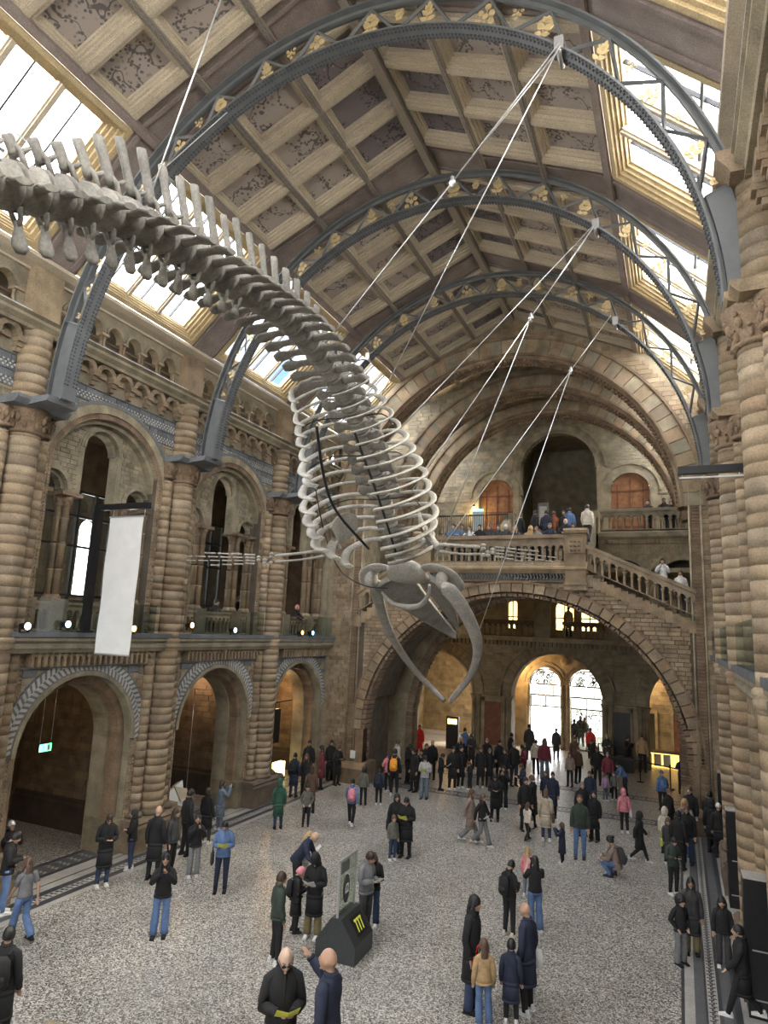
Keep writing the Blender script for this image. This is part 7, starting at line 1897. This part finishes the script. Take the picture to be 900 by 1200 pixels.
def joints(pose):
    P = POSES[pose]; J = {}
    lean = P.get('lean', 0)
    if P.get('crouch'):
        J['pelvis'] = Vector((0, -.12, .34)); J['hip'] = [Vector((-.09, -.10, .34)), Vector((.09, -.10, .34))]
        J['knee'] = [Vector((-.15, .28, .42)), Vector((.15, .26, .30))]; J['ankle'] = [Vector((-.13, .05, .09)), Vector((.12, -.02, .10))]
    else:
        J['pelvis'] = Vector((0, 0, .95)); J['hip'] = [Vector((-.09, 0, .92)), Vector((.09, 0, .92))]
        L = P.get('legs')
        if L:
            J['knee'] = [Vector((-.09, L[0][0] * .55, .50)), Vector((.09, L[1][0] * .25 + .06, .50))]
            J['ankle'] = [Vector((-.08, L[0][0], .085)), Vector((.08, L[1][0] - .1, .085 + L[1][1] * .6))]
        else:
            J['knee'] = [Vector((-.10, .015, .50)), Vector((.11, .02, .50))]; J['ankle'] = [Vector((-.10, -.03, .085)), Vector((.13, .0, .085))]
    R = Matrix.Rotation(-lean, 4, 'X'); pv = J['pelvis']
    f = lambda x, y, z: pv + (R @ Vector((x, y, z)))
    J['up'] = (R @ Vector((0, 0, 1))); J['f'] = f
    J['chest'] = f(0, .0, .36); J['neck'] = f(0, -.01, .52); ha = P.get('head', 0)
    RH = Matrix.Rotation(ha - lean * .4, 4, 'X'); J['RH'] = RH
    J['head'] = f(0, .0, .56) + RH @ Vector((0, .035, .115))
    J['sh'] = [f(-.165, -.01, .445), f(.165, -.01, .445)]
    J['el'] = []; J['wr'] = []
    for i, e in enumerate((-1, 1)):
        a, h = P['arms'][i]; J['el'].append(J['sh'][i] + Vector((e * a[0], a[1], a[2]))); J['wr'].append(J['sh'][i] + Vector((e * h[0], h[1], h[2])))
    return J
def hand(b, el, wr, e):
    d = (wr - el).normalized(); side = Vector((e, 0, 0)) - d * d.dot(Vector((e, 0, 0)))
    if side.length < .2: side = Vector((0, 0, 1)) - d * d.z
    side.normalize(); nrm = d.cross(side).normalized()
    b.tube([wr - d * .01, wr + d * .03, wr + d * .085], [(.026, .02), (.040, .018), (.036, .014)], 8, ref=tuple(nrm))
    for k, (o, l) in enumerate(((-.030, .055), (-.010, .072), (.010, .067), (.029, .05))):
        p = wr + d * .08 + side * o; c = nrm * (.018 * 1)
        b.tube([p, p + d * l * .5 + c * .3, p + d * l + c * 1.1], [.0095, .009, .0075], 6)
    p = wr + d * .03 - side * .034
    b.tube([p, p + d * .03 - side * .026 + nrm * .008, p + d * .06 - side * .028 + nrm * .02], [.013, .011, .009], 6)
def body_mesh(pose, kid):
    J = joints(pose); b = MB(); hs = 1.26 if kid else 1.07
    f = J['f']
    b.tube([f(0, 0, -.06), f(0, 0, .02), f(0, .0, .14), f(0, .01, .26), f(0, 0, .38), f(0, -.01, .47), f(0, -.01, .50)], [(.13, .10), (.155, .11), (.13, .095), (.14, .10), (.165, .11), (.14, .08), (.06, .055)], 14, ref=(0, 1, 0))
    b.tube([J['neck'] - J['up'] * .04, J['neck'] + J['up'] * .03, J['head'] + J['RH'] @ Vector((0, -.02, -.04))], [.058, .052, .055], 10)
    H, RH = J['head'], J['RH']
    def hf(x, y, z):
        w = 1.0 if z > -.1 else 1 - (-.1 - z) * .42
        q = RH @ Vector((x * .076 * w * hs, (y * .095 * (1 if z > -.3 else 1 - (-.3 - z) * .35) + (.012 if z < -.2 else 0)) * hs, z * .118 * hs))
        return tuple(H + q)
    b.sphere((0, 0, 0), 1, 1, 1, 16, 12, fn=hf)
    P = lambda x, y, z: H + RH @ (Vector((x, y, z)) * hs)
    b.tube([P(0, .088, .02), P(0, .108, -.012), P(0, .108, -.028), P(0, .09, -.034)], [.008, .013, .016, .010], 7)
    b.tube([P(-.022, .082, -.058), P(0, .093, -.057), P(.022, .082, -.058)], .010, 6)
    b.tube([P(-.04, .078, .028), P(0, .09, .024), P(.04, .078, .028)], .011, 6)
    b.sphere(tuple(P(0, .075, -.098)), .022, .018, .016, 8, 5)
    for e in (-1, 1): b.sphere(tuple(P(e * .077, -.005, -.005)), .010, .02, .030, 8, 6)
    for i, e in enumerate((-1, 1)):
        s_, el, wr = J['sh'][i], J['el'][i], J['wr'][i]
        b.tube([J['chest'] + Vector((e * .05, 0, .045)), s_ + Vector((-e * .05, 0, .01)), s_ + (el - s_) * .06, s_.lerp(el, .5), el, el.lerp(wr, .5), wr], [.05, .05, .054, .046, .038, .034, .024], 10)
        hand(b, el, wr, e)
        h_, k_, a_ = J['hip'][i], J['knee'][i], J['ankle'][i]
        b.tube([h_ + Vector((0, 0, .03)), h_.lerp(k_, .4), k_, k_.lerp(a_, .4), a_], [.085, .078, .055, .052, .034], 10)
        fd = Vector((0, 1, 0)); b.tube([a_ + Vector((0, -.045, -.045)), a_ + Vector((0, .04, -.04)), a_ + Vector((0, .15, -.055))], [(.03, .035), (.038, .035), (.035, .02)], 8, ref=(0, 0, 1))
    me = b.mesh('body_src'); o = bpy.data.objects.new('tmp', me); COL.objects.link(o)
    md = o.modifiers.new('r', 'REMESH'); md.mode = 'VOXEL'; md.voxel_size = .0115; md.use_smooth_shade = True
    ms = o.modifiers.new('s', 'SMOOTH'); ms.factor = .5; ms.iterations = 2
    dg = bpy.context.evaluated_depsgraph_get(); out_ = bpy.data.meshes.new_from_object(o.evaluated_get(dg)); bpy.data.objects.remove(o)
    out_.name = 'body_' + pose
    at = out_.color_attributes.new('tint', 'FLOAT_COLOR', 'POINT'); cols = []
    eyes = [P(-.031, .088, .008), P(.031, .088, .008)]; brow = [P(-.031, .092, .032), P(.031, .092, .032)]; lip = P(0, .095, -.058)
    for v in out_.vertices:
        c = (1, 1, 1)
        co = v.co
        if (co - H).length < .16 * hs:
            if min((co - q).length for q in eyes) < .0135 * hs: c = (.12, .10, .10)
            else:
                for q in brow:
                    d = RH.inverted() @ (co - q)
                    if abs(d.x) < .022 * hs and abs(d.z) < .006 * hs and d.y > -.03: c = (.35, .28, .25)
                d = RH.inverted() @ (co - lip)
                if abs(d.x) < .024 * hs and abs(d.z) < .009 * hs and d.y > -.03: c = (.85, .5, .5)
        cols += [*c, 1]
    at.data.foreach_set('color', cols)
    out_.materials.clear(); out_.materials.append(M_TMP)
    return out_
def top_mesh(pose, style):
    J = joints(pose); b = MB(); f = J['f']; p = 1.0
    puff = {'jacket': .014, 'coat': .015, 'tee': .006}[style]
    lo = {'jacket': -.10, 'coat': -.14, 'tee': -.02}[style]
    pts = [f(0, 0, lo), f(0, 0, .02), f(0, 0, .14), f(0, .01, .26), f(0, 0, .38), f(0, -.01, .455), f(0, -.01, .505), f(0, -.012, .56)]
    rad = [(.172, .130), (.170, .130), (.148, .116), (.152, .118), (.172, .122), (.15, .10), (.095, .08), (.062, .066)]
    rad = [(a + puff, c + puff) for a, c in rad]
    b.tube(pts, rad, 16, ref=(0, 1, 0))
    if style != 'tee':   # collar, zip line and hem band
        b.tube([f(0, -.012, .53), f(0, -.02, .585)], [(.088, .084), (.083, .08)], 14, ref=(0, 1, 0))
        b.tube([f(0, 0, lo - .005), f(0, 0, lo + .05)], [(.180 + puff, .136 + puff)] * 2, 16, ref=(0, 1, 0))
        b.tube([f(0, .122 + puff, lo + .02), f(0, .115 + puff, .14), f(0, .128 + puff, .36), f(0, .10 + puff * .5, .50)], [.010] * 4, 5)
        for e in (-1, 1): b.tube([f(e * .10, .115 + puff, .02), f(e * .13, .10 + puff, -.06)], [.012] * 2, 5)
    if style == 'coat':
        z1 = .46 if not POSES[pose].get('crouch') else .12; pv = J['pelvis']
        b.tube([pv + Vector((0, 0, -.02)), pv + Vector((0, 0, -.25)), Vector((pv.x, pv.y, max(z1, .1)))], [(.184, .143), (.19, .157), (.198, .172)], 16, ref=(0, 1, 0))
        b.tube([Vector((pv.x, pv.y, max(z1, .1)) ), Vector((pv.x, pv.y, max(z1, .1) + .05))], [(.203, .177)] * 2, 16, ref=(0, 1, 0))
    for i, e in enumerate((-1, 1)):
        s_, el, wr = J['sh'][i], J['el'][i], J['wr'][i]
        end = wr if style != 'tee' else s_.lerp(el, .75)
        if style == 'tee': b.tube([J['chest'] + Vector((e * .09, 0, .07)), s_, end], [.08, .072, .062], 10)
        else:
            fold = [.05, .052 + puff, .058 + puff, .052 + puff, .052 + puff, .047 + puff, .050 + puff, .036 + puff * .6]
            b.tube([J['chest'] + Vector((e * .05, 0, .045)), s_ + Vector((-e * .05, 0, .012)), s_ + Vector((-e * .008, 0, -.012)) + (el - s_) * .06, s_.lerp(el, .5), s_.lerp(el, .85), el, el.lerp(wr, .5), wr], fold[:7] + [.036 + puff * .6], 11)
            d = (wr - el).normalized(); b.tube([wr - d * .03, wr + d * .005], [.042 + puff * .6] * 2, 10)
    me = b.mesh('top_' + style); me.materials.append(M_TMP); return me
def legs_mesh(pose, style):
    J = joints(pose); b = MB(); w = 1.0 if style == 'slim' else 1.35
    b.tube([J['pelvis'] + Vector((0, 0, .08)), J['pelvis'] + Vector((0, 0, -.02)), J['pelvis'] + Vector((0, 0, -.10))], [(.155, .115), (.172, .13), (.15, .12)], 14, ref=(0, 1, 0))
    for i, e in enumerate((-1, 1)):
        h_, k_, a_ = J['hip'][i], J['knee'][i], J['ankle'][i]
        b.tube([h_ + Vector((0, 0, .02)), h_.lerp(k_, .35), h_.lerp(k_, .8), k_, k_.lerp(a_, .45), k_.lerp(a_, .85), a_ + Vector((0, 0, -.02))],
               [.098, .092, .074, .070 * (1 + (w - 1) * .5), .064 * w, .054 * w * (1.1 if w > 1 else 1), (.056 if w == 1 else .088)], 12)
    me = b.mesh('trousers'); me.materials.append(M_TMP); return me
def shoe_mesh(pose, i):
    J = joints(pose); a = J['ankle'][i]; b = MB()
    tz = -.045
    b.tube([a + Vector((0, -.085, tz)), a + Vector((0, -.05, tz + .004)), a + Vector((0, .05, tz - .002)), a + Vector((0, .14, tz - .015)), a + Vector((0, .19, tz - .02))], [(.028, .034), (.042, .046), (.045, .044), (.047, .032), (.03, .02)], 10, ref=(0, 0, 1))
    b.tube([a + Vector((0, -.03, -.03)), a + Vector((0, -.03, .03))], [.047, .042], 10)
    b.box((a.x - .047, a.y - .09, a.z - .088), (a.x + .047, a.y + .19, a.z - .068))
    me = b.mesh('shoe'); me.materials.append(M_TMP); return me
def hair_mesh(pose, style, kid):
    J = joints(pose); b = MB(); hs = 1.26 if kid else 1.07; H, RH = J['head'], J['RH']
    P = lambda x, y, z: H + RH @ (Vector((x, y, z)) * hs)
    grow = {'short': 1.07, 'curly': 1.35, 'hood': 1.32, 'beanie': 1.15}.get(style, 1.09)
    n, m_ = 18, 12; rows = []
    for i in range(m_ + 1):
        ph = pi / 2 - (pi * .86) * i / m_; row = []
        for j in range(n):
            th = 2 * pi * j / n; x, y, z = cos(ph) * cos(th), cos(ph) * sin(th), sin(ph)
            front = max(0, y)
            zmin = {'short': -.30, 'curly': -.5, 'hood': -.9, 'beanie': .05}.get(style, -.45)
            lim = zmin + (front ** 1.1) * (.98 - zmin) * (1.0 if style != 'beanie' else .3)
            if z < lim: z = lim; q = sqrt(max(0, 1 - z * z)); l = hypot(x, y) or 1; x, y = x / l * q * .99, y / l * q * .99
            nz = 1 + (.05 if style not in ('curly',) else .12) * noise.noise(Vector((x * 3, y * 3, z * 3 + 5)))
            row.append(len(b.v)); b.v.append(tuple(P(x * .078 * grow * nz, (y * .098 - .006) * grow * nz, z * .120 * grow * nz)))
        rows.append(row)
    for i in range(m_):
        for j in range(n): b.face((rows[i][j], rows[i][(j + 1) % n], rows[i + 1][(j + 1) % n], rows[i + 1][j]), .5, True)
    f = J['f']
    if style in ('long', 'pony', 'bob'):
        L_ = {'long': .36, 'pony': .28, 'bob': .10}[style]; wv = .075 if style != 'pony' else .035
        b.tube([P(0, -.05, .05), P(0, -.085, -.06), P(0, -.095, -.12) , P(0, -.10, -.12) - J['up'] * L_ * .6, P(0, -.105, -.12) - J['up'] * L_], [(wv, .04), (wv * 1.1, .045), (wv * 1.15, .04), (wv * 1.2, .03), (wv * .6, .015)], 10, ref=(0, 1, 0))
        if style == 'long':
            for e in (-1, 1): b.tube([P(e * .06, .01, .07), P(e * .083, .0, -.03), P(e * .08, .02, -.13), P(e * .085, .04, -.15) - J['up'] * .15], [.02, .026, .028, .012], 7)
    if style == 'bun': b.sphere(tuple(P(0, -.09, .09)), .045, .045, .045, 10, 7)
    if style == 'hood': b.tube([P(0, -.03, -.06), f(0, -.03, .50)], [(.10, .115), (.12, .10)], 12, ref=(0, 1, 0))
    if style == 'beanie': b.tube([P(0, -.005, .015), P(0, -.005, .05)], [(.094, .112)] * 2, 14, ref=(0, 1, 0))
    me = b.mesh('hair_' + style); me.materials.append(M_TMP); return me
def pack_mesh(pose):
    J = joints(pose); b = MB(); f = J['f']
    b.tube([f(0, -.19, .02), f(0, -.215, .06), f(0, -.22, .22), f(0, -.21, .40), f(0, -.18, .46)], [(.12, .06), (.15, .085), (.155, .095), (.14, .08), (.08, .04)], 12, ref=(0, 1, 0))
    b.tube([f(0, -.28, .08), f(0, -.305, .13), f(0, -.29, .22)], [(.08, .03), (.11, .04), (.10, .03)], 10, ref=(0, 1, 0))
    for e in (-1, 1): b.tube([f(e * .09, -.16, .46), f(e * .10, .02, .52), f(e * .10, .15, .40), f(e * .13, .13, .20), f(e * .14, -.12, .06)], [(.022, .012)] * 5, 6)
    me = b.mesh('backpack'); me.materials.append(M_TMP); return me
def bag_mesh():
    b = MB(); b.tube([(0, 0, 0), (0, 0, .04), (0, 0, .26), (0, 0, .32)], [(.11, .035), (.15, .05), (.14, .045), (.12, .02)], 10, ref=(0, 1, 0))
    for e in (-1, 1): b.tube([(e * .08, 0, .30), (e * .06, 0, .48), (0, 0, .56)], .009, 5)
    me = b.mesh('bag'); me.materials.append(M_TMP); return me
def sheet_mesh():
    b = MB(); b.hexa([(-.13, 0, 0), (0, .02, -.02), (0, .16, .10), (-.13, .14, .13), (-.13, 0, .004), (0, .02, -.016), (0, .16, .104), (-.13, .14, .134)]); b.hexa([(0, .02, -.02), (.13, 0, 0), (.13, .14, .13), (0, .16, .10), (0, .02, -.016), (.13, 0, .004), (.13, .14, .134), (0, .16, .104)])
    me = b.mesh('leaflet'); me.materials.append(M_TMP); return me
def phone_mesh():
    b = MB(); b.box((-.038, -.004, -.075), (.038, .004, .075)); me = b.mesh('phone'); me.materials.append(M_BLACK); return me
_pc = {}
def C_(key, fn):
    if key not in _pc: _pc[key] = fn()
    return _pc[key]
def glasses_mesh(pose, kid):
    J = joints(pose); b = MB(); hs = 1.26 if kid else 1.07; P = lambda x, y, z: J['head'] + J['RH'] @ (Vector((x, y, z)) * hs)
    for e in (-1, 1): b.tube([P(e * .033, .098, .010), P(e * .033, .104, .010)], [(.026, .019)] * 2, 10); b.tube([P(e * .058, .095, .012), P(e * .08, .0, .012)], .004, 4)
    b.tube([P(-.012, .104, .014), P(.012, .104, .014)], .004, 4); me = b.mesh('glasses'); me.materials.append(M_BLACK); return me

LABELS_EXTRA = {'leaflet': '%s leaflet', 'phone': 'phone', 'bag': '%s bag'}
def add_person(idx, rec):
    x, y, z, hd, h, pose, hair, top, legs, shoe, extra, lab = rec
    kid = h < 1.42 and pose != 'crouch'; s = h / 1.79 / (1.03 if kid else 1)
    rz = -radians(hd)
    p = empty('person', (x, y, z), lab, 'person', 'visitors on the hall floor' if z < 1 else 'visitors on the galleries and bridge'); p.rotation_euler = (0, 0, rz)
    p.scale = (s * random.uniform(.97, 1.05), s * random.uniform(.97, 1.05), s)
    sk = random.choice('aabbcd')
    inst('body', C_(('b', pose, kid), lambda: body_mesh(pose, kid)), p, mat=skinm(sk))
    ts, tcol = top.split(); ls, lcol = legs.split(); hs_, hc = hair.split()
    inst('jacket' if ts != 'tee' else 'shirt', C_(('t', pose, ts), lambda: top_mesh(pose, ts)), p, mat=cloth(tcol))
    inst('trousers', C_(('l', pose, ls), lambda: legs_mesh(pose, ls)), p, mat=cloth(lcol))
    for i in (0, 1): inst('shoe', C_(('s', pose, i), lambda: shoe_mesh(pose, i)), p, mat=cloth(shoe))
    if hs_ != 'bald': inst('hood' if hs_ == 'hood' else ('hat' if hs_ == 'beanie' else 'hair'), C_(('h', pose, hs_, kid), lambda: hair_mesh(pose, hs_, kid)), p, mat=(cloth(tcol) if hs_ == 'hood' else hairm(hc)))
    J = joints(pose); sc = p.scale
    W_ = Matrix.Translation((x, y, z)) @ Matrix.Rotation(rz, 4, 'Z') @ Matrix.Diagonal((sc[0], sc[1], sc[2], 1))
    short = lab
    for e in [q for q in extra.split(',') if q]:
        k, _, col = e.partition(':')
        if k == 'backpack':
            o = inst('backpack', C_(('p', pose), lambda: pack_mesh(pose)), p, mat=cloth(col), label='%s backpack' % col)
        elif k == 'glasses': inst('glasses', C_(('g', pose, kid), lambda: glasses_mesh(pose, kid)), p)
        elif k == 'leaflet':
            mid = (J['wr'][0] + J['wr'][1]) / 2 + Vector((0, .07, .02))
            inst('leaflet', C_('sheet', sheet_mesh), None, W_ @ Matrix.Translation(mid), label=' '.join(('%s leaflet held by %s' % (col, lab)).split()[:15]), cat='leaflet', group='leaflets in hands', mat=cloth(col, .6))
        elif k == 'phone':
            mid = J['wr'][1] + Vector((-.01, .085, .05)) if pose != 'walk' else J['wr'][0] + Vector((0, .08, .04))
            inst('phone', C_('phone', phone_mesh), None, W_ @ Matrix.Translation(mid), label=' '.join(('phone held by %s' % lab).split()[:15]), cat='phone', group='phones in hands')
        elif k == 'bag':
            e_ = 1; mid = J['sh'][1] + Vector((.10, -.02, -.75))
            if col == 'red': mid = Vector((.16, .2, .55))
            inst('bag', C_('bag', bag_mesh), None, W_ @ Matrix.Translation(mid) @ Matrix.Rotation(pi / 2, 4, 'Z'), label=' '.join(('%s bag carried by %s' % (col, lab)).split()[:15]), cat='bag', group='bags', mat=cloth(col))
random.seed(21)
for i, rec in enumerate(PEOPLE): add_person(i, rec)
